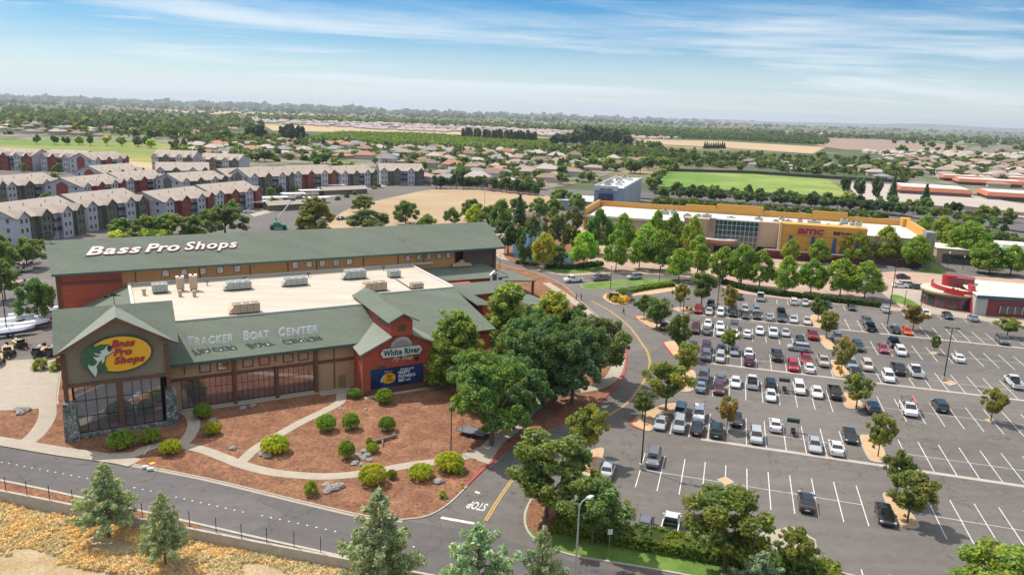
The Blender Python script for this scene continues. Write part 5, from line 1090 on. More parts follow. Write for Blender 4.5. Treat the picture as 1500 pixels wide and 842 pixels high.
def put_car(loc, rz, c, k, label, group='cars in the big parking lot'):
    o = PR.get(KN[k]); o.location = loc; o.rotation_euler = (0, 0, rz); o.scale = (crnd.uniform(.93, 1.04), crnd.uniform(.97, 1.03), crnd.uniform(.95, 1.06)); f = crnd.uniform(.85, 1.12); col = CC[c][1]
    for ch in o.children:
        if ch.name.startswith(('body', 'mirror')): ch.color = (*[min(.85, x*f) for x in col], 1)
    if 'label' in o: del o['label']
    tag(o, label, 'pickup truck' if k == 'p' else 'car', group); return o
# rows counted upwards in the photo from the hedge; (s along the row, side, colour, kind [, offset])
CARS = {
 'in the bottom row beside the hedge': (-18.6, [(-13.9, 1, 'G', 's', 3.0), (-11.1, 1, 'W', 'p', 4.2)]),
 'in the nearest striped row above the hedge': (0.0, [(-14.9, 1, 'G', 'v'), (-20.3, -1, 'S', 's'), (4.4, -1, 'K', 's'), (13.3, -1, 'K', 's')]),
 'in the second striped row': (18.4, [(-15.2, -1, 'S', 's'), (-12.7, 1, 'U', 'v'), (-9.8, 1, 'W', 'v'), (-12.4, -1, 'S', 'v'), (-9.7, -1, 'K', 's'), (-6.9, -1, 'T', 'v'), (-4.1, 1, 'K', 's'), (-1.2, -1, 'S', 'v'), (1.7, 1, 'W', 's'), (6.9, -1, 'S', 's'), (9.8, -1, 'W', 's'), (12.4, 1, 'K', 's')]),
 'in the third striped row': (37.2, [(-9.9, 1, 'G', 'v'), (-10.1, -1, 'U', 's'), (-6.9, 1, 'G', 's'), (-7.1, -1, 'M', 'v'), (-4.3, 1, 'W', 's', 2.0), (-1.5, 1, 'W', 'p'), (1.6, 1, 'K', 'v'), (1.5, -1, 'W', 's'), (6.4, 1, 'W', 'v'), (9.3, 1, 'W', 's', 2.0), (12.3, 1, 'K', 'p'), (17.5, -1, 'N', 'v'), (23.2, -1, 'W', 'p', 1.0), (28.7, 1, 'T', 'v')]),
 'in the fourth striped row': (55.6, [(-13.0, 1, 'T', 's'), (-10.2, 1, 'M', 'v'), (-10.0, -1, 'G', 'v'), (-7.3, 1, 'N', 's'), (-7.3, -1, 'S', 'v'), (-4.7, 1, 'U', 's'), (-1.9, 1, 'W', 's'), (-1.9, -1, 'M', 'v'), (3.5, 1, 'K', 'p'), (6.2, -1, 'R', 'v'), (8.9, 1, 'R', 'p'), (9.1, -1, 'W', 's'), (12.1, 1, 'B', 'p'), (17.2, 1, 'U', 'v'), (17.5, -1, 'K', 's', 1.7), (20.1, 1, 'B', 'v'), (22.9, -1, 'W', 'v'), (25.6, 1, 'K', 'p'), (28.6, 1, 'W', 'p'), (45.1, 1, 'W', 'p')]),
 'in the fifth striped row': (74.4, [(-21.8, 1, 'N', 'v'), (-20.0, -1, 'K', 's'), (-13.2, -1, 'M', 'v'), (-10.7, 1, 'W', 's', 3.6), (-10.7, -1, 'G', 's'), (-8.0, 1, 'W', 's'), (-7.7, -1, 'W', 'v'), (-4.9, 1, 'G', 'v', 3.6), (-4.8, -1, 'W', 's'), (-2.1, -1, 'W', 's', 1.7), (.6, 1, 'W', 's', 2.0), (3.4, 1, 'W', 'p', 1.5), (6.1, 1, 'S', 's'), (8.9, -1, 'K', 's', 1.7), (11.7, 1, 'R', 'p'), (16.9, 1, 'S', 'v', 3.4), (20.2, -1, 'T', 'v'), (25.2, -1, 'P', 's', 1.9), (28.2, 1, 'K', 'p', 3.3), (28.4, -1, 'W', 'v'), (39.1, -1, 'W', 's')]),
 'in the sixth striped row': (92.7, [(-31.5, 1, 'K', 'v'), (-13.5, -1, 'R', 'v'), (-10.8, 1, 'N', 'v', 3.5), (-10.9, -1, 'B', 's', 3.2), (-8.2, -1, 'W', 'v', 3.2), (-5.3, 1, 'G', 'v'), (-5.3, -1, 'K', 'v'), (-2.5, 1, 'S', 'v'), (-2.4, -1, 'K', 's', 3.2), (.2, 1, 'U', 'v'), (.3, -1, 'K', 's'), (3.1, -1, 'S', 's'), (6.0, 1, 'T', 'p'), (5.8, -1, 'N', 's'), (8.5, -1, 'S', 's'), (11.5, -1, 'B', 's'), (16.9, -1, 'G', 's', 4.0), (25.3, 1, 'G', 'p'), (25.3, -1, 'K', 'p'), (30.5, -1, 'K', 's'), (33.0, -1, 'O', 's'), (52.2, -1, 'G', 'v')]),
 'in the farthest row along the dark hedge': (112.0, [(-3.9, -1, 'K', 's'), (1.5, -1, 'W', 'p', 1.6), (9.8, -1, 'W', 'v'), (12.6, -1, 'S', 's'), (18.2, -1, 'N', 's', 1.8), (23.8, -1, 'K', 's'), (31.9, -1, 'S', 's', 1.8), (41.0, -1, 'W', 's', 1.9), (46.0, -1, 'N', 's', 1.8), (51.6, -1, 'U', 's', 2.2)])}
utility = None
for rn, (t0, lst) in CARS.items():
    tot = {}
    for c in sorted(lst, key=lambda c: (c[0]+c[1]*.01)):
        key = (c[2], c[3]); tot[key] = tot.get(key, 0)+1
    seen = {}
    for c in sorted(lst, key=lambda c: (c[0]+c[1]*.01)):
        key = (c[2], c[3]); seen[key] = seen.get(key, 0)+1; dt = c[4] if len(c) > 4 else 2.75
        fwd = crnd.random() < .72
        if c[1] > 0: nose = -1 if fwd else 1
        else: nose = 1 if crnd.random() < .35 else -1
        nm = '%s %s %s' % (CC[c[2]][0], KL[c[3]], rn)
        if tot[key] > 1: nm += ', %s such from the left' % ORD[seen[key]-1]
        rz = AZ+R(90)*nose+R(crnd.uniform(-1.5, 1.5))
        if t0 == 37.2 and c[0] == 23.2: nm = 'white utility pickup with a red-railed ladder rack in the third striped row'; nose = -1; rz = AZ-R(90)
        o = put_car(S(c[0], t0+c[1]*dt, ZB+.006), rz, c[2], c[3], nm)
        if t0 == 37.2 and c[0] == 23.2: utility = o
put_car(S(8.1, 65.8, ZB+.006), AZ+PI, 'S', 'v', 'silver sport utility car driving across the aisle above the red cars')
rk = MB()
for y in (-.85, .85): rk.tube((-2.6, y, 1.95), (1.2, y, 1.95), .04, n=5)
for x in (-2.5, -1.2, .1, 1.1): rk.tube((x, -.85, 1.95), (x, .85, 1.95), .035, n=5)
for x in (-2.5, .1):
    for y in (-.85, .85): rk.tube((x, y, 1.1), (x, y, 1.95), .035, n=5)
rk.build('ladder_rack', M_black, utility); MB().box(-2.7, .9, .7, .98, 2.0, 2.08).build('ladder', mat('orange_ladder', (.45, .14, .09), .6), utility)
ptd = G(880, 409)-G(840, 412); pa = math.atan2(ptd.y, ptd.x)
for px, py, c, k, lb, a in ((840, 412.5, 'W', 'p', 'white pickup truck at the left end of the plaza road queue', pa+PI), (880, 410, 'G', 'p', 'grey pickup truck in the middle of the plaza road queue', pa+PI), (929, 408.5, 'S', 'v', 'silver sport utility car at the right end of the plaza road queue', pa+PI),
                            (1322, 408, 'N', 's', 'blue sedan beyond the street lamp near the restaurant', AZ+.3), (1318, 421, 'W', 's', 'white sedan on the court left of the restaurant, nearest the lot', AZ+.2), (1329, 419.5, 'W', 'v', 'white sport utility car on the court left of the restaurant', AZ+.2), (1343, 423, 'T', 's', 'dark green sedan on the court left of the restaurant', AZ), (1353, 424, 'N', 's', 'navy sedan on the court touching the restaurant corner', AZ)):
    put_car(G(px, py, .16), a, c, k, lb, 'cars on the plaza side')
for i, (px, py, c, k) in enumerate(((8, 402, 'W', 'v'), (24, 392, 'S', 's'), (31, 397, 'G', 's'), (500, 322, 'K', 's'), (590, 324, 'K', 'v'), (610, 331, 'G', 's'), (357, 306, 'S', 's'), (372, 299, 'W', 's'), (387, 303, 'G', 's'), (402, 297, 'W', 'v'), (418, 292, 'K', 's'), (365, 312, 'W', 's'), (440, 291, 'U', 's'), (524, 266, 'N', 's'), (531, 264, 'S', 's'), (865, 262, 'U', 'v'), (874, 259, 'K', 's'), (848, 264, 'W', 's'))):
    put_car(G(px, py, ZB+.006), crnd.uniform(0, 3.1), c, k, '%s %s among the cars behind the store, %s from the left' % (CC[c][0], KL[k], ORD[i]), 'cars behind the store')

# ------------------------------------------------------------ street furniture
def lamp_post(px, py, ytop, label, heads=2, base=True):
    b = G(px, py, ZB); h = hpx(b, ytop)-ZB; t = empty('lamp_post', b, AZ, label, 'lamp post', 'lamp posts of the parking lot')
    if base: MB().tube((0, 0, 0), (0, 0, .85), .32, n=14).build('concrete_base', M_kerb, t); 
    MB().tube((0, 0, .8 if base else 0), (0, 0, h), .11, .07, n=8).build('pole', M_bronze, t)
    for k in range(heads):
        s_ = 1 if k == 0 else -1; MB().box(min(0, s_*.9), max(0, s_*.9), -.04, .04, h-.1, h-.02).build('arm', M_bronze, t)
        MB().box(s_*.9-.38, s_*.9+.38, -.22, .22, h-.14, h+.04).build('lamp_head', M_bronze, t)
lamp_post(939, 687, 577, 'tall dark lamp post in the lot beside the grey car')
lamp_post(1382, 558, 480, 'tall dark lamp post in the empty right half of the lot')
lamp_post(1299, 481, 379, 'very tall dark lamp post near the plaza corner', 1)
lamp_post(1051, 447, 399, 'dark lamp post behind the upper parking row'); lamp_post(1000, 466, 437, 'dark lamp post standing in the tree at the upper left of the lot')
for i, (px, py, yt) in enumerate(((894, 424, 392), (965, 419, 391), (1324, 451, 428), (1349, 448, 425), (1433, 398, 375), (1386, 405, 372), (1410, 396, 378), (732, 395, 376))):
    b = G(px, py, .15); h = hpx(b, yt); t = empty('plaza_lamp', b, AZ, 'short plaza lamp post with pale lantern, %s in order along the plaza edge' % ORD[i], 'lamp post', 'short plaza lamps')
    MB().tube((0, 0, 0), (0, 0, h), .09, .06, n=8).build('pole', M_bronze, t); MB().tube((0, 0, h), (0, 0, h+.5), .2, .28, n=10).build('lantern', M_wht, t)
b = G(841, 872, ZB); h = hpx(b, 738); t = empty('street_light', b, 0, 'tall galvanised cobra street light over the lawn strip', 'street light')
MB().tube((0, 0, 0), (0, 0, h), .13, .07, n=10).build('pole', M_galv, t); m = MB()
arc = smooth_open([Vector((0, 0, h-.5)), Vector((.25, .2, h+.1)), Vector((.8, .6, h+.35))], 5)
for i in range(len(arc)-1): m.tube(arc[i], arc[i+1], .06, n=6, caps=False)
m.build('arm', M_galv, t); MB().hexa([(.6, .6, h+.25), (1.0, .45, h+.25), (1.5, 1.0, h+.3), (1.1, 1.15, h+.3), (.65, .6, h+.4), (1.0, .5, h+.4), (1.45, 1.0, h+.4), (1.1, 1.1, h+.4)]).build('lamp_head', M_wht, t)
for px, py, yt, lb in ((660.5, 660, 598, 'thin lamp post with small head on the mulch bed'), (719, 640, 598, 'thin green lamp post in shade by the black trailer'), (85, 352, 322, 'tall pale street light behind the left end of the barn')):
    b = G(px, py, .14); h = hpx(b, yt); t = empty('lamp_post', b, 0, lb, 'lamp post'); MB().tube((0, 0, 0), (0, 0, h), .08, .06, n=8).build('pole', M_bronze if px != 85 else M_galv, t); MB().box(-.12, .12, -.12, .12, h, h+.45).build('lamp_head', M_galv, t)
lamp_post(11, 492, 400, 'dark lamp post with pale base at the left edge in the boat yard', 1)
def sign_post(px, py, yt, label, panel=None, col=None):
    b = G(px, py, .14); h = hpx(b, yt); t = empty('sign_post', b, R(10), label, 'sign'); MB().tube((0, 0, 0), (0, 0, h), .035, n=6).build('post', M_galv, t)
    if panel == 'diamond': MB().prism([(0, -.45), (.45, 0), (0, .45), (-.45, 0)], 0, .02).build('panel', M_logoY, t); p = t.children[-1]; p.rotation_euler = (R(90), 0, 0); p.location = (0, -.05, h-.45); a = MB().prism([(-.08, -.25), (.02, -.25), (.02, .02), (.16, .02), (-.02, .24), (-.2, .02), (-.08, .02)], .02, .03).build('arrow', M_black, p)
    elif panel: MB().box(-.28, .28, -.04, -.01, h-.65, h).build('panel', M_wht, t)
sign_post(223, 678, 648, 'yellow diamond road sign with black arrow by the footpath', 'diamond')
sign_post(892, 806, 776, 'thin grey sign post on the lawn strip below the hedge', 'plain'); sign_post(652, 741, 703, 'thin grey post on the mulch by the road curve', None)
hy = empty('fire_hydrant', G(677, 714, .14), 0, 'small yellow fire hydrant beside the red curb', 'hydrant'); MB().tube((0, 0, 0), (0, 0, .62), .14, .13, n=10).build('barrel', M_logoY, hy); MB().tube((0, 0, .62), (0, 0, .8), .15, .05, n=10).build('bonnet', M_logoY, hy); MB().tube((-.25, 0, .45), (.25, 0, .45), .07, n=8).build('outlet', M_bronze, hy)
tr = empty('utility_trailer', G(693, 636, .14), R(-22), 'black flatbed utility trailer with rail under the dark oak', 'trailer')
MB().box(-2.1, 2.1, -1.1, 1.1, .5, .62).build('deck', mat('grey_deck', (.16, .17, .2), .5), tr); m = MB()
for x in (-2.1, -1.2): m.tube((x, -1.1, .6), (x, -1.1, 1.5), .03, n=5)
for y in (-1.1, -.4, .4, 1.1): m.tube((-2.1, y, .6), (-2.1, y, 1.6), .03, n=5)
m.tube((-2.1, -1.1, 1.55), (-2.1, 1.1, 1.55), .03, n=5); m.build('ramp_gate', M_black, tr)
for x in (-.4, .5):
    for s_ in (-1, 1): MB().tube((x, s_*1.15, .33), (x, s_*1.33, .33), .33, n=14).build('wheel', M_tyre, tr)
MB().tube((2.1, 0, .5), (3.3, 0, .45), .06, n=6).build('drawbar', M_black, tr)
def rocks(lst, label_f):
    for i, (px, py, s_) in enumerate(lst):
        rr = random.Random(px+py); m = MB(); n = 9; rings = []
        for k, (z, f) in enumerate(((0, .95), (.35, 1.05), (.7, .8), (.95, .35))): rings.append([(f*s_*(1+rr.uniform(-.18, .18))*math.cos(2*PI*j/n)*1.25, f*s_*(1+rr.uniform(-.18, .18))*math.sin(2*PI*j/n), z*s_*rr.uniform(.8, 1.0)) for j in range(n)])
        m.add([p for r in rings for p in r], [(n*k+j, n*k+(j+1) % n, n*k+n+(j+1) % n, n*k+n+j) for k in range(3) for j in range(n)]+[tuple(range(3*n, 4*n))])
        o = m.build('boulder', M_rock); o.location = G(px, py, .12); o.rotation_euler = (0, 0, rr.uniform(0, 6)); tag(o, label_f(i), 'boulder', 'boulders in the beds')
rocks([(478, 712, .55), (487, 716, .7), (497, 713, .65), (480, 720, .5)], lambda i: 'grey boulder in the heap right of the spindly shrub, %s from the left' % ORD[(0, 2, 3, 1)[i]])
rocks([(384, 665, .55), (392, 668, .6)], lambda i: 'boulder at the left foot of the large mushroom shrub, %s one' % ('left', 'right')[i])
rocks([(341, 657, .5)], lambda i: 'single pale boulder lying alone above the footpath'); rocks([(312, 617, .6)], lambda i: 'pale boulder behind the bright shrub at the path bend'); rocks([(642, 706, .6)], lambda i: 'boulder at the right side of the clipped shrub near the road curve')
rocks([(525, 668, .5), (532, 672, .45), (538, 667, .5), (520, 679, .5), (530, 681, .4), (541, 675, .4), (534, 662, .55), (536, 685, .4)], lambda i: 'small tan boulder in the cluster by the two-ball shrub, %s from its left' % ORD[i])
rocks([(26, 601, .6), (33, 602, .7), (30, 606, .6), (40, 601, .6)], lambda i: 'boulder beside the display yard edge at far left, %s one' % ORD[i])
rocks([(356, 598, .5), (371, 595, .5)], lambda i: 'pale boulder in the shade below the shop windows, %s one' % ('left', 'right')[i])
rocks([(498, 609-10, .3), (536, 600, .3)], lambda i: 'little boulder on the tan gravel near the red wall corner, %s one' % ('left', 'right')[i])
lo = empty('fallen_log', G(566, 645, .14), R(38), 'weathered grey log lying on the mulch with a side branch', 'log'); m = MB(); m.tube((-2.2, 0, .3), (1.8, .2, .35), .28, .2, 9); m.build('trunk', mat('weathered_wood', (.20, .16, .13), .95, .3, 4), lo); MB().tube((-.6, 0, .3), (-1.4, -1.5, .25), .15, .07, 7).build('branch', MATS['weathered_wood'], lo); MB().tube((.9, .1, .3), (1.9, 1.0, .5), .12, .05, 7).build('branch', MATS['weathered_wood'], lo)
for i, (px, py) in enumerate(((213, 688-3), (220, 690-2))): 
    m = MB(); m.box(-.35, .35, -.2, .2, 0, .25); m.box(-.25, .25, -.15, .15, .25, .32); o = m.build('utility_box', M_wht); o.location = G(px, py, .14); o.rotation_euler = (0, 0, .3); tag(o, 'small white utility box at the kerb under the yellow sign, %s one' % ('left', 'right')[i], 'utility box', 'utility boxes at the kerb')
# cart corrals
for s_, t0, lb in ((4.2, 19.5, 'cart corral with dark canopy in the second striped row'), (3.9, 38.5, 'cart corral with dark canopy in the third striped row')):
    t = empty('cart_corral', S(s_, t0, ZB), AZ, lb, 'cart corral'); MB().box(-.9, .9, 1.2, 1.7, 1.5, 2.1).build('sign_panel', mat('corral_green', (.03, .06, .045), .6), t); m = MB()
    for x in (-.85, .85):
        m.tube((x, -2, .9), (x, 1.5, .9), .03, n=5)
        for y in (-2, -.3, 1.45): m.tube((x, y, 0), (x, y, .9 if y < 1 else 2.1), .035, n=5)
    m.build('rail_frame', M_galv, t)
    m = MB()
    for k in range(3): m.box(-.3, .3, -.9+k*.45, -.25+k*.45, .5, .95)
    m.build('cart_basket', M_bronze, t)
kb = empty('notice_kiosk', G(899, 440, .15), AZ, 'dark green cabinet in the bushes at the drive island nose', 'kiosk'); MB().box(-1.1, 1.1, -.5, .5, 0, 1.7).build('cabinet', mat('cabinet_green', (.02, .06, .055), .5), kb); MB().box(-1.2, 1.2, -.6, .6, 1.7, 1.85).build('cap', M_black, kb)
# flag
fb = G(709, 338, .15); h = hpx(fb, 268); t = empty('flagpole', fb, 0, 'tall flagpole flying a stars and stripes flag behind the barn', 'flagpole'); MB().tube((0, 0, 0), (0, 0, h), .12, .06, n=8).build('pole', M_galv, t)
def flag():
    m = MB(); nx, L_, Hh = 10, 3.4, 2.0; fl = bpy.data.objects.new('flag', None)
    def pt(i, z): x = L_*i/nx; return (x*.8, .25*math.sin(i*.9), h-.3-z-.5*(i/nx)**1.3)
    vs = []; fs = []; mi = []
    for r in range(7):
        for i in range(nx):
            b = len(vs); vs += [pt(i, Hh*r/7), pt(i+1, Hh*r/7), pt(i+1, Hh*(r+1)/7), pt(i, Hh*(r+1)/7)]; fs.append((b, b+1, b+2, b+3)); mi.append(2 if (r < 4 and i < 4) else (0 if r % 2 == 0 else 1))
    m.v, m.f, m.m = vs, fs, mi; return m.build('flag', [mat('flag_red', (.40, .02, .03), .8), mat('flag_white', (.6, .6, .6), .8), mat('flag_blue', (.015, .02, .12), .8)], t)
flag()
# boom lift
bl = empty('boom_lift', G(408, 336, ZB), R(15), 'green boom lift with raised white boom behind the barn', 'boom lift'); M_lg = mat('lift_green', (.01, .20, .13), .45)
MB().hexa([(-3.2, -1.3, .6), (3.2, -1.3, .6), (3.2, 1.3, .6), (-3.2, 1.3, .6), (-2.8, -1.2, 2.0), (2.6, -1.2, 1.9), (2.6, 1.2, 1.9), (-2.8, 1.2, 2.0)]).build('chassis', M_lg, bl); MB().hexa([(-2, -1.2, 2), (1.2, -1.2, 2), (1.2, 1.2, 2), (-2, 1.2, 2), (-1.6, -1, 2.8), (.6, -1, 2.6), (.6, 1, 2.6), (-1.6, 1, 2.8)]).build('turret', M_lg, bl)
for x in (-2.2, 2.2):
    for s_ in (-1, 1): MB().tube((x, s_*1.1, .65), (x, s_*1.55, .65), .65, n=14).build('wheel', M_tyre, bl)
MB().tube((-1.2, 0, 2.6), (5.2, 0, 11.2), .30, .2, 8).build('boom', M_wht, bl); MB().tube((-1.2, 0, 2.2), (-.6, 0, 4.4), .2, n=8).build('riser', M_bronze, bl); MB().box(4.9, 6.6, -1, 1, 11.0, 12.0).build('basket', M_lg, bl)
# boats in the yard
def boat(px, py, rz, label, hull, wrapped=False, L_=5.5, z=.055):
    t = empty('boat_on_trailer', G(px, py, z), rz, label, 'boat', 'boats in the display yard'); m = MB(); secs = [(-.5, .95, .55, 1.15), (-.2, 1.05, .5, 1.15), (.2, 1.0, .5, 1.2), (.4, .6, .65, 1.3), (.5, .08, 1.0, 1.35)]; rings = []
    for x, w, z0, z1 in secs: rings.append([(x*L_, -w, z1), (x*L_, -w*.75, z0+.1), (x*L_, 0, z0), (x*L_, w*.75, z0+.1), (x*L_, w, z1)])
    n = 5; m.add([p for r in rings for p in r], [(n*k+i, n*k+i+1, n*k+n+i+1, n*k+n+i) for k in range(4) for i in range(4)]+[(0, 4, 3, 2, 1)]); h = m.build('hull', hull, t)
    if wrapped:
        m = MB(); rr = [[(x*L_, -w, z1-.02), (x*L_, -w*.55, z1+.5), (x*L_, 0, z1+.95-abs(x)*.9), (x*L_, w*.55, z1+.5), (x*L_, w, z1-.02)] for x, w, z0, z1 in secs]; m.add([p for r in rr for p in r], [(n*k+i, n*k+n+i, n*k+n+i+1, n*k+i+1) for k in range(4) for i in range(4)]+[(0, 1, 2, 3, 4)]); m.build('shrink_wrap', mat('shrink_wrap', (.68, .70, .76), .35, .06, 2), t)
    else:
        MB().hexa([(-.48*L_, -.85, 1.0), (.2*L_, -.85, 1.0), (.2*L_, .85, 1.0), (-.48*L_, .85, 1.0), (-.48*L_, -.9, 1.06), (.2*L_, -.9, 1.06), (.2*L_, .9, 1.06), (-.48*L_, .9, 1.06)]).build('deck', M_sand, t)
        for x in (-1.2, .2): MB().box(x-.25, x+.25, -.5, -.05, 1.06, 1.5).build('seat', M_wht, t)
        MB().box(.5, .9, -.7, .6, 1.06, 1.6).build('console', M_black, t)
        MB().hexa([(-L_/2-.45, -.2, .6), (-L_/2, -.2, .6), (-L_/2, .2, .6), (-L_/2-.45, .2, .6), (-L_/2-.55, -.25, 1.6), (-L_/2, -.25, 1.6), (-L_/2, .25, 1.6), (-L_/2-.55, .25, 1.6)]).build('outboard_motor', M_black, t)
    for x in (-.9, -.1):
        for s_ in (-1, 1): MB().tube((x, s_*1.0, .3), (x, s_*1.2, .3), .3, n=12).build('wheel', M_tyre, t)
    MB().tube((-2, 0, .4), (L_/2+1.2, 0, .4), .06, n=6).build('drawbar', M_galv, t)
M_hg = mat('hull_dark_green', (.03, .06, .05), .3); M_hb = mat('hull_blue', (.05, .12, .28), .3); M_hw = mat('hull_white', (.6, .6, .6), .3); M_hbr = mat('hull_bronze', (.14, .11, .07), .35)
boat(12, 519, R(-55), 'tan open boat on trailer at the left edge of the yard', M_hbr); boat(57, 520, R(-80), 'dark green open boat on trailer near the tower', M_hg, L_=4.6); boat(76, 520, R(-85), 'open boat on trailer half hidden by the tower', M_hg, L_=4.6); boat(30, 508, R(-40), 'dark boat on trailer behind the open boats', M_hg, L_=4.6); boat(-4, 532, R(-55), 'boat on trailer cut by the left edge', M_hbr)
boat(20, 492, R(38), 'white shrink-wrapped boat, front one by the lamp post', M_hb, True, 7.5); boat(48, 482, R(40), 'white shrink-wrapped boat, middle one of the wrapped row', M_hb, True, 6.5); boat(66, 472, R(35), 'white shrink-wrapped boat nearest the tower roof', M_hb, True, 7.0); boat(68, 462, R(35), 'rearmost white shrink-wrapped boat under the leafy tree', M_hb, True, 6.5); boat(0, 487, R(30), 'white shrink-wrapped boat cut by the left edge', M_hb, True, 7)
boat(12, 478, R(35), 'white shrink-wrapped boat behind the front wrapped one', M_hb, True, 6.5); boat(40, 468, R(38), 'white shrink-wrapped boat in the rear wrapped row, left one', M_hb, True, 6.5)
boat(43, 391, R(15), 'pale blue motor boat parked beyond the left end of the barn', M_hw, L_=6.5); boat(31, 399, R(15), 'low pontoon boat parked beyond the left end of the barn', M_hw, L_=6); boat(31, 418, R(60), 'small white boat with dark seats beyond the left tree', M_hw, L_=6)
# people
def person(px, py, label, shirt, trousers, stride=.28, rz=0.0, z=.15):
    t = empty('person', G(px, py, z), rz, label, 'person', 'people on foot by the plaza')
    V = [(0, 0, .95), (0, 0, 1.2), (0, 0, 1.42), (0, 0, 1.52), (.01, 0, 1.66), (0, .2, 1.4), (.08, .26, 1.12), (.16, .25, .88), (0, -.2, 1.4), (-.06, -.26, 1.12), (.0, -.27, .86), (0, .1, .9), (stride*.6, .11, .5), (stride, .11, .08), (stride+.16, .12, .04), (0, -.1, .9), (-stride*.2, -.11, .5), (-stride, -.11, .1), (-stride+.14, -.12, .04)]
    E_ = [(0, 1), (1, 2), (2, 3), (3, 4), (2, 5), (5, 6), (6, 7), (2, 8), (8, 9), (9, 10), (0, 11), (11, 12), (12, 13), (13, 14), (0, 15), (15, 16), (16, 17), (17, 18)]
    Rr = [.15, .14, .15, .06, .115, .07, .05, .035, .07, .05, .035, .1, .07, .05, .045, .1, .07, .05, .045]
    me = bpy.data.meshes.new('b'); me.from_pydata(V, E_, []); ob = bpy.data.objects.new('b', me); COL.objects.link(ob); md = ob.modifiers.new('s', 'SKIN')
    for i, r in enumerate(Rr): me.skin_vertices[0].data[i].radius = (r, r)
    me.skin_vertices[0].data[0].use_root = True; ss = ob.modifiers.new('u', 'SUBSURF'); ss.levels = 1; ss.render_levels = 1; bpy.context.view_layer.update()
    m2 = bpy.data.meshes.new_from_object(ob.evaluated_get(bpy.context.evaluated_depsgraph_get())); bpy.data.objects.remove(ob)
    m2.materials.clear(); m2.materials.append(M_skin); m2.materials.append(mat(shirt[0], shirt[1], .85)); m2.materials.append(mat(trousers[0], trousers[1], .85)); m2.materials.append(M_black)
    for p in m2.polygons:
        c = p.center; p.material_index = 1 if (.97 < c.z < 1.5 and (abs(c.y) < .24 or c.z > 1.2)) else (2 if .12 < c.z <= .97 and abs(c.y) < .2 else (3 if c.z <= .12 or c.z > 1.72 else 0))
    m2.polygons.foreach_set('use_smooth', [True]*len(m2.polygons)); o = bpy.data.objects.new('body', m2); COL.objects.link(o); o.parent = t
    h = MB(); h.tube((-.03, 0, 1.64), (-.02, 0, 1.80), .118, .07, 10); h.build('hair', M_black, t)
person(844, 440, 'person in a red shirt walking over the plaza crossing', ('shirt_red', (.4, .03, .04)), ('trousers_blue', (.04, .06, .12)), rz=.6, z=ZB+.02); person(851, 440, 'person in a dark green shirt walking beside the red-shirted one', ('shirt_green', (.03, .10, .08)), ('trousers_dark', (.03, .03, .04)), rz=.5, z=ZB+.02)
person(913, 461, 'person in dark blue walking across the drive', ('shirt_navy', (.03, .05, .15)), ('trousers_dark', (.03, .03, .04)), rz=-.6, z=ZB+.02); person(1239, 428, 'person in red standing under the plaza maples', ('shirt_red', (.4, .03, .04)), ('trousers_dark', (.03, .03, .04)), .05)
person(1380, 411, 'person in dark clothes on the paved court', ('shirt_black', (.02, .02, .03)), ('trousers_dark', (.03, .03, .04)), .2)
# fountain
ft = empty('fountain', G(783, 334, .18), 0, 'white fountain jet with spreading spray in the pond', 'fountain'); M_spray = mat('spray_white', (.75, .80, .84), .5)
rng = np.random.default_rng(9); C = [(0, 0, z) for z in np.linspace(.3, 6.5, 16)]; me = leaf_mesh('jet', C, [.22]*16, 500, .13, M_spray); o = bpy.data.objects.new('jet', me); COL.objects.link(o); o.parent = ft
C = []
for k in range(40): a = k*2.4; r = 2.6*math.sqrt((k+1)/40); C.append((r*math.cos(a), r*math.sin(a), .25))
me = leaf_mesh('spray', C, [.28]*40, 420, .09, M_spray); o = bpy.data.objects.new('spray', me); COL.objects.link(o); o.parent = ft
MB().tube((0, 0, 0), (0, 0, .3), .6, .4, 12).build('nozzle', M_bronze, ft)

# ------------------------------------------------------------ other buildings
def part(t): return lambda name, mb, m: mb.build(name, m, t)
# cinema
cin = empty('cinema_building', S(0, 0), AZ, 'long cinema with white roof, yellow parapets, glass bay and yellow sign wall', 'cinema'); q = part(cin)
M_yel = mat('cinema_yellow', (.56, .29, .055), .75, .05, .2); M_cream = mat('cinema_cream', (.47, .36, .25), .8, .06, .3); M_croof = mat('cinema_roof', (.60, .57, .52), .8, .06, .08, var2=.05, vs2=.5); M_blu = mat('cinema_blue', (.03, .08, .20), .6); M_mar = mat('cinema_maroon', (.17, .035, .045), .7)
F0, B0, ZR = 184.0, 219.0, 9.4
q('wall', MB().box(-60, 56, F0, B0, 0, ZR-.05), M_cream); q('roof', MB().box(-60.2, 56.2, F0-.2, B0+.2, ZR-.05, ZR+.05), M_croof)
q('front_coping', MB().box(-60.3, 8.8, F0-.5, F0-.1, ZR-.3, ZR+.5), M_parapet)
for (a, b, h) in ((-62, -46, 2.2), (-46, -26.5, 2.2), (-26.3, -14.2, 3.0), (-14.0, 3.8, 3.9), (4, 22, 2.3), (22.2, 34.8, 3.6), (35, 53, 2.2)):
    q('rear_parapet', MB().box(a, b-.02, B0-.3-(.35 if h > 2.5 else 0), B0+.5, ZR+.06, ZR+h), M_yel)
q('side_parapet', MB().box(-62, -61.2, F0+4, B0-.32, ZR-6, ZR+2.6), M_yel); q('side_parapet', MB().box(54.6, 55.6, F0+3, B0-5, ZR+.06, ZR+3.0), M_yel); q('side_parapet', MB().box(53.4, 56.5, B0-4.5, B0+1, ZR+.06, ZR+3.2), M_yel)
q('stone_corner', MB().box(54.5, 57.4, F0-3, F0+3.1, 0, 12.2), mat('grey_stone', (.24, .235, .225), .9, .2, 1.2))
q('maroon_band', MB().box(-60, 8, F0-.25, F0-.02, 0, 3.2), M_mar); q('brown_base', MB().box(36, 54.4, F0-.25, F0-.02, 0, 6.2), mat('cinema_brown', (.17, .11, .085), .85))
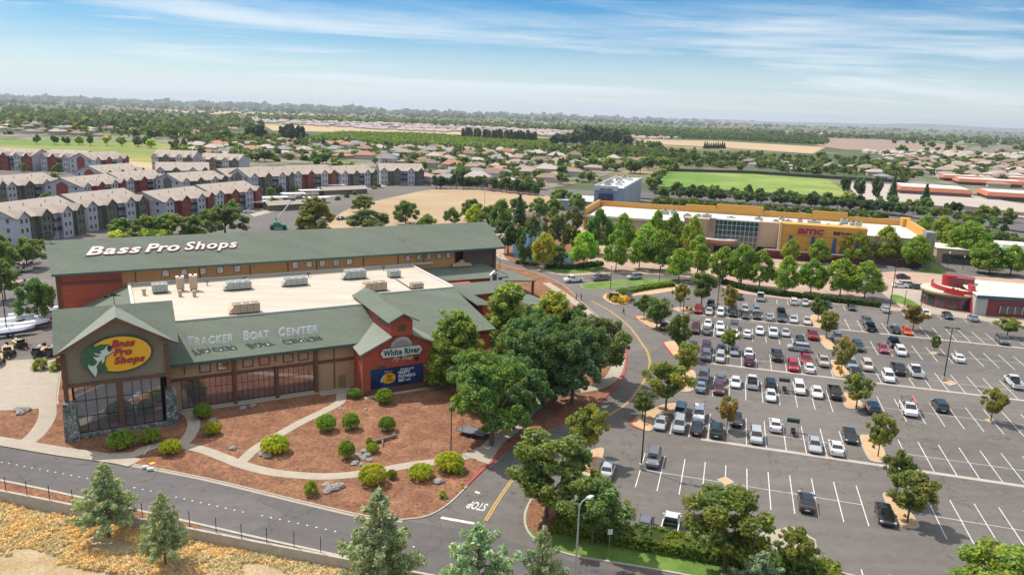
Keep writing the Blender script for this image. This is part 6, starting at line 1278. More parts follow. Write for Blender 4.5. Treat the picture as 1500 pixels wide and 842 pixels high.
q('yellow_facade', MB().box(9, 36, F0-6.5, F0-.3, 3.4, 12.4), M_yel); q('pier', MB().box(8.2, 9.0, F0-7.2, F0-.3, 2.2, 12.8), mat('cinema_pale', (.62, .47, .28), .7)); q('entrance_base', MB().box(4.5, 36, F0-6.3, F0-.3, 0, 2.1), M_mar); q('entrance_roof', MB().box(4, 36.3, F0-7.4, F0-6.52, 2.2, 3.3), M_mar); q('canopy_coping', MB().box(3.9, 36.4, F0-7.5, F0-7.3, 3.0, 3.45), M_parapet)
q('cream_panel', MB().box(1.6, 8.1, F0-3.5, F0-.3, 3.3, 12.0), M_cream)
for z in (8.6, 6.3): q('score_line', MB().box(9.05, 36, F0-6.56, F0-6.5, z, z+.1), mat('score', (.30, .13, .03), .8))
for x in (12.2, 19.4, 26.3, 33.3): q('blue_banner', MB().prism([(x-.75, -3.4), (x+.75, -3.4), (x+.5, -8.4), (x-.5, -8.4)], F0-6.72, F0-6.6), M_blu)
for c in cin.children:
    if c.name.startswith('blue_banner'):
        for v in c.data.vertices: x, y, z = v.co; v.co = (x, z, 0); v.co.z = -y if False else (3.5 if abs(y+3.4) < .01 else 8.5)
gw = q('glass_wall', MB().box(-13.5, 1.5, F0-4, F0-.3, 2.5, 11.8), mat('cinema_glass', (.02, .07, .08), .08, spec=1))
m = MB()
for k in range(11): x = -13.5+15*k/10; m.box(x-.06, x+.06, F0-4.1, F0-4.0, 2.5, 11.8)
for z in (4.5, 6.5, 8.3, 10.1, 11.7): m.box(-13.5, 1.5, F0-4.08, F0-3.99, z, z+.12)
m.build('mullions', M_parapet, gw); q('glass_wall_roof', MB().box(-14, 1.9, F0-4.3, F0, 11.8, 12.2), M_parapet)
q('cream_block', MB().box(-24, -14.6, F0-4, F0-.3, 0, 11.8), M_cream); q('stone_tower', MB().box(-15.2, -13, F0-6, F0-4.1, 0, 12.4), mat('tan_stone', (.28, .20, .15), .9, .25, 1.5))
cy = [(-22+14*(.5-.5*math.cos(PI*k/12)), F0-4.2-4.5*math.sin(PI*k/12)) for k in range(13)]; cy = [(x+3, y) for x, y in cy]
q('curved_canopy', MB().prism(cy, 4.0, 5.0), mat('canopy_terracotta', (.42, .16, .09), .7)); q('curved_canopy_top', MB().prism([(x, y-.15) for x, y in cy], 5.0, 5.4), M_parapet)
sg = bpy.data.objects.new('cinema_sign', None); COL.objects.link(sg); sg.location = S(14.2, F0-6.65, 9.3); sg.rotation_euler = (R(90), 0, AZ); tag(sg, 'large red amc letters with pale edge on the yellow cinema wall', 'sign')
put_text(sg, 'letter_edge', 'amc', -.12, -.12, 8.6, 2.2, mat('letter_pale', (.62, .48, .42), .5), .05, .09, .1); put_text(sg, 'lettering', 'amc', 0, 0, 8.35, 1.95, M_logoR, .05, .05, .1, .15)
sg2 = bpy.data.objects.new('cinema_sign', None); COL.objects.link(sg2); sg2.location = S(25.6, F0-6.65, 9.4); sg2.rotation_euler = (R(90), 0, AZ); tag(sg2, 'smaller black Dolby Cinema sign right of the red letters', 'sign')
MB().box(0, .9, .25, 1.35, 0, .15).build('emblem', M_black, sg2); MB().box(1.1, 2.0, .25, 1.35, 0, .15).build('emblem', M_black, sg2); put_text(sg2, 'lettering', 'Dolby', 2.3, .25, 3.6, 1.1, M_black, .05, .04); put_text(sg2, 'lettering', 'CINEMA', 2.5, -.45, 3.0, .45, M_black, .03, .02)
for i, (s_, t0, w, h) in enumerate(((-33, 205, 3, 1.7), (-30, 209, 2.6, 1.4), (-20, 199, 2.2, 1.5), (-17, 203, 3.5, 1.3), (-8, 200, 3.5, 1.3), (2, 203, 3.0, 1.4), (8, 200, 2.2, 1.2), (10.5, 209, 2.2, 1.4), (12.5, 203, 3, 1.2), (16.6, 202, 1.8, 1.8), (21.5, 203, 4.5, 1.6), (26, 198, 2.2, 1.2), (30.5, 201, 2, 1.1), (33, 212, 2.6, 1.8), (36, 210, 2.4, 1.3), (37, 205, 2.2, 2.0), (-24, 197, 2.8, 1.6))):
    t = empty('rooftop_unit', S(s_, t0, ZR+.05), AZ, 'grey rooftop unit on the white cinema roof, number %s from its left end' % ORD[min(29, sorted([-33, -30, -20, -17, -8, 2, 8, 10.5, 12.5, 16.6, 21.5, 26, 30.5, 33, 36, 37, -24]).index(s_))], 'rooftop unit', 'units on the cinema roof')
    MB().box(-w/2, w/2, -1, 1, .2, h).build('casing', M_hvac, t); MB().box(-w/2+.2, w/2-.2, -.8, .8, 0, .2).build('kerb_frame', M_bronze, t); MB().tube((0, 0, h), (0, 0, h+.2), .6, n=12).build('fan_cowl', M_bronze, t)
# red restaurant by the lot
rr = empty('restaurant_building', S(0, 0), AZ, 'low red restaurant with white roof and round glazed pavilion', 'restaurant'); q = part(rr); M_rr = mat('restaurant_red', (.36, .025, .04), .5, .08, 1); M_rd = mat('restaurant_brick', (.20, .045, .05), .8, .1, 1)
q('wall', MB().prism([(53.6, 115.9), (90, 121), (90, 137), (55, 137), (53.6, 128)], 0, 5.0), M_rd); q('roof', MB().prism([(53.2, 115.5), (90.4, 120.7), (90.4, 137.4), (54.6, 137.4), (53.2, 128)], 5.0, 5.35), mat('restaurant_roof', (.60, .56, .47), .8, .05, .3))
q('blue_fascia', MB().hexa([(53.3, 115.45, 4.5), (90, 120.6, 4.5), (90, 120.8, 4.5), (53.3, 115.6, 4.5), (53.3, 115.45, 5.36), (90, 120.6, 5.36), (90, 120.8, 5.36), (53.3, 115.6, 5.36)]), mat('fascia_teal', (.03, .10, .13), .6))
q('grey_corner', MB().hexa([(53.5, 115.7, 0), (56, 116.05, 0), (56, 116.4, 0), (53.5, 116.1, 0), (53.5, 115.7, 4.5), (56, 116.05, 4.5), (56, 116.4, 4.5), (53.5, 116.1, 4.5)]), M_hvac); q('side_wall', MB().box(53.3, 53.58, 116, 124.5, 0, 4.6), mat('pale_side', (.45, .42, .38), .8))
wf = q('front_window', MB().hexa([(59, 116.35, 1.0), (66, 117.35, 1.0), (66, 117.5, 1.0), (59, 116.5, 1.0), (59, 116.35, 3.0), (66, 117.35, 3.0), (66, 117.5, 3.0), (59, 116.5, 3.0)]), M_glass)
m = MB()
for k in range(5): x = 59+7*k/4; y = 116.3+(x-59)/7; m.box(x-.06, x+.06, y-.06, y, 1, 3)
m.build('mullions', M_parapet, wf)
cx, cyy, rad_ = 50.2, 126.0, 7.0
ring = [(cx+rad_*math.cos(R(a)), cyy+rad_*math.sin(R(a))) for a in range(120, 331, 10)]
q('pavilion_wall', MB().prism(ring, 0, 3.4), M_rd); rg2 = [(cx+(rad_+.5)*math.cos(R(a)), cyy+(rad_+.5)*math.sin(R(a))) for a in range(115, 336, 10)]; q('pavilion_roof', MB().prism(rg2, 3.9, 4.35), mat('pavilion_cream', (.58, .50, .38), .7)); q('pavilion_fascia', MB().prism([(cx+(rad_+.4)*math.cos(R(a)), cyy+(rad_+.4)*math.sin(R(a))) for a in range(115, 336, 10)], 3.4, 3.9), mat('fascia_olive', (.16, .13, .02), .7))
for a in range(150, 321, 22):
    p0 = Vector((cx+(rad_+.06)*math.cos(R(a-8)), cyy+(rad_+.06)*math.sin(R(a-8)), .5)); p1 = Vector((cx+(rad_+.06)*math.cos(R(a+8)), cyy+(rad_+.06)*math.sin(R(a+8)), .5)); m = MB(); nrm = Vector((math.cos(R(a)), math.sin(R(a)), 0))*.12
    m.hexa([p0, p1, p1-nrm, p0-nrm, p0+Vector((0, 0, 2.6)), p1+Vector((0, 0, 2.6)), p1-nrm+Vector((0, 0, 2.6)), p0-nrm+Vector((0, 0, 2.6))]); m.build('pavilion_window', M_glass, rr)
arcp = [(53.5-8*math.cos(R(a)), 127.5-8*math.sin(R(a))) for a in range(-30, 91, 12)]
m = MB()
for i in range(len(arcp)-1):
    (x0, y0), (x1, y1) = arcp[i], arcp[i+1]; h0 = 5.7-i*.06; m.hexa([(x0, y0, 3.9), (x1, y1, 3.9), (x1+.3, y1+.3, 3.9), (x0+.3, y0+.3, 3.9), (x0, y0, h0), (x1, y1, h0), (x1+.3, y1+.3, h0), (x0+.3, y0+.3, h0)])
m.build('red_crown_wall', M_rr, rr); q('red_block', MB().prism([(50.5, 129.5), (55.5, 128.0), (57, 132.5), (52, 134)], 4.3, 6.9), M_rd); q('red_drum', MB().prism([(50.6+1.7*math.cos(2*PI*k/20), 131.5+1.7*math.sin(2*PI*k/20)) for k in range(20)], 4.3, 7.2), M_rr); q('red_fin', MB().hexa([(52.9, 116.6, 0), (54.3, 116.6, 0), (54.3, 118, 0), (52.9, 118, 0), (52.9, 120.6, 6.6), (54, 120.6, 6.6), (54, 123.5, 6.6), (52.9, 123.5, 6.6)]), M_rr)
rsn = bpy.data.objects.new('restaurant_lettering', None); COL.objects.link(rsn); rsn.location = S(46.4, 119.0, 4.6); rsn.rotation_euler = (R(90), 0, AZ-R(25)); tag(rsn, 'bright red jagged lettering shape on the round pavilion roof', 'sign')
MB().prism([(0, 0), (5, -.2), (4.6, .9), (4.1, 1.2), (3.6, .9), (3.2, 1.5), (2.7, 1.1), (2.2, 1.8), (1.6, 1.2), (1.0, 1.5), (.5, .8)], 0, .2).build('letter_board', mat('bright_red', (.60, .03, .02), .5), rsn)
# blue office block
bb = empty('blue_office_building', S(0, 0), AZ, 'pale blue office block with dark blue glazed front beyond the cinema', 'office building'); q = part(bb); M_bl = mat('pale_blue_wall', (.25, .31, .40), .8, .05, .1); 
q('wall', MB().box(-73, -58.8, 268, 338, 0, 12.6), M_bl); q('roof', MB().box(-73.2, -58.6, 267.8, 338.2, 12.6, 12.75), mat('office_roof', (.50, .49, .46), .8, .1, .3)); q('parapet', MB().box(-73.3, -61.5, 267.4, 268.3, 11.2, 13.6), mat('office_coping', (.50, .53, .56), .7)); q('parapet', MB().box(-59, -58.4, 270, 338, 12.4, 13.4), MATS['office_coping']); q('parapet', MB().box(-73.4, -72.8, 270, 338, 12.4, 13.4), MATS['office_coping'])
q('front_glazing', MB().box(-70.6, -63.6, 267.2, 267.38, 1, 9.8), mat('deep_blue_glass', (.006, .03, .10), .1, spec=1)); q('low_wing', MB().box(-94, -73.4, 272, 300, 0, 4.6), M_bl); q('low_wing_roof', MB().box(-94.3, -73.4, 271.7, 300.3, 4.6, 4.9), MATS['office_roof'])
for t0 in range(272, 336, 8): q('pilaster', MB().box(-58.8, -58.1, t0, t0+2.2, 0, 12.9), MATS['office_coping']); q('window', MB().box(-58.75, -58.5, t0+3, t0+6.5, 1.5, 10.5), MATS['deep_blue_glass'])
for i, (s_, t0) in enumerate(((-69, 282), (-64, 286), (-70, 296), (-65, 300), (-68, 312), (-63, 318), (-67, 328))):
    t = empty('rooftop_unit', S(s_, t0, 12.75), AZ, 'pale unit on the blue office roof, %s counted from its front' % ORD[i], 'rooftop unit', 'units on the office roof'); MB().box(-1.5, 1.5, -1.5, 1.5, 0, 1.4).build('casing', M_wht if i % 2 else M_hvac, t); MB().tube((0, 0, 1.4), (0, 0, 1.6), .8, n=10).build('fan_cowl', M_bronze, t)
osn = bpy.data.objects.new('office_sign', None); COL.objects.link(osn); osn.location = S(-70, 267.35, 11.5); osn.rotation_euler = (R(90), 0, AZ); tag(osn, 'line of small dark lettering above the blue glazed front', 'sign')
for k in range(9): MB().box(k*.62+(.5 if k > 3 else 0), k*.62+.42+(.5 if k > 3 else 0), 0, .7, 0, .1).build('letter', M_black, osn)
# grey-roofed shops at the right edge
sh = empty('shop_building', S(0, 0), AZ, 'flat pale-roofed shop building at the right edge behind the maples', 'shop'); q = part(sh); q('wall', MB().box(62, 120, 196, 214, 0, 5), M_cream); q('roof', MB().box(61.7, 120.3, 195.7, 214.3, 5, 5.3), M_croof); q('upper_block', MB().box(84, 120, 204, 214, 5.3, 7), M_croof); q('shop_front', MB().box(64, 110, 195.5, 195.98, .5, 3.5), M_glass)
# school with red mansards
M_mans = mat('red_mansard', (.42, .13, .07), .8, .1, .3)
def mansard(cpx, cpy, w, d, a, label, h=3.2):
    t = empty('school_building', G(cpx, cpy, 0), a, label, 'school building', 'school blocks with red mansard roofs'); MB().box(-w/2, w/2, -d/2, d/2, 0, h).build('wall', mat('school_wall', (.20, .13, .11), .85), t)
    MB().hexa([(-w/2-1.2, -d/2-1.2, h-.3), (w/2+1.2, -d/2-1.2, h-.3), (w/2+1.2, d/2+1.2, h-.3), (-w/2-1.2, d/2+1.2, h-.3), (-w/2+.8, -d/2+.8, h+2.2), (w/2-.8, -d/2+.8, h+2.2), (w/2-.8, d/2-.8, h+2.2), (-w/2+.8, d/2-.8, h+2.2)]).build('mansard_roof', M_mans, t); MB().box(-w/2+1.1, w/2-1.1, -d/2+1.1, d/2-1.1, h+2.2, h+2.3).build('flat_roof', M_croof, t)
    MB().box(-w/2+2, w/2-2, -d/2-.1, -d/2, .8, 2.4).build('window_band', M_glass, t)
aS = R(-19)
mansard(1362, 284, 44, 36, aS, 'red-roofed school block at the right end of the sports field'); mansard(1445, 272, 46, 22, aS, 'red-roofed school block behind, touching the tan houses'); mansard(1492, 293, 44, 30, aS, 'red-roofed school block cut by the right edge'); mansard(1490, 268, 30, 22, aS, 'rearmost red-roofed school block at the right edge'); mansard(1410, 266, 34, 16, aS, 'narrow red-roofed school wing behind the first block')
def longwall(name, pts, h, m, label, cat='wall', w=.4, z=0):
    mb = MB(); P = [G(*p) for p in pts]
    for i in range(len(P)-1):
        a, b = P[i], P[i+1]; d = (b-a).normalized(); n = Vector((-d.y, d.x, 0))*w/2; mb.hexa([(*(a-n)[:2], z), (*(b-n)[:2], z), (*(b+n)[:2], z), (*(a+n)[:2], z), (*(a-n)[:2], z+h), (*(b-n)[:2], z+h), (*(b+n)[:2], z+h), (*(a+n)[:2], z+h)])
    tag(mb.build(name, m), label, cat)
M_dkf = mat('dark_fence', (.06, .065, .06), .9, .1, .2)
longwall('perimeter_fence', [(975, 251), (1100, 254.5), (1215, 262), (1325, 268)], 2.6, M_dkf, 'long dark fence along the far side of the sports field', 'fence'); longwall('perimeter_fence', [(955, 276), (975, 252)], 2.4, M_dkf, 'dark fence on the left side of the sports field', 'fence')
longwall('estate_wall', [(600, 265), (640, 272), (700, 274), (790, 285)], 2, mat('estate_wall', (.23, .17, .14), .9), 'brown estate wall behind the street trees beyond the dirt lot'); longwall('boulevard_wall', [(1400, 306), (1440, 311), (1500, 318)], 2.4, MATS['estate_wall'], 'brown wall between the school and the boulevard at right'); longwall('boulevard_wall', [(950, 279), (1100, 286), (1260, 298)], 1.6, M_dkf, 'low dark wall between the sports field and the boulevard')
# apartment blocks
M_aw = mat('apartment_white', (.43, .43, .47), .85, .05, .2); M_ar = mat('apartment_red', (.25, .058, .045), .85, .08, .3); M_ag = mat('apartment_grey_green', (.14, .135, .11), .85, .08, .3); M_aroof = mat('apartment_roof', (.36, .30, .255), .9, .08, .5, var2=.06, vs2=4)
def apt_proto(key, acc):
    """block 44 long (x), 21 deep, eaves 9, three gabled bays on the long side (-y) and a gable end at x=0"""
    e = bpy.data.objects.new('apartment_building', None); COL.objects.link(e)
    MB().box(0, 44, 1.2, 20, 0, 8.9).build('wall', M_aw, e)
    m = MB(); m.slabpoly([(-.7, -.2, 8.7), (44.7, -.2, 8.7), (44.7, 10.5, 12.7), (-.7, 10.5, 12.7)], .3); m.slabpoly([(-.7, 10.5, 12.7), (44.7, 10.5, 12.7), (44.7, 21.2, 8.7), (-.7, 21.2, 8.7)], .3); m.build('roof', M_aroof, e)
    m = MB(); m.add([(0, 1.2, 8.9), (0, 20, 8.9), (0, 10.5, 12.4), (.3, 1.2, 8.9), (.3, 20, 8.9), (.3, 10.5, 12.4)], [(0, 2, 1), (3, 4, 5), (0, 3, 5, 2), (2, 5, 4, 1)]); m.build('gable_end', M_aw, e); m = MB(); m.add([(44, 1.2, 8.9), (44, 20, 8.9), (44, 10.5, 12.4), (43.7, 1.2, 8.9), (43.7, 20, 8.9), (43.7, 10.5, 12.4)], [(0, 1, 2), (3, 5, 4), (0, 2, 5, 3), (2, 1, 4, 5)]); m.build('gable_end', M_aw, e)
    def bay(x0, x1, y, mm, hh=9.0, rise=1.9):
        b = MB().box(x0, x1, y, 1.3, 0, hh); xm = (x0+x1)/2; b.add([(x0, y, hh), (x1, y, hh), (xm, y, hh+rise), (x0, 3, hh), (x1, 3, hh), (xm, 3, hh+rise)], [(0, 1, 2)]); bo = b.build('bay', mm, e)
        rm = MB(); rm.slabpoly([(x0-.5, y-.6, hh-.35), (xm, y-.6, hh+rise), (xm, 8, hh+rise), (x0-.5, 8, hh-.35)], .22); rm.slabpoly([(xm, y-.6, hh+rise), (x1+.5, y-.6, hh-.35), (x1+.5, 8, hh-.35), (xm, 8, hh+rise)], .22); rm.build('bay_roof', M_aroof, bo)
    bay(0, 7, -.6, M_aw); bay(13, 20, -1.2, acc); bay(27, 34, -1.2, M_aw); bay(38, 44, -.6, acc)
    MB().box(7.1, 12.9, .7, 1.25, 0, 8.8).build('recess_wall', acc, e); MB().box(20.1, 26.9, .4, 1.25, 0, 8.8).build('recess_wall', M_aw, e); MB().box(34.1, 37.9, .4, 1.25, 0, 8.8).build('recess_wall', acc, e)
    eb = MB().box(-.6, .0, 7.6, 13.4, 0, 9.2); eb.add([(-.6, 7.6, 9.2), (-.6, 13.4, 9.2), (-.6, 10.5, 10.9), (0, 7.6, 9.2), (0, 13.4, 9.2), (0, 10.5, 10.9)], [(0, 2, 1), (0, 3, 5, 2), (2, 5, 4, 1)]); eb.build('end_bay', acc, e)
    for fz in (1.0, 4.0, 7.0):
        for x, y in ((2, -.6), (5, -.6), (9.2, .7), (15.2, -1.2), (18, -1.2), (23, .4), (29, -1.2), (32, -1.2), (40, -.6), (42.4, -.6)):
            w = MB().box(x-.55, x+.55, y-.07, y-.0, fz, fz+1.3).build('window', M_glass, e)
        for y in (3.5, 17.3): MB().box(-.08, 0, y-.55, y+.55, fz, fz+1.3).build('window', M_glass, e)
    for z in (3.0, 6.0):
        b = MB(); b.box(20.3, 26.7, -.9, .4, z, z+.18); b.box(20.3, 26.7, -.95, -.88, z+.2, z+1.2); b.build('balcony', M_bronze, e)
    for x, y in ((6, 6), (16, 7), (24, 5), (31, 7.5), (39, 6)): MB().tube((x, y, 8.7+y*.37), (x, y, 9.6+y*.37), .14, n=6).build('roof_vent', M_bronze, e)
    PR.reg(key, e)
apt_proto('apt_red', M_ar); apt_proto('apt_green', M_ag)
aL = math.atan2(34, 8)
APT = []
def apt_row(x, y, a, n, keys, step, dy, lb):
    ca, sa = math.cos(a), math.sin(a)
    for k in range(n): off = dy*(k % 2); APT.append((keys[k % len(keys)], (x+ca*(step+4)*k-sa*off, y+sa*(step+4)*k+ca*off), a+.05*(-1)**k, .62, lb % ORD[k] if n > 1 else lb))
AG, AR = 'apt_green', 'apt_red'
apt_row(-156.7, 234, aL-.04, 2, (AG, AG), 27, 4, 'apartment block of the nearest tier at far left, %s going away from us')
apt_row(-137, 292.5, R(68), 2, (AR,), 27, 4, 'red-bayed apartment block beside the boom lift street, %s going away from us')
apt_row(-193, 335, R(76), 2, (AR,), 27, 4, 'apartment block of the second tier with red end bay, %s going away from us')
apt_row(-222, 292, R(76), 2, (AG,), 27, 5, 'grey-green apartment block at the left edge of the second tier, %s going away')
apt_row(-338, 487, R(-8), 2, (AR, AR), 27, 6, 'red-bayed apartment block facing us below the park, %s from the left')
apt_row(-410, 497, R(-6), 2, (AR,), 27, 5, 'red-bayed apartment block at the left picture edge below the park, %s from left')
apt_row(-262, 470, R(70), 1, (AR,), 27, 0, 'red-bayed apartment block end at the dry slope')
apt_row(-165, 372, R(58), 2, (AG, AR), 27, 4, 'apartment block left of the carports in the middle group, %s going away')
apt_row(-200, 420, R(20), 1, (AG, AG), 27, 5, 'pale-roofed apartment block behind the middle group')
apt_row(-138, 392, R(50), 3, (AG, AR, AG), 25, 4, 'apartment block of the right-hand row above the carports, %s from the left')
apt_row(-84, 470, R(15), 1, (AG,), 27, 0, 'rightmost apartment block with blue-grey end bay')
apt_row(-215, 395, R(70), 1, (AR,), 27, 0, 'apartment block with red bays behind the second tier')
apt_row(-250, 520, R(0), 2, (AG, AG), 27, 4, 'farthest apartment block under the estate trees, %s from the left')
for k, (x, y), a, sx, lb in APT: o = PR.get(k); o.location = (x, y, ZB); o.rotation_euler = (0, 0, a); o.scale = (sx, 1, (1, .9, 1.06, .95)[int(abs(x)) % 4]); tag(o, lb, 'apartment building', 'apartment blocks left of the dirt lot')
for i, (px, py, w) in enumerate(((377, 304, 6), (403, 297, 6), (430, 291, 6), (455, 286, 6), (463, 297, 6), (480, 283, 5), (492, 278, 5), (526, 270, 5), (20, 362-70, 6), (545, 262, 5))):
    t = empty('carport', G(px, py, ZB), R(30), 'white flat-roofed carport by the apartments, %s from the left' % ORD[(1, 2, 3, 4, 5, 6, 7, 8, 0, 9)[i]], 'carport', 'carports by the apartments'); MB().box(-w, w, -3, 3, 2.6, 2.85).build('roof', M_wht, t)
    for x in (-w*.8, 0, w*.8): MB().tube((x, 0, 0), (x, 0, 2.6), .1, n=5).build('post', M_bronze, t)
for i, (px, py, w) in enumerate(((430, 306, 13), (503, 284, 13), (556, 266, 10))):
    t = empty('garage_block', G(px, py, ZB), R(40), 'low grey garage block with pale gabled roof, %s from the left' % ORD[i], 'garage', 'garages along the street'); MB().box(-w, w, -3.2, 3.2, 0, 2.7).build('wall', M_ag, t); m = MB(); m.slabpoly([(-w-.5, -3.8, 2.6), (w+.5, -3.8, 2.6), (w+.5, 0, 4.2), (-w-.5, 0, 4.2)], .2); m.slabpoly([(-w-.5, 0, 4.2), (w+.5, 0, 4.2), (w+.5, 3.8, 2.6), (-w-.5, 3.8, 2.6)], .2); m.build('roof', M_aroof, t)
for i, (x, y, h) in enumerate(((-125, 262, 7), (-131, 270, 6), (-118, 285, 7), (-160, 300, 7), (-168, 312, 6), (-120, 318, 7), (-150, 340, 6), (-175, 340, 7), (-168, 352, 6), (-110, 340, 6), (-200, 320, 7), (-222, 360, 7), (-140, 380, 6), (-126, 388, 5), (-245, 400, 8), (-285, 470, 7), (-310, 475, 6), (-270, 500, 8), (-205, 470, 7), (-230, 500, 8), (-180, 460, 8), (-350, 478, 6), (-185, 480, 8), (-150, 470, 8))):
    put_tree('dome', (x, y, ZB), h, h*1.15, 'leafy tree among the apartment blocks, number %s going roughly away from us' % ORD[i], 'tree', 'trees among the apartments', (.06, .095, .03))
# suburban houses
def house_proto(key, w, d, wing):
    e = bpy.data.objects.new('suburban_house', None); COL.objects.link(e); h = 2.9
    m = MB().box(-w/2, w/2, -d/2, d/2, 0, h)
    if wing: m.box(-w/2, -w/2+6.5, -d/2-5, -d/2+.01, 0, h)
    m.build('wall', M_obj, e)
    def hip(x0, x1, y0, y1, z, r):
        o = .7; x0 -= o; x1 += o; y0 -= o; y1 += o; k = min(x1-x0, y1-y0)/2; m = MB()
        if x1-x0 >= y1-y0: A_, B_ = (x0+k, (y0+y1)/2, z+r), (x1-k, (y0+y1)/2, z+r)
        else: A_, B_ = ((x0+x1)/2, y0+k, z+r), ((x0+x1)/2, y1-k, z+r)
        V = [(x0, y0, z), (x1, y0, z), (x1, y1, z), (x0, y1, z), A_, B_]
        F = [(0, 1, 5, 4), (1, 2, 5), (2, 3, 4, 5), (3, 0, 4)] if x1-x0 >= y1-y0 else [(0, 1, 4), (1, 2, 5, 4), (2, 3, 5), (3, 0, 4, 5)]
        return m.add(V, F+[(3, 2, 1, 0)])
    m = hip(-w/2, w/2, -d/2, d/2, h, 2.2)
    if wing: q_ = hip(-w/2, -w/2+6.5, -d/2-5, -d/2+3, h, 1.6); m.add(q_.v, q_.f)
    m.build('roof', M_roofobj, e)
    g = MB(); g.box(-w/2+.8 if wing else w/2-5, -w/2+5.6 if wing else w/2-.6, (-d/2-5.06) if wing else (-d/2-.06), (-d/2-5) if wing else -d/2, 0, 2.2); g.build('garage_door', M_wht, e); MB().box(0.5, 2.2, -d/2-.06, -d/2, .9, 2.1).build('window', M_glass, e)
    PR.reg(key, e)
house_proto('house0', 17, 11, True); house_proto('house1', 14, 12, False); house_proto('house2', 16, 10, True)
RC = {'tan': (.33, .25, .20), 'terracotta': (.40, .20, .14), 'grey': (.25, .24, .25), 'brown': (.24, .165, .13), 'pale': (.40, .34, .31)}
WC = [(.42, .36, .29), (.5, .46, .42), (.36, .29, .23), (.55, .52, .5)]
hr = random.Random(21); HN = 0; TREEP = []; farh = MB()
def estate(poly, x0, x1, y0, y1, a, dx, dy, place, weights, grp, cap, keep=.93, treed=.5):
    global HN; ca, sa = math.cos(a), math.sin(a); n = 0; cx_, cy_ = (x0+x1)/2, (y0+y1)/2; i = 0; y = y0
    while y < y1:
        x = x0; i += 1
        while x < x1:
            X = cx_+(x-cx_)*ca-(y-cy_)*sa+hr.uniform(-2, 2); Y = cy_+(x-cx_)*sa+(y-cy_)*ca+hr.uniform(-2, 2); px, py = proj((X, Y, 0))
            if inpoly(px, py, poly) and hr.random() < keep and n < cap:
                o = PR.get('house%d' % hr.randrange(3)); o.location = (X, Y, .02); o.rotation_euler = (0, 0, a+(PI if i % 2 else 0)+hr.choice((0, 0, .1, -.1))); k = hr.choices(list(RC), weights)[0]; o.scale = (1, 1, hr.choice((1, 1, 1.25, 1.6)))
                f = hr.uniform(.85, 1.15); wc = hr.choice(WC)
                for ch in o.children:
                    if ch.name.startswith('roof'): ch.color = (*[v*f for v in RC[k]], 1)
                    elif ch.name.startswith('wall'): ch.color = (*wc, 1)
                for kk in ('label', 'group'):
                    if kk in o: del o[kk]
                tag(o, '%s-roofed low house %s' % (k, place), 'house', '%s, %s roofs' % (grp, k)); n += 1; HN += 1
            if inpoly(px, py, poly):
                for _ in range(2):
                    if hr.random() < treed: TREEP.append((X+hr.uniform(-11, 11), Y+dy*.5*hr.choice((-1, 1))+hr.uniform(-4, 4)))
            x += dx*hr.uniform(.95, 1.1)
        y += dy
E1 = [(270, 232), (300, 236), (560, 236), (600, 262), (700, 271), (800, 278), (868, 262), (905, 247), (960, 240), (940, 222), (830, 218), (700, 218), (560, 214), (440, 206), (330, 204), (240, 212)]
estate(E1, -330, 260, 480, 1150, R(-12), 19, 34, 'in the estate beyond the dirt lot', (4, 3, 2, 2, 3), 'estate houses beyond the dirt lot', 170, .78, 1.0)
E2 = [(1400, 262), (1500, 285), (1540, 240), (1500, 222), (1400, 222), (1330, 228), (1290, 240), (1340, 256)]
estate(E2, 250, 1000, 560, 1250, R(-20), 21, 40, 'behind the red-roofed school', (5, 1, 0, 2, 3), 'tan houses behind the school', 75, .95, .45)
E3 = [(985, 240), (1100, 248), (1210, 258), (1330, 266), (1300, 250), (1150, 238), (1000, 232)]
estate(E3, 100, 420, 640, 860, R(-15), 34, 50, 'among trees beyond the sports field', (1, 0, 3, 2, 2), 'homesteads beyond the sports field', 24, .7, .9)
E4 = [(0, 182), (0, 200), (160, 203), (240, 203), (340, 203), (330, 190), (200, 182)]
estate(E4, -1100, -250, 1000, 1500, R(-10), 34, 60, 'far left beyond the park', (2, 2, 1, 3, 3), 'houses far beyond the park', 26, .6, .9)

# ------------------------------------------------------------ mid-distance trees (each its own) and far masses
TN = [0]
def mid(kind, x, y, h, w, label, grp, col=None):
    TN[0] += 1; return put_tree(kind, (x, y, 0), h, w, label, 'tree', grp, col, .3)
mr = random.Random(8)
GRN = [(.055, .095, .03), (.04, .075, .028), (.075, .11, .03), (.03, .055, .025), (.09, .12, .035)]
def along(pts, n, kind, h, w, label, grp, jit=1.5, cols=GRN):
    P = [G(*p) for p in pts]; Ls = [(P[i+1]-P[i]).length for i in range(len(P)-1)]; tot = sum(Ls)
    for k in range(n):
        d = tot*(k+.5)/n; i = 0
        while i < len(Ls)-1 and d > Ls[i]: d -= Ls[i]; i += 1
        p = P[i].lerp(P[i+1], min(1, d/Ls[i])); mid(kind, p.x+mr.uniform(-jit, jit), p.y+mr.uniform(-jit, jit), h*mr.uniform(.85, 1.15), w*mr.uniform(.85, 1.15), '%s, %s from the left' % (label, ORD[k]) if n <= 30 else label, grp, mr.choice(cols))
DK = [(.03, .055, .025), (.038, .065, .028), (.03, .05, .03)]
along([(560, 262), (620, 266)], 5, 'round', 7, 8, 'dark street tree left of the dirt lot corner', 'trees at the dirt lot corner', cols=DK)
along([(632, 276), (700, 277), (788, 287)], 17, 'round', 8.5, 9, 'dark street tree in the row beyond the dirt lot', 'street trees along the dirt lot', 1, DK)
along([(965, 291), (1100, 299), (1230, 308), (1330, 318)], 20, 'round', 7.5, 9, 'dark rounded tree in the near boulevard row behind the cinema', 'near boulevard trees', 1.5, DK)
along([(975, 283), (1100, 289), (1240, 299), (1400, 314), (1495, 328)], 22, 'round', 7, 8, 'tree in the far boulevard row by the sports field', 'far boulevard trees', 3)
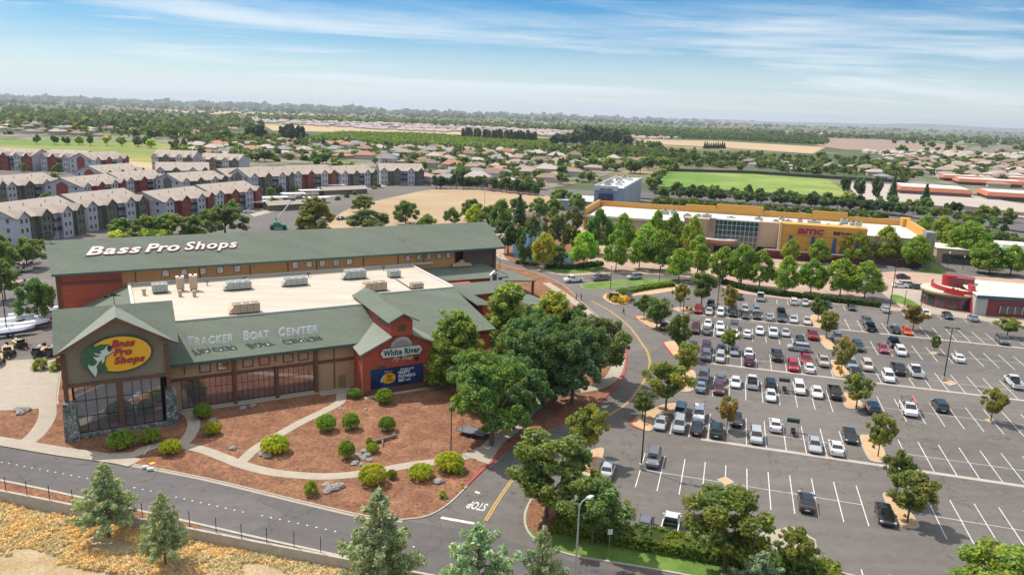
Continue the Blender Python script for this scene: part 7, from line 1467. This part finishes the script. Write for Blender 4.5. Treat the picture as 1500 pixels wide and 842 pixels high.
along([(1200, 302), (1350, 316), (1480, 345)], 12, 'round', 5, 6, 'small tree on the planted strip behind the yellow parapet', 'trees on the planted strip', 4)
along([(950, 285), (965, 268), (985, 250)], 8, 'round', 9, 10, 'leafy tree left of the sports field', 'trees left of the sports field', 3)
for i, (bx, by, ty, w) in enumerate(((1237, 288, 257, 18), (1258, 293, 258, 20), (1283, 296, 258, 20), (1306, 296, 256, 15), (1354, 302, 268, 16))): px_tree('spire' if i > 2 else 'round', bx, by, ty, w, 'tall dark tree in the school yard, %s from the left' % ORD[i], group='school yard trees', col=(.03, .055, .03))
along([(330, 300), (430, 282), (520, 268), (560, 262)], 12, 'round', 5, 5, 'small tree between the apartments and the street', 'trees by the apartments', 3)
along([(395, 309), (450, 303), (520, 285), (590, 266)], 14, 'bush', 2.2, 4, 'shrub on the verge beside the garages', 'verge shrubs', 2)
along([(165, 350), (230, 347), (300, 344)], 9, 'bush', 3.0, 7, 'light green shrub between the apartments and the barn', 'shrubs behind the barn', 3, [(.13, .17, .03), (.09, .13, .03)])
along([(48, 212), (140, 214), (205, 216), (270, 220)], 13, 'round', 11, 11, 'park tree standing in front of the far hedge line', 'park trees', 8, DK+[(.14, .18, .03)])
along([(676, 203), (784, 209)], 24, 'poplar', 18, 9, 'tall poplar in the long windbreak row', 'poplar windbreak', 2, [(.045, .07, .035)])
for i, (bx, by, ty, w) in enumerate(((368, 205, 184, 22), (380, 206, 180, 24), (419, 208, 182, 18), (428, 210, 180, 22), (441, 210, 183, 18), (414, 203, 183, 14), (474, 218, 200, 10), (512, 212, 198, 7), (539, 220, 203, 8))): px_tree('spire' if w < 12 else 'round', bx, by, ty, w, 'dark tall tree in the clump above the estate at left, %s by order' % ORD[i], group='dark clump above the estate', col=(.022, .042, .028), z=0)
for i in range(20):
    bx = 812+i*5.6; px_tree('round', bx, 212+mr.uniform(-4, 6), 181+mr.uniform(0, 12)+abs(i-10)*.5, 20, 'tall dark gum in the big grove right of the poplars', group='gum grove', col=(.030, .048, .030), z=0)
for i in range(10): px_tree('spire', 1032+i*3.2, 218, 207+mr.uniform(-1, 2), 4.5, 'dark cypress in the row beyond the sports field', group='cypress row', z=0)
GZ = [([(985, 226), (1330, 232), (1400, 246), (1330, 262), (1230, 256), (1100, 248), (990, 240)], 60, 9, 'tree in the belt beyond the sports field', 'belt beyond the sports field'), ([(1290, 206), (1500, 214), (1500, 226), (1400, 224), (1320, 226)], 26, 12, 'tree in the far belt at right behind the tan houses', 'far belt at right'),
      ([(150, 186), (350, 192), (350, 208), (240, 206), (160, 202)], 30, 13, 'tree in the belt beyond the park', 'belt beyond the park'), ([(0, 168), (340, 176), (360, 200), (250, 200), (0, 196)], 34, 12, 'tree in the scattered woods at far left', 'scattered woods at left'),
      ([(880, 228), (985, 236), (965, 262), (905, 255), (860, 246)], 18, 10, 'tree in the belt left of the sports field', 'belt left of the sports field'), ([(235, 222), (340, 228), (560, 262), (480, 240), (330, 236), (280, 236)], 20, 9, 'tree at the edge of the estate behind the apartments', 'trees behind the apartments')]
GZS = []
for P, n, h, lb, grp in GZ:
    if grp in ('far belt at right', 'belt beyond the park', 'scattered woods at left'): GZS += [(P, n, h)]; continue
    if n == 60: GZS += [(P, 25, h)]; n = 35
    k = 0; xs = [p[0] for p in P]; ys = [p[1] for p in P]
    while k < n:
        px, py = mr.uniform(min(xs), max(xs)), mr.uniform(min(ys), max(ys))
        if not inpoly(px, py, P): continue
        p = G(px, py); hh = h*mr.uniform(.7, 1.3); mid('round', p.x, p.y, hh, hh*mr.uniform(.9, 1.4), lb, grp, mr.choice(GRN)); k += 1
mr.shuffle(TREEP); NT = min(len(TREEP), max(0, 300))
for i, (x, y) in enumerate(TREEP[:75]): hh = mr.uniform(4.5, 9); mid('round' if mr.random() < .93 else 'spire', x, y, hh, hh*mr.uniform(.9, 1.3) if True else 3, 'garden tree between the estate houses', 'estate garden trees', mr.choice(GRN))
def clumps(name, pts, per, col, label, cat, mat_=None, size=2.2, seed=1):
    """pts: (x, y, h, w): a mass of crowns as one object"""
    global rng; rng = np.random.default_rng(seed); C = []; Rd = []
    for x, y, h, w in pts:
        for _ in range(3): C.append((x+random.uniform(-.25, .25)*w, y+random.uniform(-.25, .25)*w, h*random.uniform(.45, .7))); Rd.append(w*.36)
    C = np.array(C); Rd = np.array(Rd); n = per*len(pts); idx = rng.integers(0, len(C), n); d = rng.normal(size=(n, 3)); d /= np.linalg.norm(d, axis=1)[:, None]
    pos = C[idx]+d*(Rd[idx]*rng.random(n)**.4)[:, None]*np.array([1, 1, .8]); nrm = d*.6+rng.normal(size=(n, 3))*.5; nrm /= np.linalg.norm(nrm, axis=1)[:, None]; a = np.cross(nrm, rng.normal(size=(n, 3))); a /= np.linalg.norm(a, axis=1)[:, None]; b = np.cross(nrm, a)
    s_ = (Rd[idx]*size/4*(.6+.8*rng.random(n)))[:, None]; V = np.stack([pos-a*s_, pos-b*s_, pos+a*s_, pos+b*s_], 1).reshape(-1, 3); V[:, 2] = np.maximum(V[:, 2], .05)
    me = bpy.data.meshes.new(name); me.vertices.add(4*n); me.vertices.foreach_set('co', V.ravel()); me.loops.add(4*n); me.loops.foreach_set('vertex_index', np.arange(4*n, dtype=np.int32)); me.polygons.add(n); me.polygons.foreach_set('loop_start', np.arange(0, 4*n, 4, dtype=np.int32)); me.polygons.foreach_set('loop_total', np.full(n, 4, dtype=np.int32))
    me.materials.append(mat_ or M_leaf); me.update(calc_edges=True); me.validate(); o = bpy.data.objects.new(name, me); COL.objects.link(o); o.color = (*col, 1); tag(o, label, cat, kind='stuff'); return o
def scatter(P, n, h0, h1, wf=1.0):
    out = []; xs = [p[0] for p in P]; ys = [p[1] for p in P]; k = 0
    while len(out) < n and k < n*40:
        k += 1; px, py = mr.uniform(min(xs), max(xs)), mr.uniform(min(ys), max(ys))
        if inpoly(px, py, P): p = G(px, py); h = mr.uniform(h0, h1); out.append((p.x, p.y, h, h*wf*mr.uniform(.8, 1.3)))
    return out
rest = [(x, y, mr.uniform(4, 9), mr.uniform(6, 10)) for x, y in TREEP[75:1200]]+[(x+mr.uniform(-15, 15), y+mr.uniform(-15, 15), mr.uniform(2, 4), mr.uniform(3, 5)) for x, y in TREEP]
rest += [q for P, n, h in GZS for q in scatter(P, n, h*.7, h*1.3, 1.1)]
clumps('garden_greenery', rest, 40, (.09, .14, .045), 'garden greenery massed between the estate houses', 'greenery', seed=4)
def orchard(P, x0, x1, y0, y1, a, dx, dy, h, w, name, label, col, per=14, seed=3):
    pts = []; ca, sa = math.cos(a), math.sin(a); cx_, cy_ = (x0+x1)/2, (y0+y1)/2; y = y0
    while y < y1:
        x = x0
        while x < x1:
            X = cx_+(x-cx_)*ca-(y-cy_)*sa; Y = cy_+(x-cx_)*sa+(y-cy_)*ca; px, py = proj((X, Y, 0))
            if inpoly(px, py, P): pts.append((X+mr.uniform(-.6, .6), Y+mr.uniform(-.6, .6), h*mr.uniform(.8, 1.2), w*mr.uniform(.85, 1.15)))
            x += dx
        y += dy
    clumps(name, pts, per, col, label, 'orchard', seed=seed)
orchard([(448, 203), (500, 195), (600, 197), (720, 203), (815, 207), (812, 216), (700, 217), (560, 211)], -420, 120, 950, 1750, R(-10), 7.5, 13, 4.5, 7, 'orchard', 'bright green orchard below the dry field', (.13, .20, .04), 16)
orchard([(915, 196), (1000, 193), (1100, 197), (1215, 206), (1205, 213), (1060, 205), (930, 202)], 150, 1200, 1500, 3000, R(-5), 16, 26, 8, 16, 'orchard', 'dark green orchard right of the gum grove', (.06, .105, .04), 14, 5)
# far valley floor: tree belts, far estates
far = []
far += scatter([(0, 152), (700, 175), (1500, 197), (1500, 192), (700, 171), (0, 149)], 650, 8, 16, 3.0)
far += scatter([(0, 147), (560, 166), (560, 163), (0, 145)], 500, 14, 28, 6)
far += scatter([(560, 166), (1500, 193), (1500, 191), (560, 165)], 500, 12, 24, 6)
far += scatter([(0, 152), (0, 164), (350, 172), (800, 186), (1180, 198), (1500, 206), (1500, 198), (700, 176)], 700, 5, 10, 2.0)
far += scatter([(0, 164), (0, 185), (330, 192), (390, 184), (340, 174)], 420, 9, 16, 1.4)
far += scatter([(1000, 194), (1500, 206), (1500, 214), (1400, 210), (1250, 203)], 260, 8, 14, 1.6)
clumps('far_woods', far, 22, (.095, .135, .075), 'hazy tree belts and orchards covering the far valley', 'woods', seed=8, size=2.6)
green = scatter([(380, 172), (820, 187), (1150, 195), (1100, 200), (930, 194), (800, 190), (560, 181), (380, 176)], 900, 6, 9, 3.0); clumps('far_orchard', green, 20, (.11, .16, .06), 'pale green orchards under the horizon', 'orchard', seed=9, size=2.6)
scr = scatter([(960, 222), (1200, 232), (1330, 238), (1400, 250), (1320, 264), (1220, 258), (1100, 250), (985, 245), (890, 246), (870, 232)], 420, 3, 7, 1.2)+scatter([(1290, 225), (1500, 226), (1500, 250), (1400, 262), (1330, 250)], 220, 3, 7, 1.2)+scatter([(340, 215), (460, 205), (340, 200), (250, 206)], 160, 4, 9, 1.2)+scatter([(850, 215), (960, 212), (985, 236), (880, 232)], 200, 4, 9, 1.2)+scatter([(1340, 330), (1500, 352), (1500, 362), (1420, 350)], 60, 2, 4, 1.2)+scatter([(960, 280), (1250, 297), (1480, 326), (1480, 332), (1240, 303), (960, 287)], 200, 1.5, 3.5, 1.5)+scatter([(960, 295), (1300, 318), (1300, 322), (960, 300)], 140, 1.5, 3.5, 1.5)
clumps('scrub_greenery', scr, 40, (.09, .135, .045), 'scrub and hedges between the far houses and along the boulevard', 'greenery', seed=10)
def far_roofs(name, P, n, col, label, seed):
    r = random.Random(seed); m = MB(); xs = [p[0] for p in P]; ys = [p[1] for p in P]; k = 0
    while k < n:
        px, py = r.uniform(min(xs), max(xs)), r.uniform(min(ys), max(ys))
        if not inpoly(px, py, P): continue
        k += 1; p = G(px, py); a = r.uniform(-.3, .3)+r.choice((0, PI/2)); w, d, h = r.uniform(11, 17), r.uniform(9, 12), 3.5; ca, sa = math.cos(a), math.sin(a)
        T = lambda x, y, z: (p.x+x*ca-y*sa, p.y+x*sa+y*ca, z)
        V = [T(-w/2, -d/2, 0), T(w/2, -d/2, 0), T(w/2, d/2, 0), T(-w/2, d/2, 0), T(-w/2, -d/2, h), T(w/2, -d/2, h), T(w/2, d/2, h), T(-w/2, d/2, h), T(-w/2+4, 0, h+2.5), T(w/2-4, 0, h+2.5)]; o = len(m.v)
        m.v += V; m.f += [tuple(i+o for i in f) for f in ((0, 1, 5, 4), (1, 2, 6, 5), (2, 3, 7, 6), (3, 0, 4, 7), (4, 5, 9, 8), (5, 6, 9), (6, 7, 8, 9), (7, 4, 8))]; m.m += [0]*4+[1]*4
    o = m.build(name, [mat('far_wall', (.48, .43, .38), .9), mat('far_roof_'+name, col, .9, .2, .01)]); tag(o, label, 'houses', kind='stuff')
far_roofs('far_estate', [(350, 172), (450, 174), (600, 181), (820, 193), (815, 201), (700, 197), (560, 191), (440, 184), (350, 180)], 700, (.42, .33, .31), 'pale roofs of the far estate above the dry field', 1)
far_roofs('far_suburb', [(0, 165), (340, 174), (350, 192), (0, 184)], 260, (.34, .26, .23), 'brown roofs scattered between the woods at far left', 2)
far_roofs('distant_estate', [(770, 190), (900, 196), (1000, 199), (990, 205), (880, 204), (790, 199)], 150, (.40, .30, .26), 'pinkish roofs beside the gum grove', 3)
far_roofs('edge_estate', [(1260, 222), (1500, 226), (1500, 236), (1300, 232)], 110, (.40, .33, .28), 'tan roofs behind the houses at the right', 4)
far_roofs('packing_sheds', [(1010, 179), (1090, 182), (1090, 184), (1010, 181)], 26, (.6, .6, .6), 'white sheds just under the horizon', 5)
# hazy mountains at the right horizon
hm = MB(); n = 60; P0 = []
for i in range(n+1):
    f = i/n; x = 2500+f*13500; y = 17500-f*3000; h = 20+90*math.sin(PI*min(1, f*.95+.03))**.8*(.8+.2*math.sin(f*17)+.1*math.sin(f*41+2)); P0.append((x, y, h))
vs = []; 
for x, y, h in P0: vs += [(x, y-1200, 0), (x, y, h), (x, y+2500, h*.6), (x, y+3200, 0)]
hm.add(vs, [(4*i+k, 4*i+4+k, 4*i+5+k, 4*i+1+k) for i in range(n) for k in range(3)]); tag(hm.build('hills', mat('distant_hills', (.16, .14, .10), .95, .2, .002), smooth=True), kind='structure')
# air
hz = MB().box(-22500, 22500, -400, 25500, -2.6, 270).build('haze', None); hz.data.materials.clear(); mh = bpy.data.materials.new('haze'); mh.use_nodes = True; nt = mh.node_tree; nt.nodes.clear(); oo = nt.nodes.new('ShaderNodeOutputMaterial'); pv = nt.nodes.new('ShaderNodeVolumePrincipled')
pv.inputs['Color'].default_value = (.80, .88, 1, 1); pv.inputs['Density'].default_value = 5.5e-5; pv.inputs['Anisotropy'].default_value = .2; nt.links.new(pv.outputs[0], oo.inputs['Volume']); hz.data.materials.append(mh); tag(hz, kind='stuff')
PR.purge()
